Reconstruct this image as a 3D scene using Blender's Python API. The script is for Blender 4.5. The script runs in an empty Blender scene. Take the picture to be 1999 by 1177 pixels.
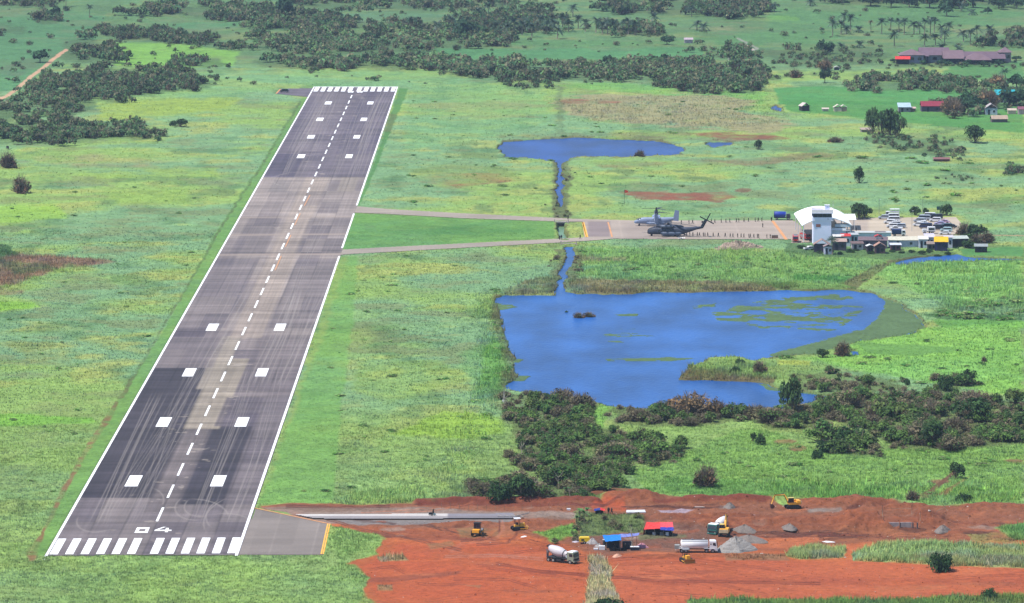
import bpy, math, random
import numpy as np
from mathutils import Vector, Matrix
SC = bpy.context.scene
COL = SC.collection
rad = math.radians
# ------------------------------------------------------------------ camera
F_PX = 8684.0; W_PX, H_PX = 1999.0, 1177.0
PITCH = math.atan(1134.5/F_PX); YAW = math.atan(22.5/F_PX); CAM_H = 195.0
cam_d = bpy.data.cameras.new('camera'); cam = bpy.data.objects.new('camera', cam_d); COL.objects.link(cam)
cam_d.sensor_width = 36; cam_d.lens = F_PX*36/W_PX; cam_d.clip_start = 5; cam_d.clip_end = 60000
cam.location = (0, 0, CAM_H); cam.rotation_euler = (math.pi/2-PITCH, 0, YAW)
SC.camera = cam
# ------------------------------------------------------------------ light
SUN_EL = 63.0; SUN_AZ = -106.0       # azimuth of the direction to the sun from +Y clockwise (towards +X)
w = bpy.data.worlds.new('World'); SC.world = w; w.use_nodes = True
nt = w.node_tree; bg = nt.nodes['Background']
sky = nt.nodes.new('ShaderNodeTexSky'); sky.sky_type = 'NISHITA'; sky.sun_disc = False
sky.sun_elevation = rad(SUN_EL); sky.sun_rotation = rad(SUN_AZ); sky.altitude = 100
sky.air_density = 1.0; sky.dust_density = 0.2; sky.ozone_density = 2.4
nt.links.new(sky.outputs[0], bg.inputs[0]); bg.inputs[1].default_value = 0.115
sl = bpy.data.lights.new('sun', 'SUN'); sl.energy = 4.3; sl.angle = rad(0.53); sl.color = (1, .955, .89)
so = bpy.data.objects.new('sun', sl); COL.objects.link(so)
_sd = Vector((math.sin(rad(SUN_AZ))*math.cos(rad(SUN_EL)), math.cos(rad(SUN_AZ))*math.cos(rad(SUN_EL)), math.sin(rad(SUN_EL))))
so.rotation_euler = _sd.to_track_quat('Z', 'Y').to_euler(); so.location = (0, 1500, 600)
SC.view_settings.view_transform = 'Standard'; SC.view_settings.look = 'None'
SC.view_settings.gamma = 1; SC.view_settings.exposure = 0.80; SC.view_settings.use_curve_mapping = False
try:
    SC.cycles.max_bounces = 5; SC.cycles.transparent_max_bounces = 6; SC.cycles.volume_bounces = 0
except Exception: pass
LIGHT_K = 2.35       # how much brighter a sunlit surface shows than its albedo

# ------------------------------------------------------------------ mapping of the ground
cp, sp_, cy_, sy_ = math.cos(PITCH), math.sin(PITCH), math.cos(YAW), math.sin(YAW)
FWD = np.array([-sy_*cp, cy_*cp, -sp_]); RGT = np.array([cy_, sy_, 0.]); UPV = np.array([-sy_*sp_, cy_*sp_, cp])
def hills(x, y):
    r = np.clip((y-2480)/500, 0, 1)
    return r*(2.2*np.sin(x/68.+1.3+y/300.)*np.sin(y/96.+.6)+1.4*np.sin(x/41.-y/73.))
def G2(px, py, z=0.0):
    px = np.asarray(px, float); py = np.asarray(py, float)
    d = F_PX*FWD[:, None]+(px.ravel()-W_PX/2)*RGT[:, None]-(py.ravel()-H_PX/2)*UPV[:, None]
    h = np.zeros(d.shape[1])+z
    for _ in range(6):
        t = (CAM_H-h)/-d[2]; x = d[0]*t; y = d[1]*t
        h = z+hills(x, y)
    return x.reshape(px.shape), y.reshape(px.shape), h.reshape(px.shape)
def G(px, py, z=0.0):
    x, y, h = G2(np.array([px]), np.array([py]), z); return (float(x[0]), float(y[0]), float(h[0]))
def PX(x, y, z=0.0):
    dx, dy, dz = x, y, z-CAM_H
    dep = dx*FWD[0]+dy*FWD[1]+dz*FWD[2]
    u = dx*RGT[0]+dy*RGT[1]; v = dx*UPV[0]+dy*UPV[1]+dz*UPV[2]
    dep = np.maximum(dep, 1.0)
    return W_PX/2+F_PX*u/dep, H_PX/2-F_PX*v/dep
def ppm(py): return (py+546)*0.005083     # source pixels to the metre on that row

# ------------------------------------------------------------------ noise
def _hash(ix, iy, s):
    h = (ix.astype(np.int64)*374761393+iy.astype(np.int64)*668265263+s*974711) & 0x7fffffff
    h = (h ^ (h >> 13))*1274126177 & 0x7fffffff
    h = (h ^ (h >> 16)) & 0xffff
    return (h/65535.0).astype(np.float32)
def vn(x, y, sc, seed):
    x = x/sc; y = y/sc
    ix = np.floor(x); iy = np.floor(y); fx = (x-ix).astype(np.float32); fy = (y-iy).astype(np.float32)
    fx = fx*fx*(3-2*fx); fy = fy*fy*(3-2*fy)
    a = _hash(ix, iy, seed); b = _hash(ix+1, iy, seed); c = _hash(ix, iy+1, seed); d = _hash(ix+1, iy+1, seed)
    return a+(b-a)*fx+(c-a)*fy+(a-b-c+d)*fx*fy
def fbm(x, y, sc, seed, n=3):
    t = 0; a = 1; s = 0
    for i in range(n):
        t = t+a*vn(x+i*17.3, y-i*9.1, sc/2**i, seed+i*31); s += a; a *= .55
    return t/s
def sst(a, b, x):
    t = np.clip((x-a)/(b-a), 0, 1); return t*t*(3-2*t)
def lin(c):
    c = np.array(c, float)/255.; return np.where(c <= .04045, c/12.92, ((c+.055)/1.055)**2.4)
def alb(r, g, b, k=LIGHT_K): return np.minimum(lin((r, g, b))/k, .85)

def poly_sd(u, v, P, asp=1.0):
    """signed distance in px, negative inside"""
    P = np.array(P, float); n = len(P)
    d = np.full(u.shape, 1e9); ins = np.zeros(u.shape, bool)
    for i in range(n):
        x0, y0 = P[i]; x1, y1 = P[(i+1) % n]
        ex, ey = x1-x0, (y1-y0)*asp
        wx, wy = u-x0, (v-y0)*asp
        t = np.clip((wx*ex+wy*ey)/max(ex*ex+ey*ey, 1e-9), 0, 1)
        d = np.minimum(d, (wx-ex*t)**2+(wy-ey*t)**2)
        if y0 != y1:
            c = ((v >= y0) != (v >= y1)) & (u < (x1-x0)*(v-y0)/(y1-y0)+x0)
            ins ^= c
    d = np.sqrt(d); return np.where(ins, -d, d)
def line_d(u, v, P, asp=1.0):
    P = np.array(P, float); d = np.full(u.shape, 1e9)
    for i in range(len(P)-1):
        x0, y0 = P[i]; x1, y1 = P[i+1]
        ex, ey = x1-x0, (y1-y0)*asp; wx, wy = u-x0, (v-y0)*asp
        t = np.clip((wx*ex+wy*ey)/max(ex*ex+ey*ey, 1e-9), 0, 1)
        d = np.minimum(d, (wx-ex*t)**2+(wy-ey*t)**2)
    return np.sqrt(d)

# ------------------------------------------------------------------ layout data, photograph pixels
RW_L0, RW_R0, RW_L1, RW_R1 = (87, 1085), (466, 1084), (612, 170), (775, 170)
RWP = [RW_L0, RW_R0, RW_R1, RW_L1]
LAKE = [(965, 578), (985, 574), (1080, 576), (1088, 560), (1090, 545), (1095, 528), (1100, 508), (1102, 494), (1101, 480), (1119, 480), (1122, 497), (1112, 520), (1110, 532), (1103, 545), (1101, 556), (1107, 566), (1125, 571), (1200, 571), (1290, 569), (1400, 568), (1540, 566), (1650, 565), (1700, 568), (1750, 592), (1790, 612), (1812, 640), (1760, 655), (1690, 665), (1640, 674), (1590, 690), (1540, 694), (1490, 698), (1478, 704), (1440, 696), (1390, 698), (1350, 712), (1328, 738), (1400, 741), (1490, 744), (1515, 754), (1560, 762), (1620, 772), (1590, 782), (1540, 795), (1500, 799), (1420, 803), (1280, 797), (1195, 795), (1150, 782), (1110, 776), (1050, 768), (1000, 764), (985, 757), (1008, 735), (1003, 700), (985, 660), (978, 620)]
UPLAKE = [(972, 288), (985, 275), (1060, 270), (1120, 267), (1200, 271), (1290, 275), (1333, 286), (1330, 300), (1250, 306), (1130, 305), (1112, 310), (1100, 316), (1097, 326), (1096, 336), (1099, 348), (1101, 362), (1098, 374), (1101, 388), (1098, 402), (1093, 404), (1090, 388), (1086, 372), (1088, 358), (1087, 344), (1091, 334), (1090, 318), (1060, 309), (985, 305)]
POND = [(1375, 281), (1385, 275), (1432, 276), (1425, 283), (1395, 287)]
POND2 = [(1504, 210), (1513, 205), (1527, 210), (1524, 217), (1510, 214)]
POND3 = [(1742, 510), (1790, 501), (1868, 495), (1900, 502), (1999, 505), (2040, 508), (1900, 508), (1812, 508), (1770, 515), (1750, 516)]
DITCH = [(1088, 434), (1090, 466), (1106, 467), (1103, 434)]
POND4 = [(1690, 655), (1700, 658), (1694, 666), (1680, 664)]
POND5 = [(1660, 683), (1676, 683), (1680, 692), (1664, 694)]
WATERS = [LAKE, UPLAKE, POND, POND2, POND3, DITCH, POND4, POND5]
TAXI_A = [(694, 402), (760, 408), (900, 416), (1085, 425), (1120, 427), (1240, 430), (1420, 430), (1500, 430), (1548, 430), (1562, 440), (1575, 466), (1540, 467), (1300, 467), (1200, 466), (1150, 470), (1085, 474), (900, 484), (760, 492), (700, 495), (663, 498), (668, 487), (760, 482), (900, 475), (1085, 466), (1139, 463), (1138, 433), (1085, 432), (900, 426), (760, 418), (690, 415)]
APRON2 = [(1562, 424), (1640, 424), (1700, 425), (1866, 424), (1876, 436), (1872, 455), (1850, 462), (1700, 462), (1640, 470), (1545, 475), (1545, 466), (1575, 466)]
PAD_S = [(499, 993), (645, 1022), (630, 1083), (462, 1083)]
PAD_N = [(548, 173), (612, 172), (600, 189), (538, 183)]
SOIL = [(505, 990), (560, 984), (700, 985), (850, 983), (930, 977), (1080, 977), (1150, 975), (1200, 964), (1290, 966), (1400, 976), (1500, 980), (1530, 990), (1580, 978), (1640, 974), (1700, 976), (1760, 986), (1840, 986), (1999, 985), (2300, 985), (2300, 1300), (740, 1300), (700, 1177), (712, 1150), (722, 1130), (690, 1112), (670, 1102), (700, 1090), (745, 1080), (740, 1050), (700, 1038), (660, 1034), (640, 1022), (560, 1004)]
GRAVEL = [(505, 990), (700, 990), (860, 992), (1000, 996), (1160, 1002), (1160, 1010), (1020, 1012), (1000, 1020), (820, 1020), (700, 1024), (645, 1024), (560, 1005)]
SLAB = [(573, 1005), (838, 1004), (876, 1004), (1000, 1003), (1010, 1011), (1000, 1013), (838, 1014), (640, 1014), (610, 1013)]

# colour patches of the ground: polygon, display colour, softness, warp, strength, patchiness
A = alb
PATCH = []
def patch(P, c, soft=6, warp=8, op=.9, patchy=0.0, g=None): PATCH.append((P, alb(*c), soft, warp, op, patchy, g))
def ell(cx, cy, rx, ry, n=14): return [(cx+rx*math.cos(2*math.pi*i/n), cy+ry*math.sin(2*math.pi*i/n)) for i in range(n)]
# far fields
patch([(-200, 45), (130, 20), (210, 25), (190, 80), (130, 95), (60, 170), (-200, 210)], (96, 156, 98), 8, 8, .9, .2, .4)
patch([(-200, 140), (40, 150), (120, 105), (100, 100), (0, 130)], (105, 120, 90), 6, 8, .6, .5)
patch([(195, 82), (330, 84), (470, 100), (455, 128), (350, 135), (225, 128)], (142, 205, 85), 5, 6, .9, .2, .4)
patch([(270, 35), (420, 30), (470, 45), (300, 60)], (104, 158, 98), 6, 10, .7, .3)
patch([(330, 45), (480, 40), (480, 55), (350, 60)], (96, 158, 100), 5, 8, .8, .2)
patch([(620, 25), (860, 25), (930, 40), (700, 45)], (105, 155, 110), 5, 10, .7, .3)
patch([(845, 95), (1370, 92), (1378, 112), (1340, 117), (1100, 116), (850, 116)], (98, 164, 100), 3, 3, 1, 0, .35)
patch([(990, 80), (1290, 80), (1400, 70), (1480, 62), (1640, 60), (1640, 90), (1400, 88), (990, 92)], (102, 160, 92), 5, 8, .8, .2)
patch([(1500, 15), (1999, 5), (1999, 50), (1500, 60)], (102, 158, 94), 6, 6, .8, .2)
patch([(1300, 55), (1480, 50), (1520, 56), (1400, 62)], (160, 160, 115), 3, 6, .6, .5)
patch([(1500, 30), (1560, 32), (1560, 42), (1490, 42)], (120, 180, 80), 4, 6, .7, .2)
patch([(1850, 60), (2000, 50), (2000, 68), (1870, 70)], (150, 150, 110), 4, 8, .5, .4)
patch([(1510, 172), (1600, 168), (1780, 174), (1999, 175), (1999, 195), (1800, 205), (1520, 205)], (90, 165, 85), 4, 4, .95, .1, .35)
patch([(1520, 195), (1999, 200), (1999, 260), (1760, 240), (1540, 218)], (88, 160, 75), 4, 6, .9, .1, .4)
patch([(1860, 125), (1999, 120), (1999, 165), (1830, 150)], (92, 155, 85), 5, 6, .9, .1)
# field near the far threshold
patch([(300, 140), (560, 136), (820, 138), (960, 160), (1060, 165), (1080, 240), (980, 270), (780, 300), (800, 172), (540, 172), (300, 240)], (132, 188, 118), 12, 12, .5, .3)
patch([(1060, 165), (1180, 160), (1500, 180), (1490, 205), (1200, 180)], (118, 190, 85), 6, 6, .6, .3)
for P in ([(1070, 195), (1200, 183), (1420, 185), (1480, 200), (1440, 215), (1560, 240), (1500, 262), (1380, 250), (1250, 245), (1150, 235), (1090, 215)],):
    patch(P, (178, 168, 122), 9, 16, .85, .30)
patch(ell(1120, 198, 30, 5), (160, 92, 70), 4, 4, .9, .4, .1); patch(ell(1190, 200, 26, 4), (165, 95, 72), 4, 4, .9, .4, .1)
patch(ell(930, 207, 140, 9), (160, 165, 105), 6, 8, .6, .4)
patch(ell(940, 228, 130, 3), (150, 140, 95), 3, 4, .6, .5)
patch([(1345, 262), (1400, 258), (1470, 263), (1560, 268), (1500, 276), (1400, 274)], (152, 92, 70), 5, 8, .95, .4, .1)
patch([(1150, 318), (1300, 314), (1480, 308), (1600, 296), (1640, 305), (1500, 322), (1300, 326), (1180, 330)], (150, 135, 95), 5, 8, .75, .5)
patch([(960, 260), (1350, 258), (1350, 272), (1250, 272), (1120, 266), (980, 272)], (125, 120, 85), 5, 6, .7, .5)
patch(ell(912, 350, 90, 13), (162, 108, 80), 8, 12, .9, .5)
patch(ell(905, 338, 110, 20), (150, 175, 90), 12, 10, .5, .3)
patch([(1210, 378), (1300, 374), (1420, 374), (1440, 384), (1400, 396), (1340, 392), (1250, 390)], (160, 94, 70), 5, 9, .95, .46, .2)
patch(ell(1450, 371, 18, 4), (150, 95, 70), 3, 4, .8, .3)
# left field
patch([(60, 305), (200, 300), (380, 315), (300, 325), (100, 325)], (170, 165, 112), 7, 10, .7, .5)
patch([(190, 205), (330, 190), (480, 190), (440, 215), (280, 232), (190, 238)], (170, 196, 78), 10, 10, .8, .3)
patch([(80, 330), (420, 325), (430, 345), (200, 350)], (165, 200, 85), 10, 12, .6, .4)
patch([(-50, 400), (110, 400), (140, 425), (0, 440), (-50, 440)], (160, 205, 72), 10, 10, .8, .2)
patch([(200, 370), (370, 365), (380, 400), (230, 405)], (160, 195, 85), 12, 12, .6, .3)
patch([(-50, 585), (70, 590), (80, 600), (-50, 615)], (150, 205, 70), 6, 8, .9, .2)
patch([(-50, 480), (10, 476), (40, 495), (130, 503), (210, 505), (225, 512), (130, 520), (80, 540), (30, 555), (-50, 575)], (158, 124, 98), 6, 8, .95, .35, .9)
patch([(-50, 470), (20, 476), (38, 500), (-10, 506), (-50, 508)], (70, 118, 62), 5, 5, .95, .1, 1)
patch([(-50, 480), (40, 520), (90, 515), (120, 528), (30, 538)], (84, 118, 66), 5, 7, .7, .4)
patch([(-50, 560), (60, 566), (40, 576), (-50, 580)], (150, 120, 90), 5, 7, .7, .4)
patch([(30, 728), (130, 726), (125, 738), (40, 740)], (150, 140, 92), 4, 6, .7, .5)
patch([(40, 680), (130, 690), (150, 720), (60, 710)], (155, 165, 90), 8, 8, .5, .4)
patch([(-50, 805), (180, 815), (190, 826), (-50, 835)], (130, 200, 60), 6, 6, .7, .2)
patch([(150, 480), (330, 482), (330, 492), (160, 492)], (165, 165, 100), 6, 8, .5, .5)
# beside the runway
patch([(588, 190), (604, 190), (455, 455), (350, 640), (238, 820), (170, 960), (85, 1086), (60, 1086), (110, 990), (205, 820), (322, 640), (420, 455), (515, 310)], (118, 170, 78), 3, 3, .8, .1, .15)
patch([(779, 172), (798, 172), (772, 235), (742, 310), (716, 372), (702, 402), (697, 402), (740, 290)], (92, 152, 72), 2, 2, .9, .1, .15)
patch([(741, 222), (776, 222), (764, 258), (733, 258)], (125, 122, 80), 3, 2, .5, .2, .1)
patch([(690, 415), (770, 418), (900, 426), (1085, 432), (1082, 466), (900, 476), (760, 483), (668, 487)], (104, 166, 76), 4, 3, .75, .2, .3)
patch(ell(880, 448, 170, 12), (78, 138, 68), 12, 12, .7, .4, .3)
patch([(663, 500), (700, 500), (690, 640), (672, 760), (650, 985), (503, 985), (560, 830), (620, 640)], (122, 180, 82), 6, 5, .7, .1, .25)
patch([(663, 500), (680, 500), (640, 640), (580, 790), (520, 960), (505, 970), (560, 810), (620, 640)], (165, 180, 92), 8, 8, .5, .4, .15)
patch([(860, 800), (985, 815), (990, 850), (900, 860), (760, 850)], (162, 205, 70), 12, 12, .8, .2)
patch([(700, 700), (850, 700), (930, 740), (760, 790), (680, 760)], (160, 195, 88), 14, 12, .5, .3)
patch([(890, 690), (985, 640), (985, 780), (930, 790)], (118, 175, 100), 16, 12, .6, .3)
patch([(960, 655), (990, 680), (1000, 750), (985, 770), (935, 760), (940, 690)], (120, 180, 72), 8, 8, .7, .2)
patch([(958, 570), (975, 575), (990, 650), (1008, 700), (1005, 740), (985, 760), (978, 735), (975, 690), (960, 640)], (112, 108, 72), 4, 7, .8, .5)
patch([(1040, 545), (1084, 540), (1088, 574), (980, 577), (985, 565)], (140, 138, 92), 4, 6, .9, .4)
patch([(1108, 555), (1130, 545), (1300, 548), (1480, 552), (1560, 556), (1560, 566), (1400, 569), (1200, 572), (1118, 572)], (146, 140, 96), 4, 6, .95, .35)
patch([(1130, 482), (1400, 484), (1560, 490), (1740, 505), (1730, 520), (1640, 560), (1480, 552), (1300, 550), (1130, 545), (1120, 520)], (124, 182, 92), 8, 10, .6, .3, 1)
patch([(1120, 500), (1160, 503), (1230, 502), (1225, 510), (1130, 512)], (150, 140, 105), 4, 5, .8, .4)
patch([(1460, 555), (1540, 553), (1600, 556), (1680, 558), (1668, 566), (1540, 567)], (96, 140, 60), 3, 4, .8, .3)
patch([(1560, 535), (1660, 540), (1650, 552), (1540, 548)], (86, 156, 70), 5, 6, .8, .2)
patch([(1530, 475), (1600, 478), (1700, 488), (1860, 492), (1870, 500), (1745, 508), (1600, 503), (1530, 495)], (92, 128, 76), 5, 6, .9, .3, .5)
patch([(1740, 512), (1870, 505), (1999, 510), (1999, 600), (1850, 600), (1760, 560), (1700, 530)], (138, 200, 100), 8, 8, .7, .2, 1)
patch([(1870, 485), (1999, 480), (1999, 502), (1880, 500)], (94, 158, 84), 4, 4, .9, .1, .2)
patch([(1640, 553), (1740, 505), (1748, 510), (1672, 565)], (118, 110, 72), 3, 4, .8, .3)
patch([(1820, 590), (1999, 580), (1999, 610), (1850, 612)], (110, 150, 80), 8, 8, .7, .4, 1)
patch([(1800, 612), (1999, 612), (1999, 628), (1830, 626)], (88, 132, 72), 4, 5, .9, .2, 1)
patch([(1820, 625), (1999, 625), (1999, 640), (1840, 640)], (110, 172, 70), 4, 5, .9, .2, .6)
patch([(1690, 645), (1999, 630), (1999, 780), (1700, 730), (1540, 700), (1640, 690)], (148, 212, 88), 10, 10, .75, .2, 1)
patch([(1660, 668), (1810, 672), (1880, 684), (1780, 696), (1700, 690)], (110, 160, 76), 5, 6, .8, .3, .3)
patch([(1320, 738), (1350, 715), (1440, 730), (1520, 738), (1510, 748), (1400, 745)], (128, 114, 78), 3, 5, .9, .3)
patch([(1340, 712), (1400, 700), (1560, 706), (1640, 715), (1600, 745), (1440, 736), (1350, 728)], (132, 168, 86), 5, 8, .7, .4, 1)
patch([(1510, 702), (1580, 705), (1580, 716), (1520, 712)], (182, 196, 82), 5, 5, .8, .2)
# ground below the thickets, mid greens between
patch([(1160, 782), (1200, 792), (1230, 850), (1340, 880), (1440, 840), (1500, 838), (1600, 880), (1999, 870), (1999, 985), (1500, 980), (1260, 965), (1230, 920), (1290, 905)], (140, 188, 86), 8, 8, .8, .25, 1)
patch([(1300, 930), (1560, 945), (1740, 955), (1770, 978), (1500, 978), (1290, 960)], (106, 166, 76), 8, 8, .6, .3, 1)
patch([(1150, 800), (1172, 790), (1190, 800), (1175, 840), (1158, 830)], (138, 200, 82), 5, 5, .8, .1, 1)
for c in ((1535, 862, 24, 6), (1560, 875, 18, 7), (1895, 833, 18, 6), (1555, 878, 15, 4), (1980, 900, 20, 5), (1830, 940, 24, 5), (1790, 970, 25, 5)):
    patch(ell(*c), (150, 104, 76), 4, 5, .85, .3, .2)
patch([(1875, 915), (1860, 918), (1800, 965), (1815, 968)], (120, 82, 62), 2, 3, .95, .1, .05)
patch([(1895, 930), (1870, 940), (1820, 968), (1845, 968)], (150, 100, 70), 4, 5, .8, .3, .1)
SHADE = (92, 92, 60)
PATCH_LATE = []
patch([(1078, 312), (1112, 312), (1118, 350), (1112, 400), (1112, 430), (1078, 430), (1076, 400), (1080, 350)], (108, 112, 74), 4, 7, .85, .4)
patch([(1078, 486), (1138, 486), (1134, 510), (1124, 545), (1118, 572), (1072, 575), (1078, 540), (1092, 505)], (112, 110, 74), 4, 7, .85, .4)
patch([(1086, 166), (1098, 166), (1104, 262), (1084, 264)], (112, 132, 84), 5, 8, .7, .4)
NOGRASS = [PAD_S, PAD_N, TAXI_A, APRON2, RWP, SLAB]
SOILP = []
def soilp(P, c, soft=4, warp=6, op=.9, patchy=0.): SOILP.append((P, alb(*c), soft, warp, op, patchy))
soilp([(500, 984), (1160, 972), (1290, 962), (1500, 975), (2300, 980), (2300, 1050), (1700, 1060), (1400, 1080), (1150, 1078), (1000, 1040), (700, 1030)], (150, 98, 72), 10, 10, .9, .12)
soilp([(780, 1060), (1100, 1060), (1140, 1110), (1150, 1177), (740, 1177), (700, 1110)], (205, 98, 58), 14, 14, .8, .4)
soilp([(1190, 1080), (1500, 1090), (2300, 1100), (2300, 1200), (1200, 1200)], (206, 104, 68), 14, 14, .7, .4)
soilp([(1430, 1048), (1640, 1046), (1560, 1070), (1440, 1070)], (208, 118, 72), 8, 8, .9, .2)
soilp([(1180, 972), (1220, 975), (1222, 998), (1160, 1000), (1150, 985)], (205, 98, 58), 4, 3, .9, .1)
soilp([(1100, 1040), (1180, 1000), (1330, 1010), (1420, 1040), (1330, 1075), (1180, 1085)], (136, 96, 78), 8, 8, .9, .3)
soilp(ell(1750, 1045, 180, 14), (176, 110, 72), 8, 8, .7, .3)
soilp(ell(1080, 1008, 40, 8), (150, 125, 108), 6, 6, .8, .3)
soilp([(980, 1012), (1010, 1012), (1010, 1045), (975, 1050), (960, 1046)], (186, 120, 82), 5, 5, .8, .2)
soilp(GRAVEL, (168, 146, 132), 4, 4, .9, .25)
soilp([(505, 990), (850, 992), (850, 1000), (600, 1000)], (150, 120, 102), 3, 4, .9, .3)
soilp([(640, 1014), (1010, 1013), (1010, 1021), (700, 1026)], (150, 142, 138), 3, 3, .9, .2)
soilp([(1280, 996), (1330, 993), (1360, 997), (1330, 1003), (1290, 1002)], (190, 172, 185), 2, 3, .95, .1)
soilp([(1310, 1001), (1345, 1010), (1335, 1011), (1300, 1003)], (205, 170, 165), 2, 2, .9, .1)
soilp([(1435, 1005), (1475, 1005), (1475, 1008), (1435, 1008)], (200, 165, 160), 2, 2, .9, .1)
soilp([(1570, 993), (1640, 990), (1650, 998), (1580, 1002)], (165, 148, 135), 3, 4, .9, .3)
soilp([(700, 1130), (900, 1112), (890, 1122), (720, 1140)], (150, 84, 62), 5, 6, .7, .3)
soilp([(1170, 1125), (2000, 1128), (2000, 1140), (1300, 1142)], (176, 88, 58), 6, 8, .6, .4)
soilp([(700, 1030), (850, 1035), (990, 1052), (900, 1060), (720, 1050)], (148, 84, 60), 6, 8, .7, .4)
TRACKS_CUTS = [([(870, 1085), (960, 1082), (1060, 1090)], 2, (205, 150, 130)), ([(980, 1015), (985, 1030), (965, 1052), (900, 1060), (880, 1075), (930, 1083), (1065, 1083)], 1.6, (200, 130, 105)),
    ([(1003, 1015), (1010, 1040), (990, 1058), (930, 1062)], 2, (130, 72, 54)), ([(975, 1015), (975, 1035), (950, 1050), (900, 1055)], 2, (125, 70, 54)),
    ([(970, 1098), (1040, 1112), (1150, 1122), (1300, 1132), (1600, 1138)], 2.2, (140, 68, 48)), ([(950, 1107), (1060, 1120), (1200, 1140)], 2, (145, 70, 50)),
    ([(1190, 1092), (1300, 1086), (1420, 1098), (1520, 1112)], 2.2, (140, 70, 50)), ([(1200, 1100), (1330, 1096), (1440, 1110)], 2, (145, 74, 52)),
    ([(820, 1022), (900, 1040), (960, 1046)], 2, (110, 70, 56)), ([(640, 1012), (700, 1030), (800, 1050), (900, 1072)], 2, (120, 72, 56)),
    ([(1420, 1034), (1520, 1040), (1620, 1036), (1720, 1042)], 2, (110, 66, 50)), ([(1000, 1100), (1060, 1108), (1140, 1112)], 1.6, (215, 120, 80)),
    ([(1176, 990), (1190, 982), (1215, 974), (1240, 972)], 5, (96, 50, 42)), ([(1215, 990), (1290, 990), (1370, 992), (1440, 990)], 3.4, (88, 48, 40)), ([(1290, 982), (1350, 978), (1400, 980), (1490, 982)], 3.2, (104, 56, 44)),  # wide dark strokes paint the shaded relief of cut banks into the soil colour
    ([(1330, 1012), (1420, 1010), (1560, 1018), (1640, 1026)], 4, (110, 62, 48)), ([(1290, 1020), (1400, 1022)], 3, (120, 72, 56)), ([(1430, 1037), (1560, 1038), (1640, 1042)], 2.6, (96, 58, 46)), ([(1600, 1046), (1660, 1048), (1690, 1042)], 5, (100, 56, 44)), ([(820, 986), (940, 984), (1080, 985), (1170, 988)], 6, (128, 62, 48)),
    ([(1655, 992), (1700, 984), (1760, 988), (1800, 990)], 4, (104, 58, 46)), ([(1800, 1016), (1830, 1010), (1880, 1020)], 3, (116, 66, 48)), ([(1820, 1038), (1870, 1034), (1900, 1036)], 4, (110, 64, 50)), ([(1700, 1030), (1690, 1012), (1700, 1000)], 3, (118, 66, 46)), ([(560, 987), (620, 988), (760, 988)], 2.5, (110, 62, 52)),
    ([(1600, 1050), (1700, 1045), (1850, 1050)], 2, (120, 72, 52)), ([(1250, 1110), (1320, 1120), (1500, 1160)], 2, (150, 76, 52))]
_r = random.Random(77)
for _i in range(46):
    _x = _r.uniform(700, 1980); _y = _r.uniform(1052, 1172) if _i % 3 else _r.uniform(1000, 1050); _l = _r.uniform(60, 260); _s = _r.uniform(-.10, .14); _c = _r.uniform(-10, 10)
    TRACKS_CUTS.append(([(_x, _y), (_x+_l*.33, _y+_s*_l*.33+_c*.6), (_x+_l*.66, _y+_s*_l*.66+_c), (_x+_l, _y+_s*_l)], _r.uniform(.7, 1.4), _r.choice(((138, 66, 46), (128, 64, 48), (224, 134, 92), (150, 76, 50)))))
for _i in range(70):
    _x = _r.uniform(1000, 1990) if _i % 4 else _r.uniform(660, 1000); _y = _r.uniform(986, 1052)
    SOILP.append((ell(_x, _y, _r.uniform(8, 42), _r.uniform(1.5, 4)), alb(*_r.choice(((112, 66, 50), (96, 58, 46), (196, 120, 80), (180, 150, 132), (168, 96, 64), (206, 112, 66)))), 3, 9, .75, .3))
for _i in range(26):
    _x = _r.uniform(760, 1990); _y = _r.uniform(1058, 1170)
    SOILP.append((ell(_x, _y, _r.uniform(20, 80), _r.uniform(2, 6)), alb(*_r.choice(((222, 116, 66), (156, 82, 58), (170, 96, 66), (226, 130, 84)))), 5, 9, .6, .35))
SOILGRASS = []
def sg(P, c, soft=4, warp=7, op=.95, patchy=.25, g=1.): SOILGRASS.append((P, alb(*c), soft, warp, op, patchy, g))
sg([(652, 1030), (740, 1042), (755, 1054), (715, 1066), (672, 1100), (700, 1105), (722, 1130), (700, 1150), (735, 1177), (700, 1200), (690, 1130), (660, 1100), (650, 1080)], (146, 184, 98), 8, 10, .95, .1)
sg([(1150, 1088), (1180, 1086), (1190, 1110), (1198, 1150), (1215, 1185), (1140, 1190), (1145, 1150), (1148, 1110)], (204, 198, 146), 4, 6, 1, .1, 1)
sg([(1040, 1040), (1080, 1030), (1120, 1022), (1130, 1050), (1080, 1060)], (128, 180, 76), 5, 6, .95, .2)
sg([(1120, 1000), (1190, 1003), (1260, 1010), (1260, 1040), (1200, 1042), (1130, 1050)], (116, 142, 80), 5, 7, .9, .3)
sg([(1240, 1045), (1340, 1040), (1345, 1050), (1250, 1054)], (120, 128, 88), 4, 6, .8, .4, .6)
sg([(1540, 1072), (1600, 1066), (1650, 1072), (1650, 1088), (1560, 1092), (1530, 1086)], (164, 190, 120), 4, 6, .95, .1)
sg([(1660, 1080), (1720, 1062), (1850, 1062), (1960, 1066), (2100, 1068), (2100, 1108), (1900, 1108), (1760, 1098), (1670, 1096)], (168, 196, 122), 4, 7, 1, .1)
sg([(1740, 1088), (1999, 1092), (1999, 1108), (1850, 1106)], (170, 172, 112), 4, 6, .8, .3)
sg([(1410, 1082), (1530, 1080), (1540, 1094), (1420, 1096)], (150, 130, 96), 4, 7, .7, .5, .5)
sg([(1940, 1028), (1999, 1022), (2100, 1022), (2100, 1056), (1980, 1054)], (118, 176, 92), 4, 6, .95, .1)
sg([(1890, 1042), (1960, 1040), (1990, 1060), (1900, 1062)], (160, 170, 96), 4, 7, .6, .4)
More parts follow.
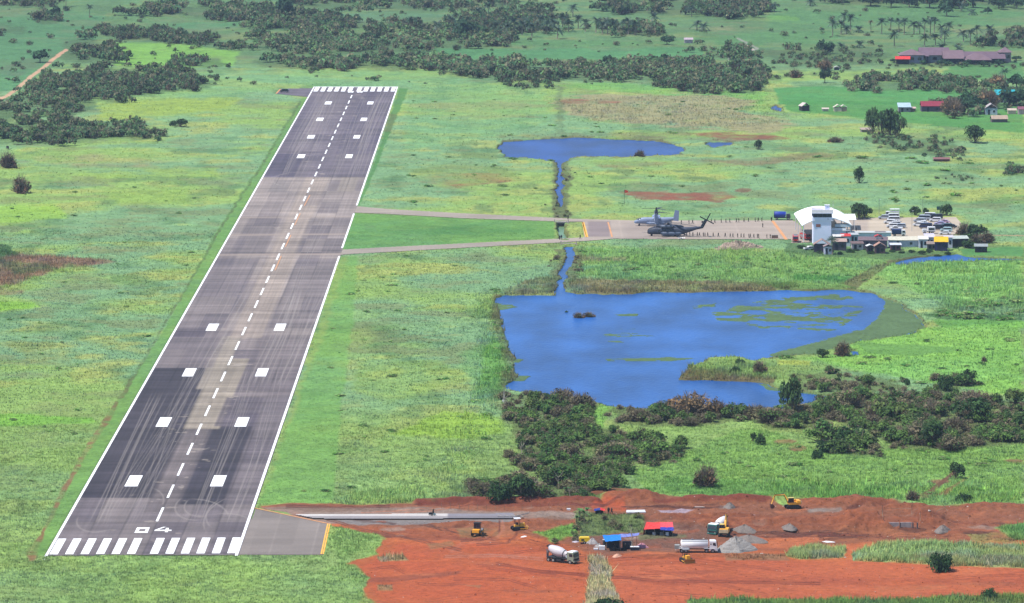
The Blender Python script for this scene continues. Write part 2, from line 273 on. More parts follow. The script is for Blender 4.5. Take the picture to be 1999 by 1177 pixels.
sg([(1340, 1172), (1500, 1168), (1700, 1172), (1900, 1164), (2100, 1158), (2100, 1300), (1300, 1300)], (110, 160, 80), 3, 5, .95, .1)
sg([(1700, 1142), (1840, 1138), (1850, 1150), (1720, 1156)], (170, 132, 88), 4, 7, .5, .6, .5)
sg([(738, 1085), (790, 1085), (800, 1094), (745, 1097)], (182, 168, 118), 3, 5, .9, .2)
sg([(735, 1142), (765, 1140), (768, 1152), (740, 1154)], (170, 150, 105), 3, 5, .8, .3)
sg([(830, 1062), (880, 1058), (890, 1066), (840, 1072)], (160, 138, 96), 3, 5, .7, .4)
sg([(900, 1140), (940, 1142), (935, 1150)], (170, 130, 90), 3, 5, .6, .4, .5)
sg([(890, 1032), (970, 1030), (975, 1045), (900, 1050)], (150, 130, 88), 4, 5, .7, .4, .4)

# thickets: polygon, count, height range (m), leaf share, colours, label phrase
GREENS = [(98, 134, 66), (120, 154, 76), (80, 120, 60), (136, 160, 86)]
BROWNS = [(146, 142, 102), (158, 146, 114), (128, 128, 88)]
FARG = [(98, 140, 88), (86, 128, 84), (114, 150, 90)]
FARB = [(136, 136, 102), (122, 128, 94)]
THICK = [
 ([(965, 792), (1050, 778), (1100, 780), (1150, 805), (1165, 835), (1230, 852), (1330, 872), (1345, 892), (1290, 908), (1240, 905), (1215, 932), (1190, 962), (1160, 976), (1085, 976), (1090, 940), (1060, 920), (1020, 925), (1005, 900), (1020, 880), (1000, 840)], 330, (1.6, 4.2), .62, 'in the broad thicket between the lake and the earth bank'),
 ([(905, 950), (960, 938), (1085, 940), (1160, 950), (1160, 977), (935, 979)], 55, (2, 4), .5, 'at the foot of the broad thicket beside the earth bank'),
 ([(965, 770), (1050, 772), (1120, 784), (1180, 795), (1150, 800), (1100, 784), (960, 785)], 30, (1.2, 2.6), .7, 'along the south shore of the big lake'),
 ([(1185, 800), (1260, 792), (1420, 800), (1530, 800), (1640, 815), (1620, 838), (1500, 836), (1440, 816), (1400, 830), (1300, 834), (1200, 828)], 120, (1.8, 4.0), .3, 'in the brown strip of scrub on the lake shore'),
 ([(1530, 792), (1560, 770), (1640, 762), (1700, 770), (1800, 775), (1999, 785), (2060, 790), (2060, 862), (1960, 868), (1830, 880), (1760, 878), (1700, 850), (1640, 826), (1560, 815)], 330, (1.8, 4.6), .5, 'in the wide scrub belt east of the lake'),
 ([(1540, 735), (1640, 725), (1760, 745), (1760, 768), (1640, 765), (1550, 765)], 50, (1.2, 3.0), .5, 'on the weedy ground by the lake inlet'),
 ([(1585, 885), (1610, 862), (1650, 850), (1690, 856), (1696, 878), (1660, 884)], 16, (3, 4.8), .95, 'in the dark clump south of the scrub belt'),
 ([(1650, 878), (1720, 876), (1730, 892), (1670, 896)], 8, (1.5, 3), .4, 'under the dark clump south of the scrub belt'),
 ([(1815, 745), (1900, 742), (1915, 752), (1830, 772)], 12, (2, 4), .6, 'in the small clump on the bright grass'),
 ([(1120, 1000), (1190, 1006), (1255, 1012), (1240, 1035), (1130, 1045)], 24, (1., 2.2), .7, 'among the weeds behind the blue shelter'),
 ([(1045, 1046), (1110, 1040), (1120, 1054), (1060, 1058)], 7, (1., 1.9), .9, 'on the weedy mound behind the mixer truck'),
 ([(1085, 315), (1110, 312), (1110, 425), (1078, 420)], 24, (.8, 1.8), .35, 'along the drainage ditch'),
 ([(1085, 495), (1095, 495), (1080, 570), (1070, 560)], 10, (.8, 1.6), .3, 'on the bank of the lower ditch'),
 ([(1125, 498), (1140, 500), (1125, 560), (1115, 555)], 10, (.8, 1.6), .3, 'on the bank of the lower ditch'),
]
FAR_THICK = [
 ([(-60, 200), (60, 185), (125, 200), (190, 215), (100, 230), (60, 225), (0, 240), (-60, 240)], 110, (3, 6)),
 ([(100, 200), (190, 190), (195, 215), (110, 222)], 50, (3, 6)),
 ([(-60, 238), (120, 236), (250, 240), (310, 260), (300, 272), (200, 275), (120, 282), (60, 284), (-60, 278)], 240, (3, 5.5)),
 ([(40, 170), (110, 150), (200, 150), (230, 190), (235, 205), (180, 195), (100, 190), (50, 188)], 150, (3, 6)),
 ([(160, 130), (330, 135), (430, 160), (400, 175), (300, 183), (220, 190), (200, 165)], 230, (3, 6)),
 ([(118, 80), (160, 72), (215, 95), (228, 126), (180, 124), (110, 118), (95, 125), (88, 140), (118, 108)], 150, (4, 8)),
 ([(345, 120), (380, 110), (430, 112), (450, 132), (350, 134)], 50, (3, 6)),
 ([(190, 60), (290, 62), (380, 72), (480, 88), (495, 100), (400, 92), (330, 84), (220, 76)], 160, (3, 6)),
 ([(240, 28), (330, 10), (520, 15), (540, 40), (430, 42), (350, 30)], 170, (4, 8)),
 ([(480, 45), (560, 20), (620, 30), (700, 40), (900, 45), (900, 62), (700, 58), (600, 60), (500, 62)], 200, (3, 7)),
 ([(500, 70), (620, 62), (760, 60), (900, 66), (990, 76), (985, 92), (840, 98), (760, 108), (600, 108), (500, 98)], 380, (3, 7)),
 ([(490, 114), (700, 118), (840, 118), (900, 124), (1100, 128), (1380, 124), (1400, 158), (1200, 160), (1000, 158), (900, 150), (830, 136), (600, 136), (490, 130)], 620, (3.5, 7.5)),
 ([(1000, 160), (1060, 158), (1060, 172), (1000, 174)], 24, (2, 5)),
 ([(1370, 100), (1480, 92), (1560, 100), (1500, 112), (1400, 116)], 80, (3, 6)),
 ([(1270, 165), (1360, 150), (1420, 130), (1480, 135), (1500, 170), (1470, 182), (1330, 180)], 190, (3, 7)),
 ([(560, -30), (900, -35), (1000, -20), (1000, 12), (880, 22), (640, 20), (560, 12)], 330, (4, 8)),
 ([(1180, -20), (1400, -10), (1480, 5), (1500, 30), (1440, 38), (1300, 30), (1200, 26)], 220, (5, 9)),
 ([(1590, -12), (1999, -14), (2030, 0), (2030, 10), (1990, 14), (1750, 8), (1600, 8)], 200, (5, 10)),
 ([(880, 30), (1000, 14), (1080, 20), (1090, 60), (1010, 66), (930, 62)], 160, (3, 7)),
 ([(1160, 50), (1280, 52), (1290, 72), (1180, 66)], 60, (4, 8)),
 ([(-40, 0), (100, -5), (120, 14), (0, 14)], 60, (4, 8)),
 ([(60, 35), (110, 30), (115, 45), (80, 50)], 22, (4, 7)),
 ([(-10, 50), (50, 52), (50, 66), (0, 66)], 20, (4, 7)),
 ([(1655, 165), (1720, 148), (1860, 152), (1900, 168), (2020, 168), (2020, 176), (1800, 178), (1680, 178)], 170, (3, 6)),
 ([(1500, 95), (1600, 98), (1700, 90), (1740, 110), (1700, 130), (1540, 130), (1500, 118)], 110, (1.5, 4)),
 ([(1880, 80), (1999, 70), (2040, 60), (2040, 92), (1900, 90)], 80, (4, 8)),
 ([(1845, 205), (1880, 200), (1920, 205), (1915, 228), (1850, 226)], 50, (3, 7)),
 ([(1895, 180), (1940, 190), (1999, 190), (2040, 195), (2040, 215), (1950, 215), (1900, 205)], 70, (3, 6)),
 ([(1770, 268), (1860, 275), (1890, 300), (1850, 312), (1780, 300), (1700, 285), (1690, 262)], 80, (1.5, 3.5)),
 ([(1955, 325), (2040, 322), (2040, 345), (1960, 345)], 26, (2, 4)),
 ([(1820, 345), (1900, 340), (1900, 352), (1830, 352)], 12, (1, 2)),
 ([(1745, 118), (1990, 122), (1960, 132), (1860, 130), (1740, 132)], 60, (1, 2.2)),
]
for P, n, hr, lf, lb in THICK: PATCH_LATE.append((P, alb(112, 128, 74), 8, 12, .8, .3, .8))
for P, n, hr in FAR_THICK: PATCH_LATE.append((P, alb(92, 126, 78), 8, 12, .75, .3, .4))
MOUNDS = [(1690, 1020, 9, 10, 3.0), (1650, 1018, 8, 8, 1.8), (1785, 1012, 6, 9, 2.2), (1810, 1020, 5, 5, 1.2), (1600, 982, 4, 4, 1.2), (1560, 1030, 16, 3, .8), (1480, 1022, 22, 3, 1.6), (1350, 1014, 24, 3, 1.3), (1250, 972, 7, 5, 1.8), (1205, 970, 6, 3, 1.4),
  (1450, 979, 22, 3, 1.5), (1330, 981, 18, 2.5, 1.3), (900, 1024, 6, 3, .8), (1050, 1024, 8, 3, .7), (1690, 982, 10, 4, 1.6), (1760, 992, 9, 3, 1.2), (1960, 990, 18, 4, .8), (1350, 1087, 14, 2, .6), (1080, 1048, 5, 4, .6)]
PITS = [(1752, 1014, 5.2, 14, -1.8)]
BANKS = [([(820, 983), (900, 980), (1000, 978), (1160, 980)], 1.2, 1.4), ([(1290, 982), (1400, 980), (1490, 981)], .8, 1.6), ([(1160, 968), (1200, 962), (1240, 964)], 1.2, 1.3)]

def apply_patches(u, v, wu, wv, n1, col, g, L):
    for it in L:
        P, c, soft, warp, op, patchy = it[:6]
        xs = [p[0] for p in P]; ys = [p[1] for p in P]; m = soft+warp+4
        I = np.where((u > min(xs)-m) & (u < max(xs)+m) & (v > min(ys)-m) & (v < max(ys)+m))[0]
        if not len(I): continue
        sd = poly_sd(u[I]+wu[I]*warp, v[I]+wv[I]*warp*.45, P, 1.8)
        a = 1-sst(-soft, soft*.5, sd)
        if patchy > 0: a = a*(1-patchy*1.6*sst(.40, .70, 1-n1[I]) if patchy < .2 else np.clip(sst(patchy-.28, patchy+.22, n1[I]), 0, 1))
        a = a*op
        col[I] = col[I]*(1-a[:, None])+c*a[:, None]
        if len(it) > 6 and it[6] is not None: g[I] = g[I]*(1-a)+it[6]*a
def surface(x, y, fine=True):
    """albedo, grass height, ground height for world points"""
    u, v = PX(x, y, hills(x, y))
    N = len(x)
    f1 = fbm(x, y, 70, 1, 4); f2 = fbm(x, y, 26, 7, 4); f3 = fbm(x, y, 6, 13, 3); f4 = fbm(x, y, 1.7, 23, 2); f5 = fbm(x*1.0, y*.45, 14, 51, 4)
    wu = (fbm(x, y, 9, 61, 3)-.5)*2.6; wv = (fbm(x, y, 9, 71, 3)-.5)*2.6
    mint = alb(142, 186, 128); lime = alb(160, 196, 102); yel = alb(184, 194, 104); olive = alb(140, 146, 92); dk = alb(92, 138, 84)
    col = np.repeat(mint[None], N, 0)
    def mx(c, a):
        nonlocal col
        col = col*(1-a[:, None])+c*a[:, None]
    mx(lime, sst(.40, .62, f1+.35*(f2-.5)))
    mx(yel, .75*sst(.52, .72, f2+.4*(f5-.5)))
    mx(dk, .6*sst(.56, .74, f5)); mx(olive, .55*sst(.58, .74, 1-f2+.3*(f3-.5)))
    nearf = sst(700, 900, v); mx(alb(156, 192, 104), .6*nearf)
    far = sst(0, 1, (y-2430)/200)
    ff = far*.75; c2 = np.repeat(alb(96, 150, 92)[None], N, 0)
    k = sst(.4, .65, f2); c2 = c2*(1-k[:, None])+alb(120, 158, 92)*k[:, None]
    k = sst(.5, .7, f1); c2 = c2*(1-k[:, None])+alb(84, 138, 92)*k[:, None]
    col = col*(1-ff[:, None])+c2*ff[:, None]
    g = np.full(N, .75)+.35*(f2-.5)
    apply_patches(u, v, wu, wv, f5*.6+f3*.4, col, g, PATCH)
    apply_patches(u, v, wu, wv, f5*.6+f3*.4, col, g, PATCH_LATE)
    # drain line beside the runway
    D = [(585, 200), (518, 312), (467, 389), (424, 457), (394, 511), (364, 563), (340, 602), (288, 691), (258, 740), (212, 816), (166, 881), (125, 960), (60, 1085)]
    I = np.where((u < 620) & (v > 190) & (v < 1100))[0]
    if len(I):
        d = line_d(u[I]+wu[I]*3, v[I], D, .6); wd = 2.2+7.0*sst(650, 950, v[I])*(f5[I]-.25)*1.9
        a = (1-sst(wd*.5, wd*1.25, d))*(.25+.6*sst(.38,.62,f3[I]))
        c = alb(98, 118, 66)[None]*(1-sst(720, 840, v[I]))[:, None]+alb(146, 100, 70)[None]*sst(720, 840, v[I])[:, None]
        col[I] = col[I]*(1-a[:, None])+c*a[:, None]; g[I] *= (1-a)
    # fine colour variation of the grass
    t = (f3-.5)*.5+(f4-.5)*.38
    col = col*np.array([1.02, 1.01, .99])
    col = col*(1+t[:, None]*np.array([1.0, .9, .9]))
    # soil
    h = hills(x, y)
    I = np.where(v > 940)[0]
    if len(I):
        ui, vi = u[I], v[I]
        sd = poly_sd(ui+wu[I]*11, vi+wv[I]*4.5, SOIL, 1.8); a = 1-sst(-3, 2, sd+(f3[I]-.5)*6)
        sc_ = np.repeat(alb(204, 112, 64)[None], len(I), 0)
        sc_ = sc_*(1+((f2[I]-.5)*.8+(f3[I]-.5)*.45)[:, None]*np.array([.8, 1.1, 1.3]))
        gg = np.zeros(len(I))
        apply_patches(ui, vi, wu[I], wv[I], f5[I]*.6+f3[I]*.4, sc_, gg, SOILP)
        for P, wd, c in TRACKS_CUTS:
            for off in ((0, 4.0) if wd < 3 else (0,)):
                d = line_d(ui+wu[I]*2, vi+wv[I]-off*.9, P, 1.6); k = (.85 if sum(c) < 260 else .5)*(1-sst(wd*.4, wd*1.3, d))*np.clip(.35+f3[I], 0, 1)
                sc_ = sc_*(1-k[:, None])+alb(*c)*k[:, None]
        sc_ = sc_*(1+((f4[I]-.5)*.30)[:, None])
        col[I] = col[I]*(1-a[:, None])+sc_*a[:, None]; g[I] = g[I]*(1-a)
        gi = g[I].copy(); ci = col[I].copy()
        apply_patches(ui, vi, wu[I], wv[I], f5[I]*.6+f3[I]*.4, ci, gi, SOILGRASS)
        g[I] = gi; col[I] = ci*(1+.3*(f4[I]-.5)*sst(.3, .6, gi))[:, None]
        hh = np.zeros(len(I)); xi, yi = x[I], y[I]
        for px_, py_, rx, ry, hm in MOUNDS+PITS:
            mx_, my_, _ = G(px_, py_); q = ((xi-mx_)/rx)**2+((yi-my_)/ry)**2
            if hm > 0:
                k = np.clip(1.25-np.sqrt(q)*.95+(f3[I]-.5)*.5+(f4[I]-.5)*.15, 0, 1); hh = np.maximum(hh, hm*1.05*k)
                kk = sst(.05, .5, k)*.6*(1-np.clip(gi, 0, 1)); c = alb(160, 92, 60); ci = col[I]; col[I] = ci*(1-kk[:, None])+(c*(.8+.4*f4[I])[:, None])*kk[:, None]
            else:
                k = 1-sst(.75, 1.1, np.sqrt(q)); hh = hh*(1-k)+hm*k
        for P, hm, wd in BANKS:
            Pw = [G(*p)[:2] for p in P]; d = line_d(xi, yi, Pw); k = (1-sst(wd*.5, wd*1.8, d+(f3[I]-.5)*1.2)); hh = np.maximum(hh, hm*k)
            kk = sst(.1, .6, k)*.85; col[I] = col[I]*(1-kk[:, None])+(alb(140, 72, 54)*(.75+.5*f4[I])[:, None])*kk[:, None]; g[I] *= (1-kk)
        rgh = a*(1-sst(1035, 1075, vi))*sst(560, 900, ui); slabm = sst(1, 10, poly_sd(ui, vi, SLAB, 1.5)); h[I] += (hh+(f3[I]-.5)*(.3*a+.9*rgh)+(f4[I]-.5)*(.10*a+.45*rgh)+(f2[I]-.5)*.6*rgh)*slabm
    # no grass on what is paved
    for P in NOGRASS:
        xs = [p[0] for p in P]; ys = [p[1] for p in P]
        I = np.where((u > min(xs)-8) & (u < max(xs)+8) & (v > min(ys)-5) & (v < max(ys)+5))[0]
        if not len(I): continue
        a = 1-sst(-.5, 3.0, poly_sd(u[I], v[I], P, 2.0)); g[I] *= (1-a); h[I] = h[I]*(1-a)-.12*a
    # roads of earth
    for P, wd, c in (([(-30, 205), (12, 188), (40, 168), (60, 150), (85, 132), (105, 115), (128, 98)], 4.2, (232, 190, 150)), ([(1790, 459), (1900, 459), (2040, 460)], 1.6, (200, 175, 130)), ([(1440, 75), (1480, 95), (1425, 112), (1420, 130)], 2.2, (170, 180, 160))):
        xs = [p[0] for p in P]; ys = [p[1] for p in P]
        I = np.where((u > min(xs)-12) & (u < max(xs)+12) & (v > min(ys)-8) & (v < max(ys)+8))[0]
        if len(I):
            d = line_d(u[I]+wu[I]*1.5, v[I]+wv[I]*1, P, 1.5); a = 1-sst(wd*.7, wd*1.2, d)
            col[I] = col[I]*(1-a[:, None])+alb(*c)*(.85+.3*f3[I])[:, None]*a[:, None]; g[I] *= (1-a)
    # water beds
    for P in WATERS:
        xs = [p[0] for p in P]; ys = [p[1] for p in P]
        I = np.where((u > min(xs)-10) & (u < max(xs)+10) & (v > min(ys)-8) & (v < max(ys)+8))[0]
        if not len(I): continue
        wr = 7 if P is LAKE else 5
        sd = poly_sd(u[I]+wu[I]*wr, v[I]+wv[I]*wr*.4, P, 1.8); a = 1-sst(-2.0, 1.0, sd)
        band = (1-sst(3, 9, sd))*(1-a)*(0 if P is POND3 else 1); g[I] = np.maximum(g[I], band*(.55+.9*f3[I])); edge = (1-sst(0, 6, sd))*(1-a)*sst(.3, .6, f3[I])*.85
        col[I] = col[I]*(1-edge[:, None])+alb(112, 96, 66)*edge[:, None]
        g[I] *= (1-a); h[I] = h[I]*(1-a)-(2.4 if P is DITCH else 1.5)*a
        col[I] = col[I]*(1-a[:, None])+alb(96, 104, 62)*a[:, None]
    # weed mats that reach the surface of the lake
    I = np.where((u > 960) & (u < 1830) & (v > 560) & (v < 810) & (h < -.9))[0]
    if len(I):
        ui, vi = u[I]+wu[I]*6, v[I]+wv[I]*2
        st = fbm(x[I]*.35+y[I]*.12, y[I]*.9, 12, 91, 4)*.62+.38*fbm(x[I]*.5+y[I]*.2, y[I]*.8, 2.6, 95, 3)
        m = np.zeros(len(I))
        for P, s, th in (([(1738, 575), (1765, 590), (1815, 640), (1690, 670), (1610, 690), (1560, 696), (1640, 668), (1710, 645), (1748, 615)], 9, .0), ([(1700, 566), (1760, 590), (1815, 640), (1690, 668), (1600, 692), (1520, 700), (1500, 690), (1610, 660), (1690, 640), (1720, 610), (1728, 580)], 8, .12),
                       ([(1390, 610), (1450, 590), (1560, 575), (1650, 568), (1610, 600), (1540, 640), (1470, 660), (1400, 650)], 14, .50), ([(1540, 600), (1660, 575), (1690, 600), (1640, 640), (1560, 650)], 12, .52),
                       ([(1160, 660), (1210, 635), (1320, 618), (1360, 625), (1300, 650), (1200, 668)], 8, .52), ([(1180, 698), (1300, 695), (1360, 698), (1300, 703), (1190, 704)], 3, .40), ([(1040, 722), (1120, 715), (1130, 722), (1060, 726)], 4, .45),
                       ([(960, 590), (1000, 592), (1010, 598), (965, 604)], 3, .35), ([(975, 695), (1020, 700), (1015, 706), (985, 706)], 3, .3), ([(980, 730), (1035, 732), (1020, 742), (985, 742)], 3, .3), ([(970, 640), (985, 648), (1000, 680), (985, 690)], 4, .4),
                       ([(1480, 745), (1560, 750), (1640, 768), (1600, 770), (1500, 758)], 4, .3), ([(1345, 595), (1400, 588), (1400, 596), (1350, 600)], 3, .45), ([(1200, 612), (1245, 611), (1245, 615), (1205, 616)], 2, .4)):
            m = np.maximum(m, (1-sst(-s*.6, s, poly_sd(ui, vi, P, 1.8)))*sst(th-.06, th+.08, st))
        k = sst(.15, .7, m)
        h[I] = h[I]*(1-k)-(.385-.06*sst(.92, 1., m))*k+(f4[I]-.5)*.13*k; col[I] = col[I]*(1-k[:, None])+alb(108, 138, 88)*(.75+.4*f3[I])[:, None]*k[:, None]
    k = .30*sst(.5, .75, f2+.35*(f5-.5))*far; col = col*(1-k[:, None])+alb(140, 148, 108)*k[:, None]; col = col*(1+.35*(f5-.5)*far)[:, None]*(1-far[:, None]*np.array([.02, .10, .10]))
    col = np.clip(col, .004, .85); g = np.clip(g, 0, 1.3)
    return col, g, h, f3, f4
# ------------------------------------------------------------------ object helpers
def tag(o, label=None, cat=None, group=None, kind=None):
    if label: o['label'] = label
    if cat: o['category'] = cat
    if group: o['group'] = group
    if kind: o['kind'] = kind
    return o
def np_mesh(name, V, F, mats=(), vcol=None, smooth=False, k=4):
    """big mesh from arrays; F is (n,k)"""
    me = bpy.data.meshes.new(name); V = np.asarray(V, np.float32); F = np.asarray(F, np.int32)
    me.vertices.add(len(V)); me.vertices.foreach_set('co', V.ravel())
    me.loops.add(F.size); me.loops.foreach_set('vertex_index', F.ravel())
    me.polygons.add(len(F)); me.polygons.foreach_set('loop_start', np.arange(0, F.size, F.shape[1], dtype=np.int32))
    me.polygons.foreach_set('loop_total', np.full(len(F), F.shape[1], np.int32))
    me.polygons.foreach_set('use_smooth', np.full(len(F), smooth, bool))
    for m in mats: me.materials.append(m)
    if vcol is not None:
        at = me.color_attributes.new('Col', 'FLOAT_COLOR', 'POINT')
        c = np.ones((len(V), 4), np.float32); c[:, :3] = vcol; at.data.foreach_set('color', c.ravel())
    me.update(); return me
def add(name, me, parent=None, loc=None, rz=0):
    o = bpy.data.objects.new(name, me); COL.objects.link(o)
    if parent: o.parent = parent
    if loc is not None: o.location = loc
    if rz: o.rotation_euler.z = rz
    return o
# ------------------------------------------------------------------ materials
def vmat(name, rough=.9, spec=.15, n1=(3.0, .25), n2=(.6, .2), bump=.0, objrand=0.0, trans=0.0, up=0):
    m = bpy.data.materials.new(name); m.use_nodes = True; t = m.node_tree; b = t.nodes['Principled BSDF']; L = t.links.new
    a = t.nodes.new('ShaderNodeAttribute'); a.attribute_name = 'Col'
    geo = t.nodes.new('ShaderNodeNewGeometry'); cur = a.outputs['Color']
    for sc_, am in (n1, n2):
        if am <= 0: continue
        n = t.nodes.new('ShaderNodeTexNoise'); n.inputs['Scale'].default_value = 1/sc_; n.inputs['Detail'].default_value = 2
        L(geo.outputs['Position'], n.inputs['Vector'])
        r = t.nodes.new('ShaderNodeMapRange'); r.inputs[1].default_value = .3; r.inputs[2].default_value = .7; r.inputs[3].default_value = 1-am; r.inputs[4].default_value = 1+am
        L(n.outputs[0], r.inputs[0]); x = t.nodes.new('ShaderNodeVectorMath'); x.operation = 'SCALE'; L(cur, x.inputs[0]); L(r.outputs[0], x.inputs['Scale']); cur = x.outputs[0]
    if objrand:
        oi = t.nodes.new('ShaderNodeObjectInfo'); r = t.nodes.new('ShaderNodeMapRange'); r.inputs[3].default_value = 1-objrand; r.inputs[4].default_value = 1+objrand
        L(oi.outputs['Random'], r.inputs[0]); x = t.nodes.new('ShaderNodeVectorMath'); x.operation = 'SCALE'; L(cur, x.inputs[0]); L(r.outputs[0], x.inputs['Scale']); cur = x.outputs[0]
    L(cur, b.inputs['Base Color']); b.inputs['Roughness'].default_value = rough; b.inputs['Specular IOR Level'].default_value = spec
    if bump:
        n = t.nodes.new('ShaderNodeTexNoise'); n.inputs['Scale'].default_value = 2.5; n.inputs['Detail'].default_value = 3; L(geo.outputs['Position'], n.inputs['Vector'])
        bp = t.nodes.new('ShaderNodeBump'); bp.inputs['Strength'].default_value = bump; bp.inputs['Distance'].default_value = .3; L(n.outputs[0], bp.inputs['Height']); L(bp.outputs[0], b.inputs['Normal'])
    if up:
        cx = t.nodes.new('ShaderNodeCombineXYZ'); cx.inputs[2].default_value = up; ad = t.nodes.new('ShaderNodeVectorMath'); ad.operation = 'ADD'
        nz = t.nodes.new('ShaderNodeVectorMath'); nz.operation = 'NORMALIZE'; L(geo.outputs['Normal'], ad.inputs[0]); L(cx.outputs[0], ad.inputs[1]); L(ad.outputs[0], nz.inputs[0]); L(nz.outputs[0], b.inputs['Normal'])
    if trans:
        tr = t.nodes.new('ShaderNodeBsdfTranslucent'); mx = t.nodes.new('ShaderNodeMixShader'); mx.inputs[0].default_value = trans
        L(cur, tr.inputs[0]); L(b.outputs[0], mx.inputs[1]); L(tr.outputs[0], mx.inputs[2]); L(mx.outputs[0], t.nodes['Material Output'].inputs[0])
    return m
_M = {}
def M(name, rgb, rough=.6, metal=0, var=.12, sc=.8, k=1.9, spec=.35):
    """painted or natural surface: display colour, procedural grime"""
    if name in _M: return _M[name]
    m = bpy.data.materials.new(name); m.use_nodes = True; t = m.node_tree; b = t.nodes['Principled BSDF']; L = t.links.new
    c = np.minimum(lin(rgb)/k, .82)
    tc = t.nodes.new('ShaderNodeTexCoord'); n = t.nodes.new('ShaderNodeTexNoise'); n.inputs['Scale'].default_value = 1/sc; n.inputs['Detail'].default_value = 4
    L(tc.outputs['Object'], n.inputs['Vector'])
    r = t.nodes.new('ShaderNodeValToRGB'); r.color_ramp.elements[0].position = .3; r.color_ramp.elements[1].position = .7
    r.color_ramp.elements[0].color = (*(c*(1-var)), 1); r.color_ramp.elements[1].color = (*np.minimum(c*(1+var*.6), .85), 1)
    L(n.outputs[0], r.inputs[0]); L(r.outputs[0], b.inputs['Base Color'])
    b.inputs['Roughness'].default_value = rough; b.inputs['Metallic'].default_value = metal; b.inputs['Specular IOR Level'].default_value = spec
    _M[name] = m; return m
m_ground = vmat('ground_cover', n1=(1.3, .16), n2=(.4, .14), bump=.5)
m_blade = vmat('grass_blades', n1=(2.2, .12), n2=(.4, .1), rough=.8, trans=.35, up=2.0)
m_leaf = vmat('leaves', n1=(1.5, .2), n2=(.3, .1), rough=.75, spec=.15, objrand=.2, trans=.3, up=.9)
m_paved = vmat('worn_asphalt', n1=(.9, .05), n2=(.25, .05), rough=.85, spec=.2)
m_bark = M('bark', (150, 135, 115), .9, var=.3)

# ------------------------------------------------------------------ ground sheet
def tensor_grid():
    u = np.linspace(-.128, .128, 1360)
    ext = .128+np.cumsum(.0004*1.35**np.arange(1, 30)); ext = ext[ext < 8]
    u = np.concatenate([-ext[::-1], u, ext])
    v = np.linspace(1835, 505, 1500); Y = 1.72e6/v-25.5
    y0 = Y[0]-np.cumsum(3*1.3**np.arange(1, 30)); y0 = y0[y0 > -1500]; y1 = Y[-1]+np.cumsum(8*1.25**np.arange(1, 45)); y1 = y1[y1 < 50000]
    Y = np.concatenate([y0[::-1], Y, y1])
    X = u[None]*np.maximum(Y, 850)[:, None]-2
    return X.ravel(), np.repeat(Y, len(u)), len(Y), len(u)
gx, gy, nr, nc = tensor_grid()
col, g, h, f3, f4 = surface(gx, gy)
ln = fbm(gx, gy, 3.2, 101, 2); ln2 = vn(gx, gy, .9, 131)
gz = h+g*((ln-.35)*.65+(ln2-.5)*.34)+.0
gz = np.where(g > .02, gz, h)
col *= (1+.26*np.clip(g, 0, 1)*(ln-.5))[:, None]
idx = np.arange(nr*nc).reshape(nr, nc)
F = np.stack([idx[:-1, :-1], idx[:-1, 1:], idx[1:, 1:], idx[1:, :-1]], -1).reshape(-1, 4)
V = np.stack([gx, gy, gz], 1)
tag(add('ground', np_mesh('ground', V, F, [m_ground], col, True)), kind='structure')
GZ = gz.reshape(nr, nc)
del V, F, idx

# ------------------------------------------------------------------ flat sheets
def sheet(name, P, z, mat, step=None, colfn=None, px=True, kind='structure', thick=0):
    pts = [G(*p)[:2] if px else p for p in P]
    if colfn is None:
        me = bpy.data.meshes.new(name); n = len(pts)
        vs = [(x, y, z) for x, y in pts]; fs = [tuple(range(n))]
        if thick: vs += [(x, y, z-thick) for x, y in pts]; fs += [tuple(reversed(range(n, 2*n)))]+[(i, n+i, n+(i+1) % n, (i+1) % n) for i in range(n)]
        me.from_pydata(vs, [], fs); me.materials.append(mat)
        import bmesh
        bm = bmesh.new(); bm.from_mesh(me); bmesh.ops.triangulate(bm, faces=bm.faces, ngon_method='EAR_CLIP'); bmesh.ops.recalc_face_normals(bm, faces=bm.faces); bm.to_mesh(me); bm.free()
    return tag(add(name, me), kind=kind)
def water_mat(name, c, rough=.3):
    m = bpy.data.materials.new(name); m.use_nodes = True; t = m.node_tree; b = t.nodes['Principled BSDF']; L = t.links.new
    b.inputs['Base Color'].default_value = (*c, 1); b.inputs['Roughness'].default_value = rough; b.inputs['IOR'].default_value = 1.26; b.inputs['Specular IOR Level'].default_value = .07
    g_ = t.nodes.new('ShaderNodeNewGeometry')
    mp = t.nodes.new('ShaderNodeMapping'); mp.inputs['Scale'].default_value = (1, .45, 1); L(g_.outputs['Position'], mp.inputs[0])
    n = t.nodes.new('ShaderNodeTexNoise'); n.inputs['Scale'].default_value = .9; n.inputs['Detail'].default_value = 4; L(mp.outputs[0], n.inputs['Vector'])
    bp = t.nodes.new('ShaderNodeBump'); bp.inputs['Strength'].default_value = .55; bp.inputs['Distance'].default_value = .25; L(n.outputs[0], bp.inputs['Height']); L(bp.outputs[0], b.inputs['Normal'])
    n2 = t.nodes.new('ShaderNodeTexNoise'); n2.inputs['Scale'].default_value = .05; n2.inputs['Detail'].default_value = 5; L(mp.outputs[0], n2.inputs['Vector'])
    r = t.nodes.new('ShaderNodeValToRGB'); r.color_ramp.elements[0].position = .35; r.color_ramp.elements[1].position = .65
    c = np.array(c); r.color_ramp.elements[0].color = (*(c*.72), 1); r.color_ramp.elements[1].color = (*(c*1.28), 1); L(n2.outputs[0], r.inputs[0]); L(r.outputs[0], b.inputs['Base Color'])
    return m
mw1 = water_mat('lake_surface', (.015, .066, .21)); mw2 = water_mat('far_lake_surface', (.006, .034, .15))
def expand(P, d):
    c = np.mean(P, 0); return P
def wsheet(name, box, mat): sheet(name, box, -.40, mat) if len(box) != 4 else sheet(name, [(box[0], box[1]), (box[2], box[1]), (box[2], box[3]), (box[0], box[3])], -1.7 if name == 'ditch_water' else -.40, mat)
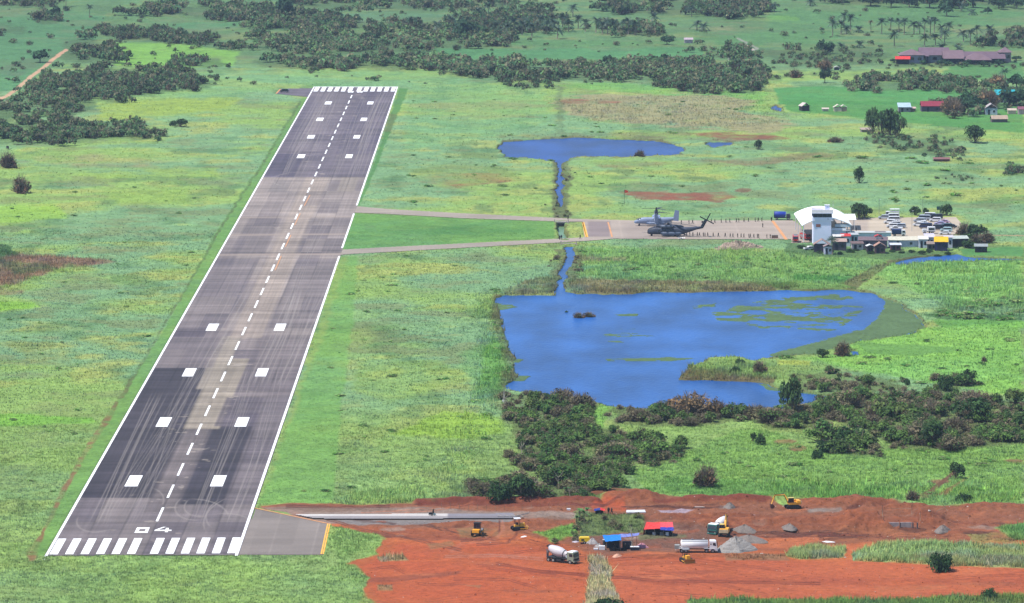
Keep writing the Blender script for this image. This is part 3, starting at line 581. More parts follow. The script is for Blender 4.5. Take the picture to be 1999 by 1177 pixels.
wsheet('lake_water', [(1080, 478), (1140, 478), (1140, 555), (1850, 555), (1850, 815), (940, 815), (940, 555), (1080, 555)], mw1); wsheet('pond_water', (955, 258, 1345, 414), mw2)
wsheet('pond_water', (1365, 270, 1440, 290), mw2); wsheet('pond_water', (1495, 200, 1535, 222), mw2)
wsheet('pond_water', (1735, 490, 2060, 520), mw1); wsheet('ditch_water', (1082, 433, 1112, 469), water_mat('green_water', (.09, .16, .09)))

# runway: a finely divided strip whose colour carries patches, joints and tyre marks
def paved(name, P, z, fn, dx=.25, dy=.9):
    pts = np.array([G(*p)[:2] for p in P]); x0, y0 = pts.min(0); x1, y1 = pts.max(0)
    nx = int((x1-x0)/dx)+2; ny = int((y1-y0)/dy)+2
    X, Y = np.meshgrid(np.linspace(x0, x1, nx), np.linspace(y0, y1, ny)); x = X.ravel(); y = Y.ravel()
    ins = poly_sd(x, y, pts) <= max(dx, dy)*.25
    idx = np.arange(nx*ny).reshape(ny, nx); F = np.stack([idx[:-1, :-1], idx[:-1, 1:], idx[1:, 1:], idx[1:, :-1]], -1).reshape(-1, 4)
    F = F[ins[F].all(1)]; used = np.unique(F); mp = np.full(nx*ny, -1); mp[used] = np.arange(len(used)); F = mp[F]; x = x[used]; y = y[used]
    me = np_mesh(name, np.stack([x, y, np.full(len(x), z)], 1), F, [m_paved], np.clip(fn(x, y), .01, .6))
    return tag(add(name, me), kind='structure')
XL, XR = G(*RW_L0)[0], G(*RW_R0)[0]; Y0, Y1 = G(87, 1085)[1], G(612, 170)[1]
RWW = XR-XL
def runway_col(x, y):
    f = (x-XL)/RWW; u, v = PX(x, y)
    c = np.repeat(alb(186, 170, 164)[None], len(x), 0)
    def mx(cc, a):
        nonlocal c
        c = c*(1-a[:, None])+alb(*cc)*a[:, None]
    mx((158, 144, 144), sst(600, 680, v)); mx((140, 128, 132), .8*sst(960, 1000, v))
    blk = vn(x, y, 9, 401)*.5+vn(x+3.3, y*.35, 7.5, 403)*.5
    fi = np.floor(f*6+1e-6); pan = _hash(fi, np.floor(y/43.), 411)
    mx((104, 94, 106), .55*sst(.45, .95, pan)); mx((146, 134, 134), .5*sst(.55, 1., 1-pan))
    def blkm(f0, f1, v0, v1, cc, a, s=.012):
        k = sst(f0-s, f0+s, f)*(1-sst(f1-s, f1+s, f))*sst(v0-1, v0+1, v)*(1-sst(v1-1, v1+1, v)); mx(cc, k*a)
    blkm(-.1, .42, 718, 972, (66, 60, 72), .9); blkm(.56, .82, 832, 985, (68, 62, 74), .9); blkm(.82, 1.1, 776, 985, (112, 102, 112), .6)
    blkm(.40, .62, 700, 838, (176, 162, 146), .85); blkm(.36, .50, 656, 760, (184, 170, 156), .8); blkm(.40, .58, 838, 1000, (128, 116, 118), .6)
    blkm(.62, 1., 655, 776, (118, 106, 112), .5); blkm(.58, .82, 776, 832, (92, 82, 98), .7); blkm(.0, .4, 655, 718, (134, 122, 126), .6); blkm(.02, .24, 640, 658, (92, 82, 96), .7)
    blkm(-.1, 1.1, 168, 346, (104, 94, 116), .65); blkm(-.1, .30, 300, 346, (86, 78, 104), .6); blkm(.44, .62, 180, 346, (128, 116, 128), .5); blkm(.6, 1., 180, 300, (98, 88, 112), .4)
    blkm(.42, .64, 346, 660, (190, 172, 160), .65); blkm(.76, .92, 346, 374, (172, 158, 148), .8); blkm(.14, .3, 352, 375, (150, 140, 140), .6); blkm(.0, .36, 505, 640, (112, 102, 114), .5); blkm(.66, 1., 505, 640, (116, 106, 116), .5); blkm(.1, .38, 425, 495, (116, 106, 114), .5); blkm(.62, .98, 425, 495, (118, 108, 116), .45)
    blkm(.5, 1., 374, 402, (160, 146, 144), .5)
    # worn wheel lanes, cross scuffs
    ls = fbm(x*6, y*.03, 3.0, 421, 3); c *= (1+.40*(ls-.5))[:, None]
    cs = fbm(x*.06, y, 2.4, 431, 4); c *= (1+.75*(cs-.5))[:, None]
    cs2 = fbm(x*.25, y, 6, 437, 3); c *= (1+.55*(cs2-.5))[:, None]; c *= (1+.3*(blk-.5))[:, None]
    for v0, cc in ((424, .55), (458, .75), (497, .75)):
        k = np.exp(-((v-v0-(f-.5)*-2)/1.7)**2); mx((196, 176, 165), k*cc)
    # paving lane joints
    for q in (1/6, 1/3, .5, 2/3, 5/6):
        k = (1-sst(.12, .4, np.abs(x-XL-q*RWW)))*.25*sst(.3, .6, vn(x, y, 30, 440)); c *= (1-k)[:, None]
    for yj in np.arange(Y0, Y1, 43.): c *= (1-.2*(1-sst(.3, 1.0, np.abs(y-yj))))[:, None]
    # tyre marks
    rr = random.Random(5)
    for i in range(64):
        side = rr.choice((-1, 1)); f0 = .5+side*rr.uniform(.12, .40); f1 = f0+rr.uniform(-.10, .10)
        vlo, vhi = rr.choice(((700, 1010), (760, 1030), (180, 350), (170, 300), (560, 760), (380, 700))); ya, yb = G(500, vhi)[1], G(500, vlo)[1]
        ph = rr.uniform(0, 6.28); wl = rr.uniform(200, 520); am = rr.uniform(.1, .9); wd = rr.uniform(.10, .2); st = rr.uniform(.10, .38)
        t = np.clip((y-ya)/(yb-ya), 0, 1); e = sst(0, .1, t)*(1-sst(.85, 1, t))
        xc = XL+RWW*(f0+(f1-f0)*t)+am*np.sin(y/wl*6.28+ph)
        for o in (0, rr.uniform(1.4, 2.2)):
            k = (1-sst(wd*.5, wd*1.5, np.abs(x-xc-o)))*e*st; mx((196, 184, 180), k)
    for i, (vx, vy, R, a0, a1) in enumerate([(400, 985, 5, 2.6, 4.6), (395, 985, 6.6, 2.6, 4.6), (255, 985, 8, -1, .8), (475, 1000, 9, 2.4, 3.6), (487, 1010, 11, 2.2, 3.4), (200, 1010, 6, 3, 5), (350, 1030, 12, .2, 1.3), (420, 1050, 10, .1, 1.5), (640, 340, 5, 1.6, 4), (560, 350, 7, 1.6, 4.2), (575, 350, 9, 1.6, 4.4)]):
        mx_, my_, _ = G(vx, vy); r = np.hypot(x-mx_, (y-my_)*.3); k = (1-sst(.12, .3, np.abs(r-R)))*.32*sst(a0, a0+.4, np.arctan2((y-my_)*.3, x-mx_) % 6.28)*(1-sst(a1, a1+.4, np.arctan2((y-my_)*.3, x-mx_) % 6.28)); mx((200, 188, 184), k)
    cr = fbm(x, y, 4, 450, 4); mx((205, 190, 180), .5*sst(.70, .78, cr)*(1-sst(.1, .3, np.abs(f-.5))))
    return c*np.array([1.0, 1.0, .95])
paved('runway', [(XLp, yp) for XLp, yp in (RW_L0, RW_R0, RW_R1, RW_L1)], .04, runway_col, .17, .8)
def pad_col(x, y):
    c = np.repeat(alb(158, 146, 138)[None], len(x), 0); n = fbm(x*.2, y, 5, 501, 4); c *= (1+.5*(n-.5))[:, None]
    p = _hash(np.floor(x/5.), np.floor(y/18.), 77); c *= (1+.2*(p-.5))[:, None]
    j = np.minimum(np.abs((x/5.) % 1-.5), .5); c *= (1+.16*sst(.46, .5, j))[:, None]; return c
def apron_col(x, y):
    u, v = PX(x, y)
    c = np.repeat(alb(190, 176, 160)[None], len(x), 0); k = sst(1000, 1250, u); c = c*(1-k[:, None])+alb(204, 186, 170)*k[:, None]
    k = sst(1690, 1700, u)*.8; c = c*(1-k[:, None])+alb(230, 212, 186)*k[:, None]
    k = .8*sst(1145, 1150, u)*(1-sst(1188, 1194, u))*sst(431, 434, v)*(1-sst(461, 463, v)); c = c*(1-k[:, None])+alb(156, 138, 138)*k[:, None]
    k = .25*sst(1200, 1230, u)*(1-sst(1280, 1400, u))*sst(432, 440, v); c = c*(1-k[:, None])+alb(140, 124, 124)*k[:, None]
    n = fbm(x*.3, y, 6, 511, 4); c *= (1+.34*(n-.5))[:, None]; n = fbm(x, y, 14, 513, 3); c *= (1+.25*(n-.5))[:, None]
    jx = np.abs((x/7.5) % 1-.5); jy = np.abs((y/7.5) % 1-.5); c *= (1+.12*sst(.475, .5, np.maximum(jx, jy)))[:, None]
    return c
paved('turn_pad', PAD_S, .03, pad_col, .4, .8); paved('turn_pad', PAD_N, .03, lambda x, y: pad_col(x, y)*alb(118, 108, 122)/alb(142, 130, 130), .5, 1.2)
paved('taxiway', TAXI_A, .03, apron_col, .6, .9); paved('apron', APRON2, .06, apron_col, .6, .9)
def slab_col(x, y):
    u, v = PX(x, y); c = np.repeat(alb(240, 232, 226)[None], len(x), 0); k = sst(872, 876, u); c = c*(1-k[:, None])+alb(166, 160, 168)*k[:, None]
    k = sst(1008.2, 1009.4, v+wob(x)); c = c*(1-.75*k[:, None])+alb(150, 142, 146)*.75*k[:, None]
    return c*(1+.2*(fbm(x, y, 5, 521, 3)-.5))[:, None]
def wob(x): return 0*x
paved('concrete_road_slab', SLAB, .22, slab_col, .3, .8)
# painted markings
class MB:
    def __init__(s): s.v = []; s.f = []; s.m = []; s.s = []
    def face(s, pts, m=0, sm=False):
        n = len(s.v); s.v += [tuple(p) for p in pts]; s.f.append(tuple(range(n, n+len(pts)))); s.m.append(m); s.s.append(sm)
    def box(s, c, d, m=0, rz=0, rx=0, ry=0, taper=1.0, tx=None):
        R = Matrix.Rotation(rz, 3, 'Z') @ Matrix.Rotation(ry, 3, 'Y') @ Matrix.Rotation(rx, 3, 'X'); n = len(s.v); tx = taper if tx is None else tx
        for z in (-.5, .5):
            ky = taper if z > 0 else 1; kx = tx if z > 0 else 1
            for x, y in ((-.5, -.5), (.5, -.5), (.5, .5), (-.5, .5)):
                s.v.append(tuple(R @ Vector((x*d[0]*kx, y*d[1]*ky, z*d[2]))+Vector(c)))
        for q in ((0, 3, 2, 1), (4, 5, 6, 7), (0, 1, 5, 4), (1, 2, 6, 5), (2, 3, 7, 6), (3, 0, 4, 7)): s.f.append(tuple(n+i for i in q)); s.m.append(m); s.s.append(False)
        return s
    def prism(s, prof, y0, y1, m=0, axis='y'):
        n = len(s.v); k = len(prof)
        for y in (y0, y1):
            for a, b in prof: s.v.append((a, y, b) if axis == 'y' else ((y, a, b) if axis == 'x' else (a, b, y)))
        s.f.append(tuple(range(n, n+k))); s.f.append(tuple(reversed(range(n+k, n+2*k)))); s.m += [m, m]; s.s += [False, False]
        for i in range(k): s.f.append((n+i, n+(i+1) % k, n+k+(i+1) % k, n+k+i)); s.m.append(m); s.s.append(False)
        return s
    def tube(s, pts, rs, n=8, m=0, caps=True, sm=True, asp=1.0):
        pts = [Vector(p) for p in pts]
        if not hasattr(rs, '__len__'): rs = [rs]*len(pts)
        b = len(s.v); prev = None
        for i, p in enumerate(pts):
            t = (pts[min(i+1, len(pts)-1)]-pts[max(i-1, 0)]).normalized()
            a = Vector((0, 0, 1)) if abs(t.z) < .9 else Vector((1, 0, 0))
            u = t.cross(a).normalized(); w_ = t.cross(u).normalized()
            for j in range(n):
                an = 2*math.pi*j/n; s.v.append(tuple(p+(u*math.cos(an)+w_*math.sin(an)*asp)*rs[i]))
        for i in range(len(pts)-1):
            for j in range(n):
                s.f.append((b+i*n+j, b+i*n+(j+1) % n, b+(i+1)*n+(j+1) % n, b+(i+1)*n+j)); s.m.append(m); s.s.append(sm)
        if caps:
            s.f.append(tuple(b+j for j in range(n))); s.f.append(tuple(b+(len(pts)-1)*n+j for j in reversed(range(n)))); s.m += [m, m]; s.s += [False, False]
        return s
    def loft(s, secs, m=0, sm=True):
        """sections: list of (x, zc, halfw, halfh[, power]) along x, superellipse rings"""
        n = 16; b = len(s.v)
        for q in secs:
            x, zc, hw, hh = q[:4]; p = q[4] if len(q) > 4 else 2.6; yc = q[5] if len(q) > 5 else 0
            for j in range(n):
                a = 2*math.pi*j/n; c_, s_ = math.cos(a), math.sin(a)
                s.v.append((x, yc+hw*math.copysign(abs(c_)**(2/p), c_), zc+hh*math.copysign(abs(s_)**(2/p), s_)))
        for i in range(len(secs)-1):
            for j in range(n): s.f.append((b+i*n+j, b+i*n+(j+1) % n, b+(i+1)*n+(j+1) % n, b+(i+1)*n+j)); s.m.append(m); s.s.append(sm)
        s.f.append(tuple(b+j for j in range(n))); s.f.append(tuple(b+(len(secs)-1)*n+j for j in range(n))); s.m += [m, m]; s.s += [False]*2
        return s
    def blob(s, c, r, m=0, n=8):
        pts = []; rs = []
        for i in range(n+1):
            a = math.pi*i/n; pts.append((c[0], c[1], c[2]-r[2]*math.cos(a))); rs.append(max(.001, math.sin(a)))
        b = len(s.v)
        for p, q in zip(pts, rs):
            for j in range(10): an = 2*math.pi*j/10; s.v.append((p[0]+r[0]*q*math.cos(an), p[1]+r[1]*q*math.sin(an), p[2]))
        for i in range(n):
            for j in range(10): s.f.append((b+i*10+j, b+i*10+(j+1) % 10, b+(i+1)*10+(j+1) % 10, b+(i+1)*10+j)); s.m.append(m); s.s.append(True)
        return s
    def mesh(s, name, mats):
        me = bpy.data.meshes.new(name); me.from_pydata(s.v, [], s.f); mats = mats if isinstance(mats, (list, tuple)) else [mats]
        for m in mats: me.materials.append(m)
        me.polygons.foreach_set('material_index', s.m); me.polygons.foreach_set('use_smooth', s.s); me.update(); return me
    def build(s, name, mats, parent=None, loc=None, rz=0): return add(name, s.mesh(name, mats), parent, loc, rz)
m_white = M('white_road_paint', (250, 250, 250), .7, var=.22, sc=.9, k=1.35); m_yel = M('yellow_road_paint', (255, 190, 70), .7, var=.1, sc=2, k=1.6)
m_orange = M('faded_orange_paint', (240, 170, 110), .7, var=.15, sc=2, k=1.9)
mk = MB(); ZM = .06
def rect(mb, x0, x1, y0, y1, z=ZM): mb.face([(x0, y0, z), (x1, y0, z), (x1, y1, z), (x0, y1, z)])
def yv(v): return G(500, v)[1]
# side lines with gaps at the taxiways
rect(mk, XL+.08, XL+.72, Y0-5, Y1)
for a, b in ((1085, 500), (484, 417), (401, 170)): rect(mk, XR-.88, XR-.20, yv(a), yv(b) if b != 170 else Y1)
for k in range(12):
    xs = XL+.95+k*3.645+(1.73 if k > 5 else 0)
    rect(mk, xs, xs+1.95, yv(1082.6-.22*k), yv(1052-.22*k))
    xs = XL+1.3+k*3.62+(1.1 if k > 5 else 0); rect(mk, xs, min(xs+2.25, XR-1.3), yv(178.5), Y1)
rect(mk, XL, XR, Y1, Y1+2.2)
for v in (939, 824, 727, 639):
    yc = yv(v); rect(mk, XL+RWW*(.225), XL+RWW*.225+3.35, yc-8.4, yc+8.4); rect(mk, XL+RWW*.705, XL+RWW*.705+3.3, yc-8.3, yc+8.5)
for v in (305, 267, 233, 201):
    yc = yv(v); rect(mk, XL+RWW*(.235), XL+RWW*.235+3.3, yc-8.6, yc+8.6); rect(mk, XL+RWW*.712, XL+RWW*.712+3.0, yc-8.6, yc+8.6)
xc = (XL+XR)/2-.1
dash = yv(1018); per = (yv(186)-yv(1018)-18)/37.; yy = dash
for i in range(38):
    rect(mk, xc-.31, xc+.31, yy, yy+per*.58); yy += per
# runway number, drawn in pixels of the ground
def pq(mb, pts, z=ZM):
    mb.face([(*G(*p)[:2], z) for p in pts])
pq(mk, [(262, 1040.5), (288, 1040.5), (289, 1037.5), (264, 1037.5)]); pq(mk, [(266, 1033), (291, 1033), (292.5, 1029.8), (268, 1029.8)])
pq(mk, [(264, 1037.5), (270, 1037.5), (273, 1033), (266, 1033)]); pq(mk, [(282.5, 1037.5), (289, 1037.5), (291, 1033), (285, 1033)])
pq(mk, [(318.5, 1028.9), (324.3, 1028.9), (308.4, 1034.7), (302.4, 1034.7)], .068); pq(mk, [(302.4, 1034.5), (335.2, 1034.5), (334.2, 1036.7), (301.4, 1036.7)]); pq(mk, [(324.1, 1030.9), (329.6, 1030.9), (327.6, 1039.2), (321.6, 1039.2)], .064)
for bx in (679, 697):     # the reversed number at the far end
    pq(mk, [(bx, 180.7), (bx+10.5, 180.7), (bx+11, 179.9), (bx+.4, 179.9)]); pq(mk, [(bx+.6, 179.3), (bx+11.4, 179.3), (bx+11.8, 178.4), (bx+1, 178.4)]); pq(mk, [(bx+.3, 179.9), (bx+3, 179.9), (bx+3.4, 179.3), (bx+.6, 179.3)])
    pq(mk, [(bx+8.4, 179.9), (bx+11, 179.9), (bx+11.4, 179.3), (bx+8.8, 179.3)])
tag(mk.build('runway_marking', m_white), kind='structure')
ym = MB()
def pline(mb, p, q, wpx, z=.055):
    a = Vector(G(*p)[:2]); b = Vector(G(*q)[:2]); d = (b-a).normalized(); n = Vector((-d.y, d.x))*wpx/2
    mb.face([(*(a-n), z), (*(b-n), z), (*(b+n), z), (*(a+n), z)])
pline(ym, (631, 1082), (644, 1023), .35); pline(ym, (627, 1082), (640, 1023), .35); pline(ym, (1146.5, 463), (1138.5, 434), .8); pline(ym, (1144, 463), (1137, 434), .5)
tag(ym.build('taxiway_marking', m_yel, None, (0, 0, .03)), kind='structure')
om = MB()
pline(om, (497, 992), (643, 1023), .6); pline(om, (1195, 463), (1187, 434), .6); pline(om, (1535, 468), (1508, 431), 1.2); pline(om, (547, 174.5), (539, 183), .8); pline(om, (605, 381), (594, 402), .35); pline(om, (586, 417), (575, 440), .3); pline(om, (568, 459), (557, 482), .35); pline(om, (549, 500), (537, 528), .35)
tag(om.build('taxiway_marking', m_orange, None, (0, 0, .035)), kind='structure')
# small lettering on the apron in front of the helicopters
lt = MB()
for i in range(4):
    x = 1323.5+i*3.6
    pq(lt, [(x, 464.1), (x+2.9, 464.1), (x+2.9, 463.5), (x, 463.5)], .07); pq(lt, [(x+1.9, 465), (x+2.9, 465), (x+2.9, 464.1), (x+1.9, 464.1)], .07); pq(lt, [(x+.8, 465.9), (x+1.7, 465.9), (x+2.6, 465), (x+1.9, 465)], .07)
tag(lt.build('apron_marking', m_white), kind='structure')

def in_poly(P, n, R):
    P = np.array(P, float); lo = P.min(0); hi = P.max(0); out = np.zeros((0, 2))
    while len(out) < n:
        q = R.uniform(lo, hi, (n*3, 2)); out = np.concatenate([out, q[poly_sd(q[:, 0], q[:, 1], P) < 0]])
    return out[:n]
# ------------------------------------------------------------------ standing grass
def grass(name, n, u0, u1, v0, v1, seed, hs, wd, nb, polys=None, gmul=1):
    R = np.random.default_rng(seed)
    iv = R.random(n); v = 1/(1/(v0+546)*(1-iv)+1/(v1+546)*iv)-546; u = R.uniform(u0, u1, n)
    if polys:
        q = np.concatenate([in_poly(P_, int(m_), R) for P_, m_ in polys]); q = q+R.normal(0, 1, q.shape)*np.array([9, 2.5]); u, v = q[:, 0], q[:, 1]; n = len(u)
    x, y, _ = G2(u, v); col, g, h, f3, f4 = surface(x, y); g = np.clip(g*gmul, 0, 1.4)
    dens = fbm(x, y, 4, 801, 2)
    if polys: dens = sst(.42, .66, fbm(x, y, 6, 805, 3))*1.6-.2
    keep = (g > .3) & (R.random(n) < np.clip(g, 0, 1)*(.35+1.3*dens)) & (h > -.3)
    x, y, col, g, h = x[keep], y[keep], col[keep], g[keep], h[keep]; n = len(x)
    ln = fbm(x, y, 3.2, 101, 2); ln2 = vn(x, y, .9, 131); z = h+g*((ln-.35)*.65+(ln2-.5)*.34)
    cl = fbm(x, y, 7, 811, 2); tint = (R.uniform(1.0, 1.6, n)*(.85+.4*cl)*(1.35 if polys else 1))[:, None]*(1+.10*R.standard_normal((n, 3))*np.array([1, .4, .9])); tint[:, 2] *= 1+.5*sst(.5, .7, 1-cl)
    col = np.clip(col*tint, .005, .8)
    V = []; C = []
    for b in range(nb):
        a = R.uniform(0, math.pi, n); ox = R.normal(0, .22, n); oy = R.normal(0, .22, n); hh = hs*g*R.uniform(.5, 1.35, n); ww = wd*R.uniform(.6, 1.3, n)
        lx = R.normal(0, .28, n)*hh; ly = R.normal(0, .28, n)*hh
        p0 = np.stack([x+ox-np.cos(a)*ww, y+oy-np.sin(a)*ww, z-.15], 1); p1 = np.stack([x+ox+np.cos(a)*ww, y+oy+np.sin(a)*ww, z-.15], 1); p2 = np.stack([x+ox+lx, y+oy+ly, z+hh], 1)
        V.append(np.stack([p0, p1, p2], 1).reshape(-1, 3)); C.append(np.repeat(col, 3, 0))
    V = np.concatenate(V); C = np.concatenate(C)
    me = np_mesh(name, V, np.arange(len(V)).reshape(-1, 3), [m_blade], C)
    return tag(add(name, me), 'tall green and yellowish grass growing over the airfield', 'grass', kind='stuff')
grass('grass', 190000, -60, 2060, 830, 1195, 1, .6, .08, 3)
grass('grass', 160000, -60, 2060, 450, 830, 2, .55, .14, 2)
grass('grass', 50000, -60, 2060, 160, 450, 3, .5, .3, 1)
_T = [([(1140, 1086), (1190, 1086), (1200, 1150), (1215, 1185), (1135, 1190)], 5000), ([(1540, 1068), (1650, 1066), (1655, 1090), (1530, 1090)], 4500), ([(1660, 1080), (1720, 1062), (1960, 1066), (2060, 1068), (2060, 1108), (1900, 1108), (1670, 1097)], 18000), ([(1340, 1170), (1900, 1164), (2060, 1158), (2060, 1200), (1340, 1200)], 7000),
      ([(1115, 545), (1300, 548), (1560, 553), (1560, 566), (1400, 569), (1120, 572)], 9000), ([(1040, 545), (1086, 540), (1088, 572), (980, 576)], 2500), ([(735, 1085), (800, 1085), (800, 1097), (740, 1097)], 500), ([(1400, 1078), (1545, 1078), (1540, 1096), (1410, 1096)], 1400),
      ([(1500, 940), (1999, 940), (1999, 984), (1500, 978)], 4000), ([(600, 965), (930, 950), (935, 982), (600, 984)], 4000), ([(-50, 480), (40, 495), (225, 508), (80, 545), (-50, 580)], 5000), ([(935, 575), (970, 575), (1005, 745), (940, 800)], 5000), ([(955, 700), (990, 760), (900, 930), (840, 960)], 1500), ([(1940, 1024), (2060, 1020), (2060, 1056), (1960, 1054)], 2200), ([(1130, 482), (1560, 490), (1730, 520), (1640, 560), (1130, 545)], 10000), ([(1740, 512), (2060, 505), (2060, 612), (1850, 610)], 9000), ([(1070, 195), (1480, 185), (1560, 240), (1380, 250), (1150, 235)], 7000), ([(1330, 712), (1440, 700), (1520, 740), (1330, 740)], 2500)]
grass('reeds', 0, 0, 1, 0, 1, 4, 1.0, .11, 3, _T, 1.3)
bpy.data.objects['reeds']['label'] = 'tall reedy grass along the shores, strips and banks'; bpy.data.objects['reeds']['category'] = 'reeds'
# ------------------------------------------------------------------ vegetation
RN = np.random.default_rng(11)
def ground_z(x, y):
    c, g, h, _, _ = surface(np.array([x, x+.01]), np.array([y, y+.01])); return float(h[0])
def quads(P, N, S, R, squash=.75):
    """square leaf clusters at P facing N with half size S"""
    n = len(P); N = N/np.linalg.norm(N, axis=1)[:, None]; r = R.standard_normal((n, 3)); U = np.cross(N, r); U /= np.linalg.norm(U, axis=1)[:, None]; W = np.cross(N, U)
    U = U*S[:, None]; W = W*(S*squash)[:, None]; j = lambda: R.uniform(.6, 1.25, n)[:, None]
    return np.stack([P-U*j(), P-W*j(), P+U*j(), P+W*j()], 1)
def crown_arrays(R, n, leaf, cols, lobes=11, flat=0.0, bare=0.0, low=.1, cv=.33):
    cs = R.standard_normal((lobes, 3)); cs /= np.linalg.norm(cs, axis=1)[:, None]; cs *= R.uniform(.35, .72, lobes)[:, None]
    cs[:, 2] = np.abs(cs[:, 2])*.62+.28+low-.1; lr = R.uniform(.24, .42, lobes); lc = R.uniform(1-cv, 1+cv, lobes)
    k = R.integers(0, lobes, n); d = R.standard_normal((n, 3)); d /= np.linalg.norm(d, axis=1)[:, None]; d[:, 2] = np.where(d[:, 2] < -.3, -d[:, 2], d[:, 2])
    P = cs[k]+d*(lr[k]*R.uniform(.55, 1.12, n))[:, None]; P[:, 2] = np.clip(P[:, 2]*.95, .02, 1.05)
    N = d+R.standard_normal((n, 3))*.5; N[:, 2] += .3
    Q = quads(P, N, leaf*R.uniform(.6, 1.4, n), R)
    ci = np.array([alb(*c) for c in cols]); lk = R.integers(0, len(cols), lobes); C = ci[lk[k]]*(lc[k]*R.uniform(.65, 1.4, n))[:, None]
    V = [Q]; CC = [np.repeat(C[:, None], 4, 1)]
    if bare > 0:
        m = int(n*bare); a = R.uniform(0, 2*math.pi, m); e = R.uniform(.15, 1.35, m); L_ = R.uniform(.6, 1.05, m)
        tip = np.stack([np.cos(a)*np.cos(e)*L_*.95, np.sin(a)*np.cos(e)*L_*.95, np.sin(e)*L_], 1); st = R.uniform(.0, .75, m)[:, None]; b0 = tip*st+R.standard_normal((m, 3))*.05; b0[:, 2] = np.maximum(b0[:, 2], 0)
        w_ = R.standard_normal((m, 3)); w_ /= np.linalg.norm(w_, axis=1)[:, None]; w0 = w_*leaf*.24; w1 = w_*leaf*.08
        V.append(np.stack([b0-w0, b0+w0, tip+w1, tip-w1], 1)); tc = np.array([alb(152, 134, 112), alb(126, 106, 86), alb(176, 160, 136)])[R.integers(0, 3, m)]*R.uniform(.7, 1.2, m)[:, None]
        CC.append(np.repeat(tc[:, None], 4, 1))
    return np.concatenate(V).reshape(-1, 3), np.concatenate(CC).reshape(-1, 3)
def stem_mb(R, r=.045, n=5, spread=.5, top=.6, base_n=1, seg=3):
    mb = MB()
    for i in range(n):
        a = 6.283*i/n+R.uniform(-.4, .4); s = R.uniform(.4, 1)*spread; t = top*R.uniform(.8, 1.1)
        pts = [(R.uniform(-.03, .03), R.uniform(-.03, .03), -.05), (math.cos(a)*s*.25, math.sin(a)*s*.25, t*.35), (math.cos(a)*s*.65, math.sin(a)*s*.65, t*.75), (math.cos(a)*s, math.sin(a)*s, t)]
        mb.tube(pts, [r, r*.7, r*.45, r*.2], 5, 0, False)
    return mb
def cm(name, VC): V, C = VC; return np_mesh(name, V, np.arange(len(V)).reshape(-1, 4), [m_leaf], np.clip(C, .004, .8))
SHV = []   # near shrub variants (crown, stem, palette)
for i in range(8): SHV.append((cm('crown', crown_arrays(RN, 950, .078, [GREENS[i % 4], GREENS[(i+1) % 4], (112, 150, 72)], 10+i % 4, bare=.15)), 'green'))
for i in range(7): SHV.append((cm('crown', crown_arrays(RN, 460, .07, [BROWNS[i % 3], GREENS[i % 4], BROWNS[(i+1) % 3]], 10, bare=1.3)), 'brown'))
STEMS = [stem_mb(RN, .04, 6).mesh('stem', m_bark) for _ in range(3)]
FARV = [crown_arrays(RN, 170, .14, [FARG[i % 3], FARG[(i+1) % 3], FARB[i % 2]], 9, cv=.15) for i in range(7)]+[crown_arrays(RN, 90, .15, [FARB[i % 2], FARG[i % 3]], 9, bare=.8, cv=.15) for i in range(4)]
MIDV = [crown_arrays(RN, 260, .12, [GREENS[i % 4], BROWNS[i % 3]], 10, bare=.3) for i in range(5)]+[crown_arrays(RN, 160, .10, [BROWNS[i % 3], BROWNS[(i+1) % 3]], 9, bare=1.4) for i in range(4)]
cand = []
for ti, (P, n, hr, lf, ph) in enumerate(THICK):
    q = in_poly(P, n, RN); q = q+RN.normal(0, 1, q.shape)*np.array([8, 3.0]); q = q[(fbm(q[:, 0], q[:, 1]*4, 40, 993, 3) > .34) & (poly_sd(q[:, 0], q[:, 1], LAKE) > 2)]
    for (a, b) in q:
        hgt = RN.uniform(*hr)*(.65+.75*RN.random()**3); cand.append((hgt*ppm(b), a, b, hgt, lf, ph, ti))
cand.sort(key=lambda t: -t[0])
XY = [G(c[1], c[2]) for c in cand]; cz = surface(np.array([p[0] for p in XY]), np.array([p[1] for p in XY]))[2]
def phrase(kind, hgt, ph):
    a = 'dark green leafy shrub' if kind == 'green' else 'grey brown half bare shrub'; return a+' '+ph
n_ind = 285
for i, c in enumerate(cand[:n_ind]):
    _, a, b, hgt, lf, ph, ti = c; leafy = RN.random() < lf+.14; k = RN.integers(0, 8) if leafy else RN.integers(8, 15)
    me, kd = SHV[k]; x, y, _ = XY[i]
    e = add('shrub', None, None, (x, y, cz[i]-.1), RN.uniform(0, 6.28)); r = hgt*RN.uniform(.8, 1.25); e.scale = (r, r*RN.uniform(.8, 1.2), hgt*1.02)
    tag(e, phrase(kd, hgt, ph), 'shrub', 'shrubs growing '+ph+(', leafy' if kd == 'green' else ', half bare'))
    add('crown', me, e); add('stem', STEMS[i % 3], e)
def merged(name, items, lib, label, cat):
    V = []; C = []
    for (x, y, z, r, hgt, k, cc) in items:
        v, c = lib[k]; a = RN.uniform(0, 6.28); ca, sa = math.cos(a), math.sin(a)
        V.append(np.stack([x+(v[:, 0]*ca-v[:, 1]*sa)*r, y+(v[:, 0]*sa+v[:, 1]*ca)*r, z+v[:, 2]*hgt], 1)); C.append(c*cc)
    V = np.concatenate(V); C = np.clip(np.concatenate(C), .004, .8)
    return tag(add(name, np_mesh(name, V, np.arange(len(V)).reshape(-1, 4), [m_leaf], C)), label, cat, kind='stuff')
items = []
for i, c in list(enumerate(cand))[n_ind:]:
    _, a, b, hgt, lf, ph, ti = c; k = RN.integers(0, 5) if RN.random() < lf else RN.integers(5, 9)
    items.append((XY[i][0], XY[i][1], cz[i]-.1, hgt*RN.uniform(.7, 1.1), hgt, k, RN.uniform(.8, 1.2)))
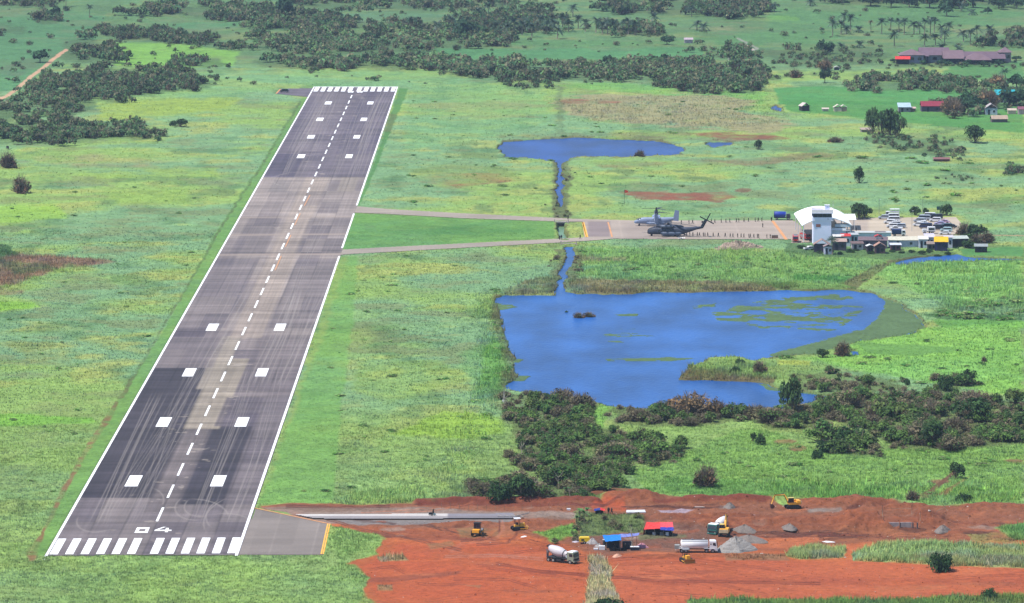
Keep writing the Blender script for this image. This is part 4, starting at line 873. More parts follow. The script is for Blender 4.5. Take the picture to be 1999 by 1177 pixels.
# low weeds scattered over the grass
for (P, n, hr) in (([(0, 300), (500, 300), (350, 560), (60, 1060), (0, 1060)], 110, (.5, 1.1)), ([(700, 500), (1080, 500), (960, 640), (960, 950), (560, 970), (640, 640)], 130, (.5, 1.2)), ([(1130, 490), (1990, 520), (1990, 590), (1700, 550), (1130, 550)], 160, (.6, 1.5)),
                   ([(800, 175), (1500, 190), (1650, 330), (1500, 400), (1120, 400), (800, 400)], 180, (.5, 1.5)), ([(1500, 700), (1990, 640), (1990, 780), (1700, 740)], 70, (.6, 1.4)), ([(1190, 850), (1990, 880), (1990, 975), (1260, 960)], 130, (.6, 1.4)), ([(955, 560), (985, 570), (1005, 740), (970, 770)], 90, (.6, 1.4)), ([(1820, 590), (1999, 585), (1999, 628), (1840, 626)], 70, (1, 2)), ([(1660, 300), (1999, 300), (1999, 400), (1700, 400)], 60, (.8, 2))):
    n = int(n*.45); q = in_poly(P, n, RN); x, y, _ = G2(q[:, 0], q[:, 1]); z = surface(x, y)[2]
    for j in range(n):
        if z[j] < -.25: continue
        hgt = RN.uniform(*hr); items.append((x[j], y[j], z[j], hgt*RN.uniform(1., 2.4), hgt*.7, RN.integers(0, 5), np.array([1.3, 1.9, 1.3])*RN.uniform(.9, 1.4)))
merged('undergrowth', items, MIDV, 'low mixed undergrowth and weeds around the lake and thickets', 'undergrowth')
items = []
for P, n, hr in FAR_THICK:
    q = in_poly(P, int(n*1.15), RN); q = q+RN.normal(0, 1, q.shape)*np.array([14, 3.0]); q = q[(poly_sd(q[:, 0], q[:, 1], RWP) > 8)]; _f = fbm(q[:, 0], q[:, 1]*5, 60, 991, 3); q = q[_f > .41]; x, y, z = G2(q[:, 0], q[:, 1]); cc = RN.uniform(.85, 1.1)
    for j in range(len(x)):
        hgt = RN.uniform(*hr); items.append((x[j], y[j], z[j]-.2, hgt*RN.uniform(.6, 1.0), hgt, RN.integers(0, 11), cc*RN.uniform(.6, 1.5)))
q = np.stack([RN.uniform(-60, 2060, 420), RN.uniform(0, 165, 420)], 1); q = q[(poly_sd(q[:, 0], q[:, 1], RWP) > 8)]
x, y, z = G2(q[:, 0], q[:, 1])
for j in range(len(x)): hgt = RN.uniform(1, 3.5); items.append((x[j], y[j], z[j]-.1, hgt*RN.uniform(.6, 1.3), hgt, RN.integers(0, 11), RN.uniform(.9, 1.25)))
for _ in range(900):      # woods beyond the picture's upper edge
    y = RN.uniform(3150, 4300); x = RN.uniform(-.17, .17)*y; hgt = RN.uniform(4, 9); items.append((x, y, float(hills(np.array(x), np.array(y))), hgt, hgt, RN.integers(0, 11), 1.))
merged('distant_scrub', items, FARV, 'dark scrub woodland covering the plain beyond the runway', 'woodland')

# stones, clods and scraps over the red soil
def clods():
    q = in_poly([(700, 1000), (1999, 985), (2060, 1190), (740, 1190)], 5200, RN); q2 = in_poly([(1000, 985), (1900, 978), (1900, 1060), (1050, 1075)], 3200, RN); q = np.concatenate([q, q2]); x, y, _ = G2(q[:, 0], q[:, 1]); c, g, h, f3, f4 = surface(x, y); k = (g < .1) & (c[:, 0] > c[:, 1]*1.3) & (poly_sd(q[:, 0], q[:, 1], SLAB) > 3)
    x, y, h, c = x[k], y[k], h[k], c[k]; n = len(x); r = RN.uniform(.05, .22, n)*(1+1.2*(RN.random(n) > .96)); base = np.array([(1, 0, 0), (0, 1, 0), (-1, 0, 0), (0, -1, 0), (0, 0, .8)], float)
    V = base[None]*r[:, None, None]*RN.uniform(.6, 1.4, (n, 5, 1))+np.stack([x, y, h-.03], 1)[:, None]; o = np.arange(n)[:, None, None]*5; F = (np.array([[0, 1, 4], [1, 2, 4], [2, 3, 4], [3, 0, 4]])[None]+o).reshape(-1, 3)
    cc = c*RN.uniform(.45, 1.25, n)[:, None]; w_ = RN.random(n) > .97; cc[w_] = alb(215, 205, 195)
    tag(add('soil_clods', np_mesh('soil_clods', V.reshape(-1, 3), F, [m_ground], np.repeat(cc, 5, 0))), 'clods, stones and scraps strewn over the red soil', 'clods', kind='stuff')
clods()
# single shrubs and trees that stand apart
TREEV = [cm('crown', crown_arrays(RN, 900, .085, [(60, 92, 50), (74, 108, 56)], 12, bare=.1, low=.25)) for _ in range(3)]
DARKV = [cm('crown', crown_arrays(RN, 1300, .07, [(58, 92, 48), (68, 104, 52)], 18, low=-.12)) for _ in range(2)]
DRYV = [cm('crown', crown_arrays(RN, 300, .07, [(172, 142, 100), (150, 120, 88)], 9, bare=2.6)) for _ in range(2)]
BRNV = [cm('crown', crown_arrays(RN, 420, .08, [(134, 104, 78), (112, 96, 68), (84, 100, 58)], 13, bare=1.2, low=-.12)) for _ in range(2)]
FARTV = [cm('crown', crown_arrays(RN, 420, .12, [(56, 92, 62), (68, 106, 70)], 12, low=.2)) for _ in range(2)]
def trunk_mesh(h=.45, r=.05):
    mb = MB(); mb.tube([(0, 0, -.05), (.02, 0, h*.5), (0, .02, h)], [r*1.3, r, r*.7], 6)
    for i in range(4):
        a = i*1.57+.4; mb.tube([(0, 0, h*.8), (.25*math.cos(a), .25*math.sin(a), h+.12), (.5*math.cos(a), .5*math.sin(a), h+.25)], [r*.6, r*.35, r*.15], 5, 0, False)
    return mb.mesh('trunk', m_bark)
TRK = trunk_mesh()
def plant(px, py, r, hgt, lib, name, label, cat, group=None, stem='trunk', lift=0):
    x, y, z = G(px, py); z = ground_z(x, y)
    r *= 1.25; hgt *= 1.1*(1.3 if (lib is DARKV or lib is BRNV) and py > 300 else 1); e = add(name, None, None, (x, y, z+lift-.1), RN.uniform(0, 6.28)); e.scale = (r, r, hgt); tag(e, label, cat, group)
    add('crown', lib[RN.integers(0, len(lib))], e); add(stem, TRK if stem == 'trunk' else STEMS[0], e); return e
plant(1835, 1114, 3.0, 4.6, DARKV, 'bush', 'round dark green bush standing alone on the red soil', 'bush', stem='stem')
plant(1931, 1169, 1.7, 2.8, DARKV, 'bush', 'small dark bush at the edge of the red soil, below the round bush', 'bush', stem='stem')
plant(1188, 1190, 4.5, 2.6, DARKV, 'bush', 'low dark bush below the dry grass strip on the red soil', 'bush', stem='stem')
plant(1378, 950, 3.6, 4.8, BRNV, 'bush', 'brown rusty bush standing alone on the bright grass north of the earthworks', 'bush', stem='stem')
plant(1780, 979, 1.7, 2.6, BRNV, 'bush', 'small brown bush beside the excavated pit', 'bush', stem='stem')
plant(1882, 977, 2.4, 1.9, DARKV, 'bush', 'low green bush on the grass by the diagonal earth gully', 'bush', stem='stem')
plant(1866, 935, 2.2, 3.8, TREEV, 'small_tree', 'scraggly small tree at the head of the diagonal earth gully', 'tree')
plant(1485, 868, 1.3, 3.4, DARKV, 'small_tree', 'slim dark green tree alone on the meadow south of the lake', 'tree')
plant(1470, 862, .8, 2.4, TREEV, 'small_tree', 'thin pale sapling beside the slim dark tree', 'tree')
plant(1286, 855, .8, 1.8, DARKV, 'small_tree', 'tiny dark tree on the meadow by the thicket', 'tree')
plant(1252, 862, 1., 2.2, TREEV, 'small_tree', 'little tree close to the edge of the broad thicket', 'tree')
plant(1645, 695, 2.8, 4.0, BRNV, 'bush', 'dark brown bush at the marshy lake corner', 'bush', stem='stem')
plant(1606, 698, 1.9, 2.6, TREEV, 'bush', 'grey green bush just west of the brown one at the marsh', 'bush', stem='stem')
plant(1445, 712, 1.7, 2.0, DARKV, 'bush', 'dark green bush near the tip of the grassy spit', 'bush', stem='stem'); plant(1436, 728, 1.6, 2.2, DARKV, 'bush', 'bush on the seaward slope of the grassy spit', 'bush', stem='stem')
plant(1484, 728, 2.3, 3.2, BRNV, 'bush', 'brown bush where the grassy spit widens', 'bush', stem='stem')
plant(1921, 708, 1, 1.8, BRNV, 'bush', 'tiny brown bush alone on the bright grass east of the marsh', 'bush', stem='stem')
plant(1771, 752, .9, 2.2, DARKV, 'small_tree', 'tiny tree on the yellow green grass above the scrub belt', 'tree')
plant(1890, 752, 2.4, 4.2, TREEV, 'small_tree', 'small dark tree with a broken top on the bright grass', 'tree'); plant(1846, 762, 2.6, 5.2, DARKV, 'small_tree', 'taller dark tree beside the broken topped one', 'tree')
plant(1546, 806, 3.4, 8.6, TREEV, 'shore_tree', 'tall thin crowned grey tree standing at the lake inlet', 'tree')
plant(1352, 812, 7.0, 6.8, DRYV, 'bamboo_clump', 'large straw coloured dead bamboo clump on the south shore', 'bamboo', stem='stem')
plant(1400, 814, 3.4, 5.0, DRYV, 'bamboo_clump', 'smaller dead bamboo clump beside the large straw coloured one', 'bamboo', stem='stem')
plant(1292, 812, 2.6, 4.4, DARKV, 'shore_tree', 'dark green tree left of the dead bamboo clump', 'tree')
plant(1660, 868, 5.2, 5.2, DARKV, 'spreading_tree', 'very dark spreading tree south of the scrub belt', 'tree'); plant(1625, 882, 4.6, 3.6, DARKV, 'spreading_tree', 'low dark tree left of the very dark spreading one', 'tree')
plant(1595, 895, 1.8, 2.6, DARKV, 'bush', 'small dark bush at the left end of the dark clump', 'bush', stem='stem')
plant(1822, 872, 4.2, 6.2, TREEV, 'spreading_tree', 'tall green tree at the south edge of the scrub belt', 'tree')
plant(1895, 820, 5.6, 5.6, TREEV, 'spreading_tree', 'broad green tree inside the scrub belt near its east end', 'tree')
plant(975, 980, 3.4, 4.6, DARKV, 'spreading_tree', 'dark tree at the foot of the thicket above the red bank', 'tree'); plant(1018, 978, 3.2, 4.8, TREEV, 'spreading_tree', 'green tree next to the dark one above the red bank', 'tree')
plant(1106, 607, .7, 1.3, DARKV, 'bush', 'lone dark bush standing in the lake water', 'bush', stem='stem', lift=.5)
plant(1130, 618, 2.0, 1.7, BRNV, 'bush', 'bush on the tiny islet in the lake, western one', 'bush', stem='stem', lift=1.0); plant(1150, 616, 2.2, 1.5, BRNV, 'bush', 'bush on the tiny islet in the lake, eastern one', 'bush', stem='stem', lift=1.)
plant(1249, 305, 2.8, 3.0, BRNV, 'bush', 'brown bush on the south shore of the upper pond', 'bush', stem='stem')
plant(16, 328, 4.2, 5.8, BRNV, 'bush', 'rusty brown bush at the west edge of the field, upper one', 'bush', stem='stem'); plant(41, 377, 4.2, 6.2, BRNV, 'bush', 'rusty brown bush on the west field, lower one', 'bush', stem='stem')
plant(352, 248, 3.6, 3.6, TREEV, 'bush', 'dark bush alone at the tip of the west scrub', 'bush', stem='stem'); plant(337, 246, 1.6, 3.8, DARKV, 'bush', 'narrow dark bush touching the one at the scrub tip', 'bush', stem='stem')
plant(1630, 278, 4.0, 3.0, BRNV, 'bush', 'low brown bush on the plain left of the tall trees', 'bush', stem='stem')
for i, (a, b, r, hh) in enumerate(((1704, 262, 4, 11), (1722, 268, 4.6, 12), (1738, 264, 4.6, 11), (1752, 268, 4.2, 9.))):
    plant(a, b, r, hh, TREEV, 'tall_tree', ('leftmost', 'second', 'third', 'rightmost')[i]+' of the four tall dark trees in the group on the plain', 'tree', 'tall trees in a group on the plain')
plant(1903, 279, 4.4, 7.6, TREEV, 'tall_tree', 'lone tree with a thin trunk on the plain right of the tall group', 'tree')
plant(1677, 357, 2.4, 6.0, TREEV, 'small_tree', 'scrawny tree on the grass beyond the terminal', 'tree')
plant(1481, 292, 2.2, 4.0, TREEV, 'small_tree', 'scrawny tree beside the small pond', 'tree')
plant(1610, 162, 3.4, 8., FARTV, 'tall_tree', 'dark tree with a withered top left of the far hedge', 'tree'); plant(1553, 152, 4.2, 5.4, BRNV, 'bush', 'orange brown withered bush left of the far hedge', 'bush', stem='stem'); plant(1612, 138, 4, 7, DRYV, 'bush', 'dead pale bush behind the tree with a withered top', 'bush', stem='stem')
plant(1612, 105, 5, 8, FARTV, 'tall_tree', 'dark broad tree on the far fields west of the palms', 'tree')
plant(555, 36, 7, 14, FARTV, 'tall_tree', 'big round dark tree above the scrub near the far road', 'tree'); plant(906, 77, 7, 12, FARTV, 'tall_tree', 'big dark tree among the far palms', 'tree')
plant(78, 122, 5.4, 7.5, FARTV, 'tall_tree', 'round dark tree beside the pale earth road', 'tree'); plant(105, 38, 5, 8, FARTV, 'tall_tree', 'dark tree at the far western fields', 'tree')
plant(1185, 160-36, 3, 5, FARTV, 'tall_tree', 'small tree on the far edge of the long green field', 'tree'); plant(1302, 87, 4, 5.5, FARTV, 'tall_tree', 'dark round tree beyond the long green field', 'tree')
plant(1848, 32, 5.6, 10, FARTV, 'tall_tree', 'dark tree in front of the far tree line', 'tree'); plant(1928, 27, 3, 4, FARTV, 'tall_tree', 'little tree right of the dark one before the far tree line', 'tree')
for i, (a, b, r, hh) in enumerate(((1775, 14, 6, 9), (1815, 15, 7, 11), (1862, 16, 7, 11), (1900, 15, 7, 12), (1950, 18, 6, 9), (1985, 17, 6, 9), (1700, 12, 7, 8), (1740, 14, 6, 8))):
    plant(a, b, r, hh, FARTV, 'tall_tree', 'dark tree in the far tree line at the upper edge', 'tree', 'trees of the far tree line')
for i, (a, b, r, hh) in enumerate(((1860, 224, 6, 9), (1885, 222, 6.5, 10), (1910, 220, 5, 8), (1930, 212, 6, 10), (1970, 206, 7, 8), (1999, 205, 7, 9), (1948, 172, 5, 8), (1985, 172, 5, 7))):
    plant(a, b, r, hh, FARTV if i % 3 else DRYV, 'village_tree', 'tree crowding round the huts of the far hamlet', 'tree', 'trees of the far hamlet')
for i, (a, b, r, hh) in enumerate(((1676, 428, 3.4, 6.4), (1688, 425, 2.8, 5.0))):
    plant(a, b, r, hh, TREEV, 'shade_tree', ('dark shade tree behind the terminal wing roof', 'smaller shade tree right behind the terminal wing')[i], 'tree')
for i, (a, b, r, hh) in enumerate(((1786, 421, 2.2, 3.6), (1807, 420, 1.2, 2.8), (1848, 421, 2.6, 4.0))):
    plant(a, b, r, hh, TREEV, 'parking_tree', ('flat topped dark tree behind the car park, first', 'thin sapling behind the car park, in the middle', 'flat topped dark tree behind the car park beside the sign')[i], 'tree')
for i, (a, b, r, hh) in enumerate(((1882, 458, 3.4, 4), (1906, 464, 4, 5), (1926, 474, 3.6, 3.6), (1892, 484, 3, 2.8), (1908, 478, 3.0, 3.4), (1886, 472, 2.6, 3.0))):
    plant(a, b, r, hh, TREEV if i % 2 else BRNV, 'bush', 'scrubby tree at the east end of the shanty row', 'tree', 'scrubby trees east of the shanty row', stem='stem')
q = [(1600, 495), (1575, 488), (1640, 497), (1660, 493), (1672, 490), (1700, 496), (1720, 494), (1742, 492), (1760, 494), (1780, 494), (1800, 496), (1815, 494), (1830, 498), (1850, 496), (1565, 485)]
for a, b in q: plant(a, b, RN.uniform(1.0, 1.9), RN.uniform(.9, 1.6), DARKV if RN.random() < .5 else TREEV, 'bush', 'overgrown bush along the waterside of the shanty row', 'bush', 'bushes along the shanty row', stem='stem')
for a, b in ((1802, 126), (1838, 127), (1850, 128), (1888, 129), (1920, 130), (1950, 128), (1746, 122), (1984, 118)):
    plant(a, b, RN.uniform(2.2, 3.4), RN.uniform(2.4, 4), FARTV, 'bush', 'bush growing against the brown roofed lodge', 'bush', 'bushes in front of the brown roofed lodge', stem='stem')
# palms
m_frond = M('palm_frond', (52, 88, 58), .55, var=.25, sc=.5, k=2.2); m_pdry = M('dry_frond', (160, 130, 90), .8, var=.25, k=2.2); m_palmt = M('palm_trunk', (150, 138, 120), .9, var=.2)
def frond_mb(R, L_=3.6, n=16, m=0, droop=1.0, w_=.95):
    mb = MB()
    for i in range(n):
        a = 6.283*i/n+R.uniform(-.2, .2); e = R.uniform(-.25, 1.15); l = L_*R.uniform(.8, 1.1); pts = []
        for k in range(7):
            t = k/6; r = l*t*math.cos(e)*(1-.12*t); z = l*t*math.sin(e)-droop*l*.42*t*t; pts.append(Vector((math.cos(a)*r, math.sin(a)*r, z)))
        sd = Vector((-math.sin(a), math.cos(a), 0))
        for k in range(6):
            for sgn in (-1, 1):
                for h2 in (0, .5):
                    p = pts[k].lerp(pts[k+1], h2); q_ = pts[k].lerp(pts[k+1], h2+.42); ww = w_*(.5+.5*math.sin(math.pi*min(1, (k+h2+1)/6.5)))
                    tip = q_.lerp(pts[min(k+1, 6)], .8)+sd*sgn*ww+Vector((math.cos(a)*.2, math.sin(a)*.2, -ww*.38)); mb.face([p, q_, tip], m)
    return mb
PF = [frond_mb(RN).mesh('fronds', m_frond) for _ in range(4)]; PD = frond_mb(RN, 2.8, 12).mesh('fronds', m_pdry)
def palm(px, py, hgt, label, group, sc=1., dry=False, lean=None):
    x, y, z = G(px, py); 
    if z < .01 and py > 165: z = ground_z(x, y)
    e = add('coconut_palm', None, None, (x, y, z-.1), RN.uniform(0, 6.28)); tag(e, label, 'palm tree', group)
    ln_ = RN.uniform(0, .12)*hgt if lean is None else lean
    mb = MB(); mb.tube([(0, 0, 0), (ln_*.2, 0, hgt*.4), (ln_*.6, 0, hgt*.75), (ln_, 0, hgt)], [.24*sc, .18*sc, .15*sc, .13*sc], 6); mb.build('trunk', m_palmt, e)
    f = add('fronds', PD if dry else PF[RN.integers(0, 4)], e, (ln_, 0, hgt)); f.scale = (sc,)*3; return e
Z4 = [(45, 40, 90), (322, 5, 45), (578, 110, 200), (627, 130, 240), (492, 165, 275), (556, 175, 260), (600, 215, 262), (693, 220, 250), (868, 160, 260), (937, 155, 230), (1000, 160, 250), (1040, 160, 265), (1115, 180, 262), (1195, 160, 275), (1240, 150, 270), (1270, 155, 250), (1160, 190, 262), (965, 255, 355), (1195, 285, 355), (1280, 280, 350), (1325, 205, 300), (1350, 245, 330), (1380, 185, 240), (1495, 250, 320), (1548, 240, 350), (1600, 215, 340), (1685, 215, 355), (560, 345, 372), (700, 335, 368), (1455, 365, 392), (1330, 355, 382), (1560, 90, 115), (1475, 30, 85)]
for i, (a, c, b) in enumerate(Z4):
    py = b/3.924; palm(1500+a/3.924, py, (b-c)/3.924/ppm(py), 'coconut palm in the loose grove on the far green plain above the brown roofs', 'palms of the loose grove on the plain', 1.55)
palm(1500+785/3.924, 62, 6.5, 'withered brown palm in the loose grove on the far plain', None, 1.0, True)
palm(1500+1825/3.924, 196, 15, 'tall palm rising over the teal roof of the far hamlet', None, 1.25)
Z3 = [(465, 50, 130), (220, 140, 230), (310, 160, 240), (385, 130, 210), (505, 140, 220), (75, 180, 270), (150, 200, 285), (345, 220, 300), (690, 190, 260), (850, 170, 260), (940, 180, 270), (1100, 120, 230), (1375, 60, 130), (1415, 180, 230), (1465, 190, 235), (640, 150, 250), (730, 160, 262), (780, 170, 258), (890, 160, 262), (430, 170, 245), (20, 160, 260), (560, 170, 240), (100, 150, 240), (270, 180, 260)]
for i, (a, c, b) in enumerate(Z3):
    py = b/3.924; palm(1000+a/3.924, py, (b-c)/3.924/ppm(py), 'coconut palm in the dense far grove beyond the long green field', 'palms of the dense far grove', 1.6)
for a, c, b in ((1185, 150, 215), (1385, 180, 262), (1500, 140, 210), (1780, 40, 120), (1840, 190, 260), (1700, 80, 150), (1920, 200, 270), (1560, 200, 260)):
    py = b/3.924; palm(500+a/3.924, py, (b-c)/3.924/ppm(py), 'coconut palm scattered in the scrub beyond the far runway end', 'palms in the scrub beyond the runway', 1.5)
palm(505/3.924, 14, 9, 'coconut palm on the upper west fields, the taller one', None, 1.2); palm(685/3.924, 35, 8, 'coconut palm on the upper west fields, the shorter one', None, 1.1)
palm(1625, 497, 5.6, 'young coconut palm between the nipa hut and the control tower', None, .95, lean=.2)
# banana plants in the works camp
def banana(px, py, hgt, label):
    x, y, z = G(px, py); z = ground_z(x, y); e = add('banana_plant', None, None, (x, y, z), 0); tag(e, label, 'banana plant')
    MB().tube([(0, 0, -.1), (0, 0, hgt*.55)], [.16, .1], 6).build('stem', m_palmt, e)
    mb = MB()
    for i in range(9):
        a = i*.7; el = RN.uniform(.3, 1.3); sd = Vector((-math.sin(a), math.cos(a), 0)); p = None
        for k in range(5):
            t = k/4; r = hgt*.55*t*math.cos(el); zz = hgt*.5+hgt*.55*t*math.sin(el)-.3*hgt*t*t; q_ = Vector((math.cos(a)*r, math.sin(a)*r, zz)); ww = .30*math.sin(math.pi*min(.95, t+.12))
            if p is not None: mb.face([p[0], p[1], q_+sd*ww, q_-sd*ww])
            p = (q_-sd*ww, q_+sd*ww)
    mb.build('leaves', M('banana_leaf', (104, 160, 78), .5, var=.25, k=2.1), e)
for a, b, hh, l in ((1132, 1012, 3.8, 'tall banana plant nearest the small blue and red tarpaulin'), (1140, 1018, 4.2, 'banana plant in the middle of the camp clump'), (1126, 1022, 3.2, 'short banana plant at the west side of the camp clump'), (1146, 1008, 3.4, 'banana plant at the back of the camp clump'), (1106, 968, 3.2, 'pale banana plant below the thicket above the red bank')): banana(a, b, hh, l)
# dead bare trees
def dead_tree(px, py, hgt, label, sd):
    R = random.Random(sd); x, y, z = G(px, py); e = add('dead_tree', None, None, (x, y, ground_z(x, y))); tag(e, label, 'dead tree')
    mt = MB(); mt.tube([(0, 0, -.1), (.1, 0, hgt*.4), (0, .1, hgt*.7)], [.11, .08, .05], 5); mt.build('trunk', M('bleached_wood', (190, 178, 160), .9), e)
    mb = MB()
    for i in range(9):
        a = R.uniform(0, 6.28); z0 = hgt*R.uniform(.3, .7); l = hgt*R.uniform(.25, .5); p1 = (math.cos(a)*l*.5, math.sin(a)*l*.5, z0+l*.5); mb.tube([(0, 0, z0), p1, (math.cos(a+.3)*l*.8, math.sin(a+.3)*l*.8, z0+l)], [.05, .035, .012], 4, 0, False)
    mb.build('branches', M('bleached_wood', (190, 178, 160), .9), e)
for i, (a, b, hh, l) in enumerate(((1233, 1073, 5.5, 'thin bare tree in front of the blue shelter'), (1045, 962, 4, 'bleached bare tree low in the thicket'), (1090, 955, 4.6, 'bleached bare tree in the middle of the thicket foot'), (1018, 890, 4, 'bare grey tree at the west side of the thicket'), (985, 800, 5, 'thin dead stem at the lake corner'), (1180, 940, 4, 'bare tree at the east side of the thicket'), (1112, 975, 3.6, 'forked bleached trunk above the red bank'))): dead_tree(a, b, hh, l, i)
# ------------------------------------------------------------------ built things
def gp(px, py, off=0.0):
    x, y, z = G(px, py); z = ground_z(x, y) if z < .01 else z
    return (x, y, z+off)
def pv(px, py, off=.05): x, y, z = G(px, py); return (x, y, off)
def thing(name, label, cat, loc, rz=0, group=None): return tag(add(name, None, None, loc, rad(rz)), label, cat, group)
blk = M('black_rubber', (38, 36, 40), .9, var=.2, k=1.6); glass = M('dark_glass', (34, 42, 58), .12, var=.1, spec=.6, k=1.6); steel = M('dull_steel', (150, 150, 155), .5, .3); wht = M('white_paint', (244, 244, 246), .45, var=.06, k=1.5); yel_ = M('machine_yellow', (245, 176, 52), .5, var=.15, k=1.5); dkst = M('dark_chassis', (52, 50, 54), .7, var=.25, k=1.6)
cream = M('cream_paint', (236, 230, 214), .6, k=1.6); conc = M('rough_concrete', (188, 180, 172), .9, var=.2); rim_m = M('wheel_rim', (190, 186, 180), .5, .2)
def wheel(parent, x, y, r, w_, mt=None, z=None):
    z = r if z is None else z; t = MB(); t.tube([(x, y-w_/2, z), (x, y+w_/2, z)], r, 16); o = t.build('wheel', blk, parent)
    s = 1 if y > 0 else -1
    rm = MB(); rm.tube([(x, y+s*w_*.35, z), (x, y+s*(w_*.5+.03), z)], [r*.58, r*.5], 12); rm.build('rim', mt or rim_m, o); return o
def lights(parent, xf, ys, z, m=None, name='headlight'):
    for y in ys: MB().box((xf, y, z), (.06, .3, .16)).build(name, m or M('lamp_lens', (235, 235, 220), .2), parent)
# --- concrete mixer truck
def mixer(label, loc, rz, cabcol, drumcol, group=None):
    e = thing('mixer_truck', label, 'mixer truck', loc, rz, group)
    cab_m = M('cab_'+str(cabcol), cabcol, .45, k=1.6); dr = M('drum_'+str(drumcol), drumcol, .5, var=.12, sc=1.5, k=1.6)
    f = MB(); f.box((0, .42, .95), (7.7, .16, .28)).box((0, -.42, .95), (7.7, .16, .28)); f.box((-.6, 0, .7), (2.2, 2.1, .5), 0); f.box((-.3, 0, 1.25), (5.6, 2.3, .12)); f.build('chassis', dkst, e)
    c = MB(); c.prism([(2.35, .75), (4.1, .75), (4.18, 1.7), (4.02, 2.75), (3.7, 2.85), (2.35, 2.85)], -1.22, 1.22); cab = c.build('cab', cab_m, e)
    MB().box((3.1, 0, 2.93), (1.6, 2.3, .16), taper=.85).build('roof', wht, cab)
    MB().face([(4.2, -1.08, 1.72), (4.2, 1.08, 1.72), (4.06, 1.02, 2.62), (4.06, -1.02, 2.62)]) .__class__
    g_ = MB(); g_.face([(4.2, -1.08, 1.72), (4.2, 1.08, 1.72), (4.06, 1.02, 2.62), (4.06, -1.02, 2.62)]); g_.build('windscreen', glass, cab)
    for s in (-1, 1):
        w_ = MB(); w_.face([(2.95, s*1.235, 1.8), (3.9, s*1.235, 1.8), (3.82, s*1.235, 2.5), (2.95, s*1.235, 2.5)]); w_.build('side_window', glass, cab)
        MB().box((4.3, s*1.38, 2.2), (.12, .16, .5)).build('mirror', blk, cab)
    MB().box((4.2, 0, 1.1), (.12, 2.2, .45)).build('grille', dkst, cab); MB().box((4.22, 0, .68), (.28, 2.44, .3)).build('bumper', cab_m, e); lights(e, 4.3, (-.9, .9), .9)
    d = MB(); d.tube([(-3.35, 0, 3.15), (-2.9, 0, 3.02), (-1.6, 0, 2.62), (-.3, 0, 2.3), (1.0, 0, 2.05), (1.65, 0, 1.95)], [.62, .86, 1.2, 1.24, .92, .5], 20); dd = d.build('drum', dr, e)
    bd = MB(); bd.tube([(.82, 0, 2.09), (1.0, 0, 2.05)], [1.0, .93], 20); bd.build('drum_ring', dkst, dd)
    r = MB(); r.box((1.75, 0, 1.75), (.3, 1.3, .9)).box((-3.1, .8, 1.9), (.15, .12, 1.7), rx=.25).box((-3.1, -.8, 1.9), (.15, .12, 1.7), rx=-.25).box((-3.1, 0, 2.4), (.2, 1.5, .15)); r.build('drum_frame', dkst, e)
    h = MB(); h.tube([(-3.4, 0, 3.25), (-3.7, 0, 3.75)], [.3, .62], 10); h.build('hopper', steel, e); ch = MB(); ch.box((-3.95, 0, 2.3), (.9, .42, .1), ry=.9).box((-4.0, 0, 1.5), (.08, .5, 1.6)); ch.build('chute', steel, e)
    t = MB(); t.tube([(2.05, -.9, 1.75), (2.05, .9, 1.75)], .36, 12); t.build('water_tank', M('pale_tank', (210, 222, 230), .4), e)
    for x in (3.15, -1.55, -2.85):
        for s in (-1, 1): wheel(e, x, s*1.02, .52, .42)
    for s in (-1, 1):
        m_ = MB(); m_.box((-2.2, s*1.05, 1.13), (2.7, .5, .06)); m_.build('mudguard', dkst, e)
    return e
mixer('green cabbed concrete mixer truck with a pale grey drum on the red soil', gp(1096, 1097), -34, (150, 160, 138), (214, 208, 212))
mixer('mixer truck with a teal and white cab, half hidden by an excavator', gp(1404, 1038), -118, (60, 130, 120), (238, 236, 238))
# --- white tanker truck
e = thing('tanker_truck', 'white water tanker truck parked beside the grey gravel heap', 'tanker truck', gp(1361, 1078), -2)
MB().box((-.3, .42, .95), (8.6, .16, .26)).box((-.3, -.42, .95), (8.6, .16, .26)).build('chassis', dkst, e)
c = MB(); c.prism([(2.9, .7), (4.55, .7), (4.7, 1.5), (4.45, 2.75), (4.2, 2.9), (2.9, 2.9)], -1.22, 1.22); cab = c.build('cab', wht, e)
w_ = MB(); w_.face([(4.7, -1.05, 1.62), (4.7, 1.05, 1.62), (4.5, .98, 2.6), (4.5, -.98, 2.6)]); w_.build('windscreen', glass, cab)
for s in (-1, 1):
    w_ = MB(); w_.face([(3.7, s*1.235, 1.9), (4.45, s*1.235, 1.75), (4.32, s*1.235, 2.5), (3.7, s*1.235, 2.5)]); w_.build('side_window', glass, cab); w_ = MB(); w_.face([(3.1, s*1.235, 2.05), (3.35, s*1.235, 2.05), (3.35, s*1.235, 2.35), (3.1, s*1.235, 2.35)]); w_.build('side_window', glass, cab)
    MB().box((4.75, s*1.4, 2.1), (.12, .16, .5)).build('mirror', blk, cab)
MB().box((4.68, 0, .72), (.25, 2.44, .32)).build('bumper', wht, e); lights(e, 4.78, (-.9, .9), .95)
t = MB(); t.loft([(-3.9, 1.95, .9, .75, 3), (-3.75, 1.95, 1.2, .98, 3), (2.45, 1.95, 1.2, .98, 3), (2.6, 1.95, .9, .75, 3)]); tk = t.build('tank', wht, e)
MB().box((-.6, 0, 2.98), (6.0, .6, .06)).box((-.6, -1.0, 2.85), (6.2, .06, .12)).box((-.6, 1.0, 2.85), (6.2, .06, .12)).build('walkway', steel, tk)
t = MB(); t.tube([(-1.2, 0, 3.0), (-1.2, 0, 3.2)], .3, 12); t.build('hatch', steel, tk); MB().box((-.6, -1.22, 1.75), (6.1, .05, .08)).build('side_rail', steel, tk)
MB().box((-4.75, -.1, 1.35), (1.2, 1.6, .9)).build('pump_box', M('grey_box', (170, 172, 168), .6), e)
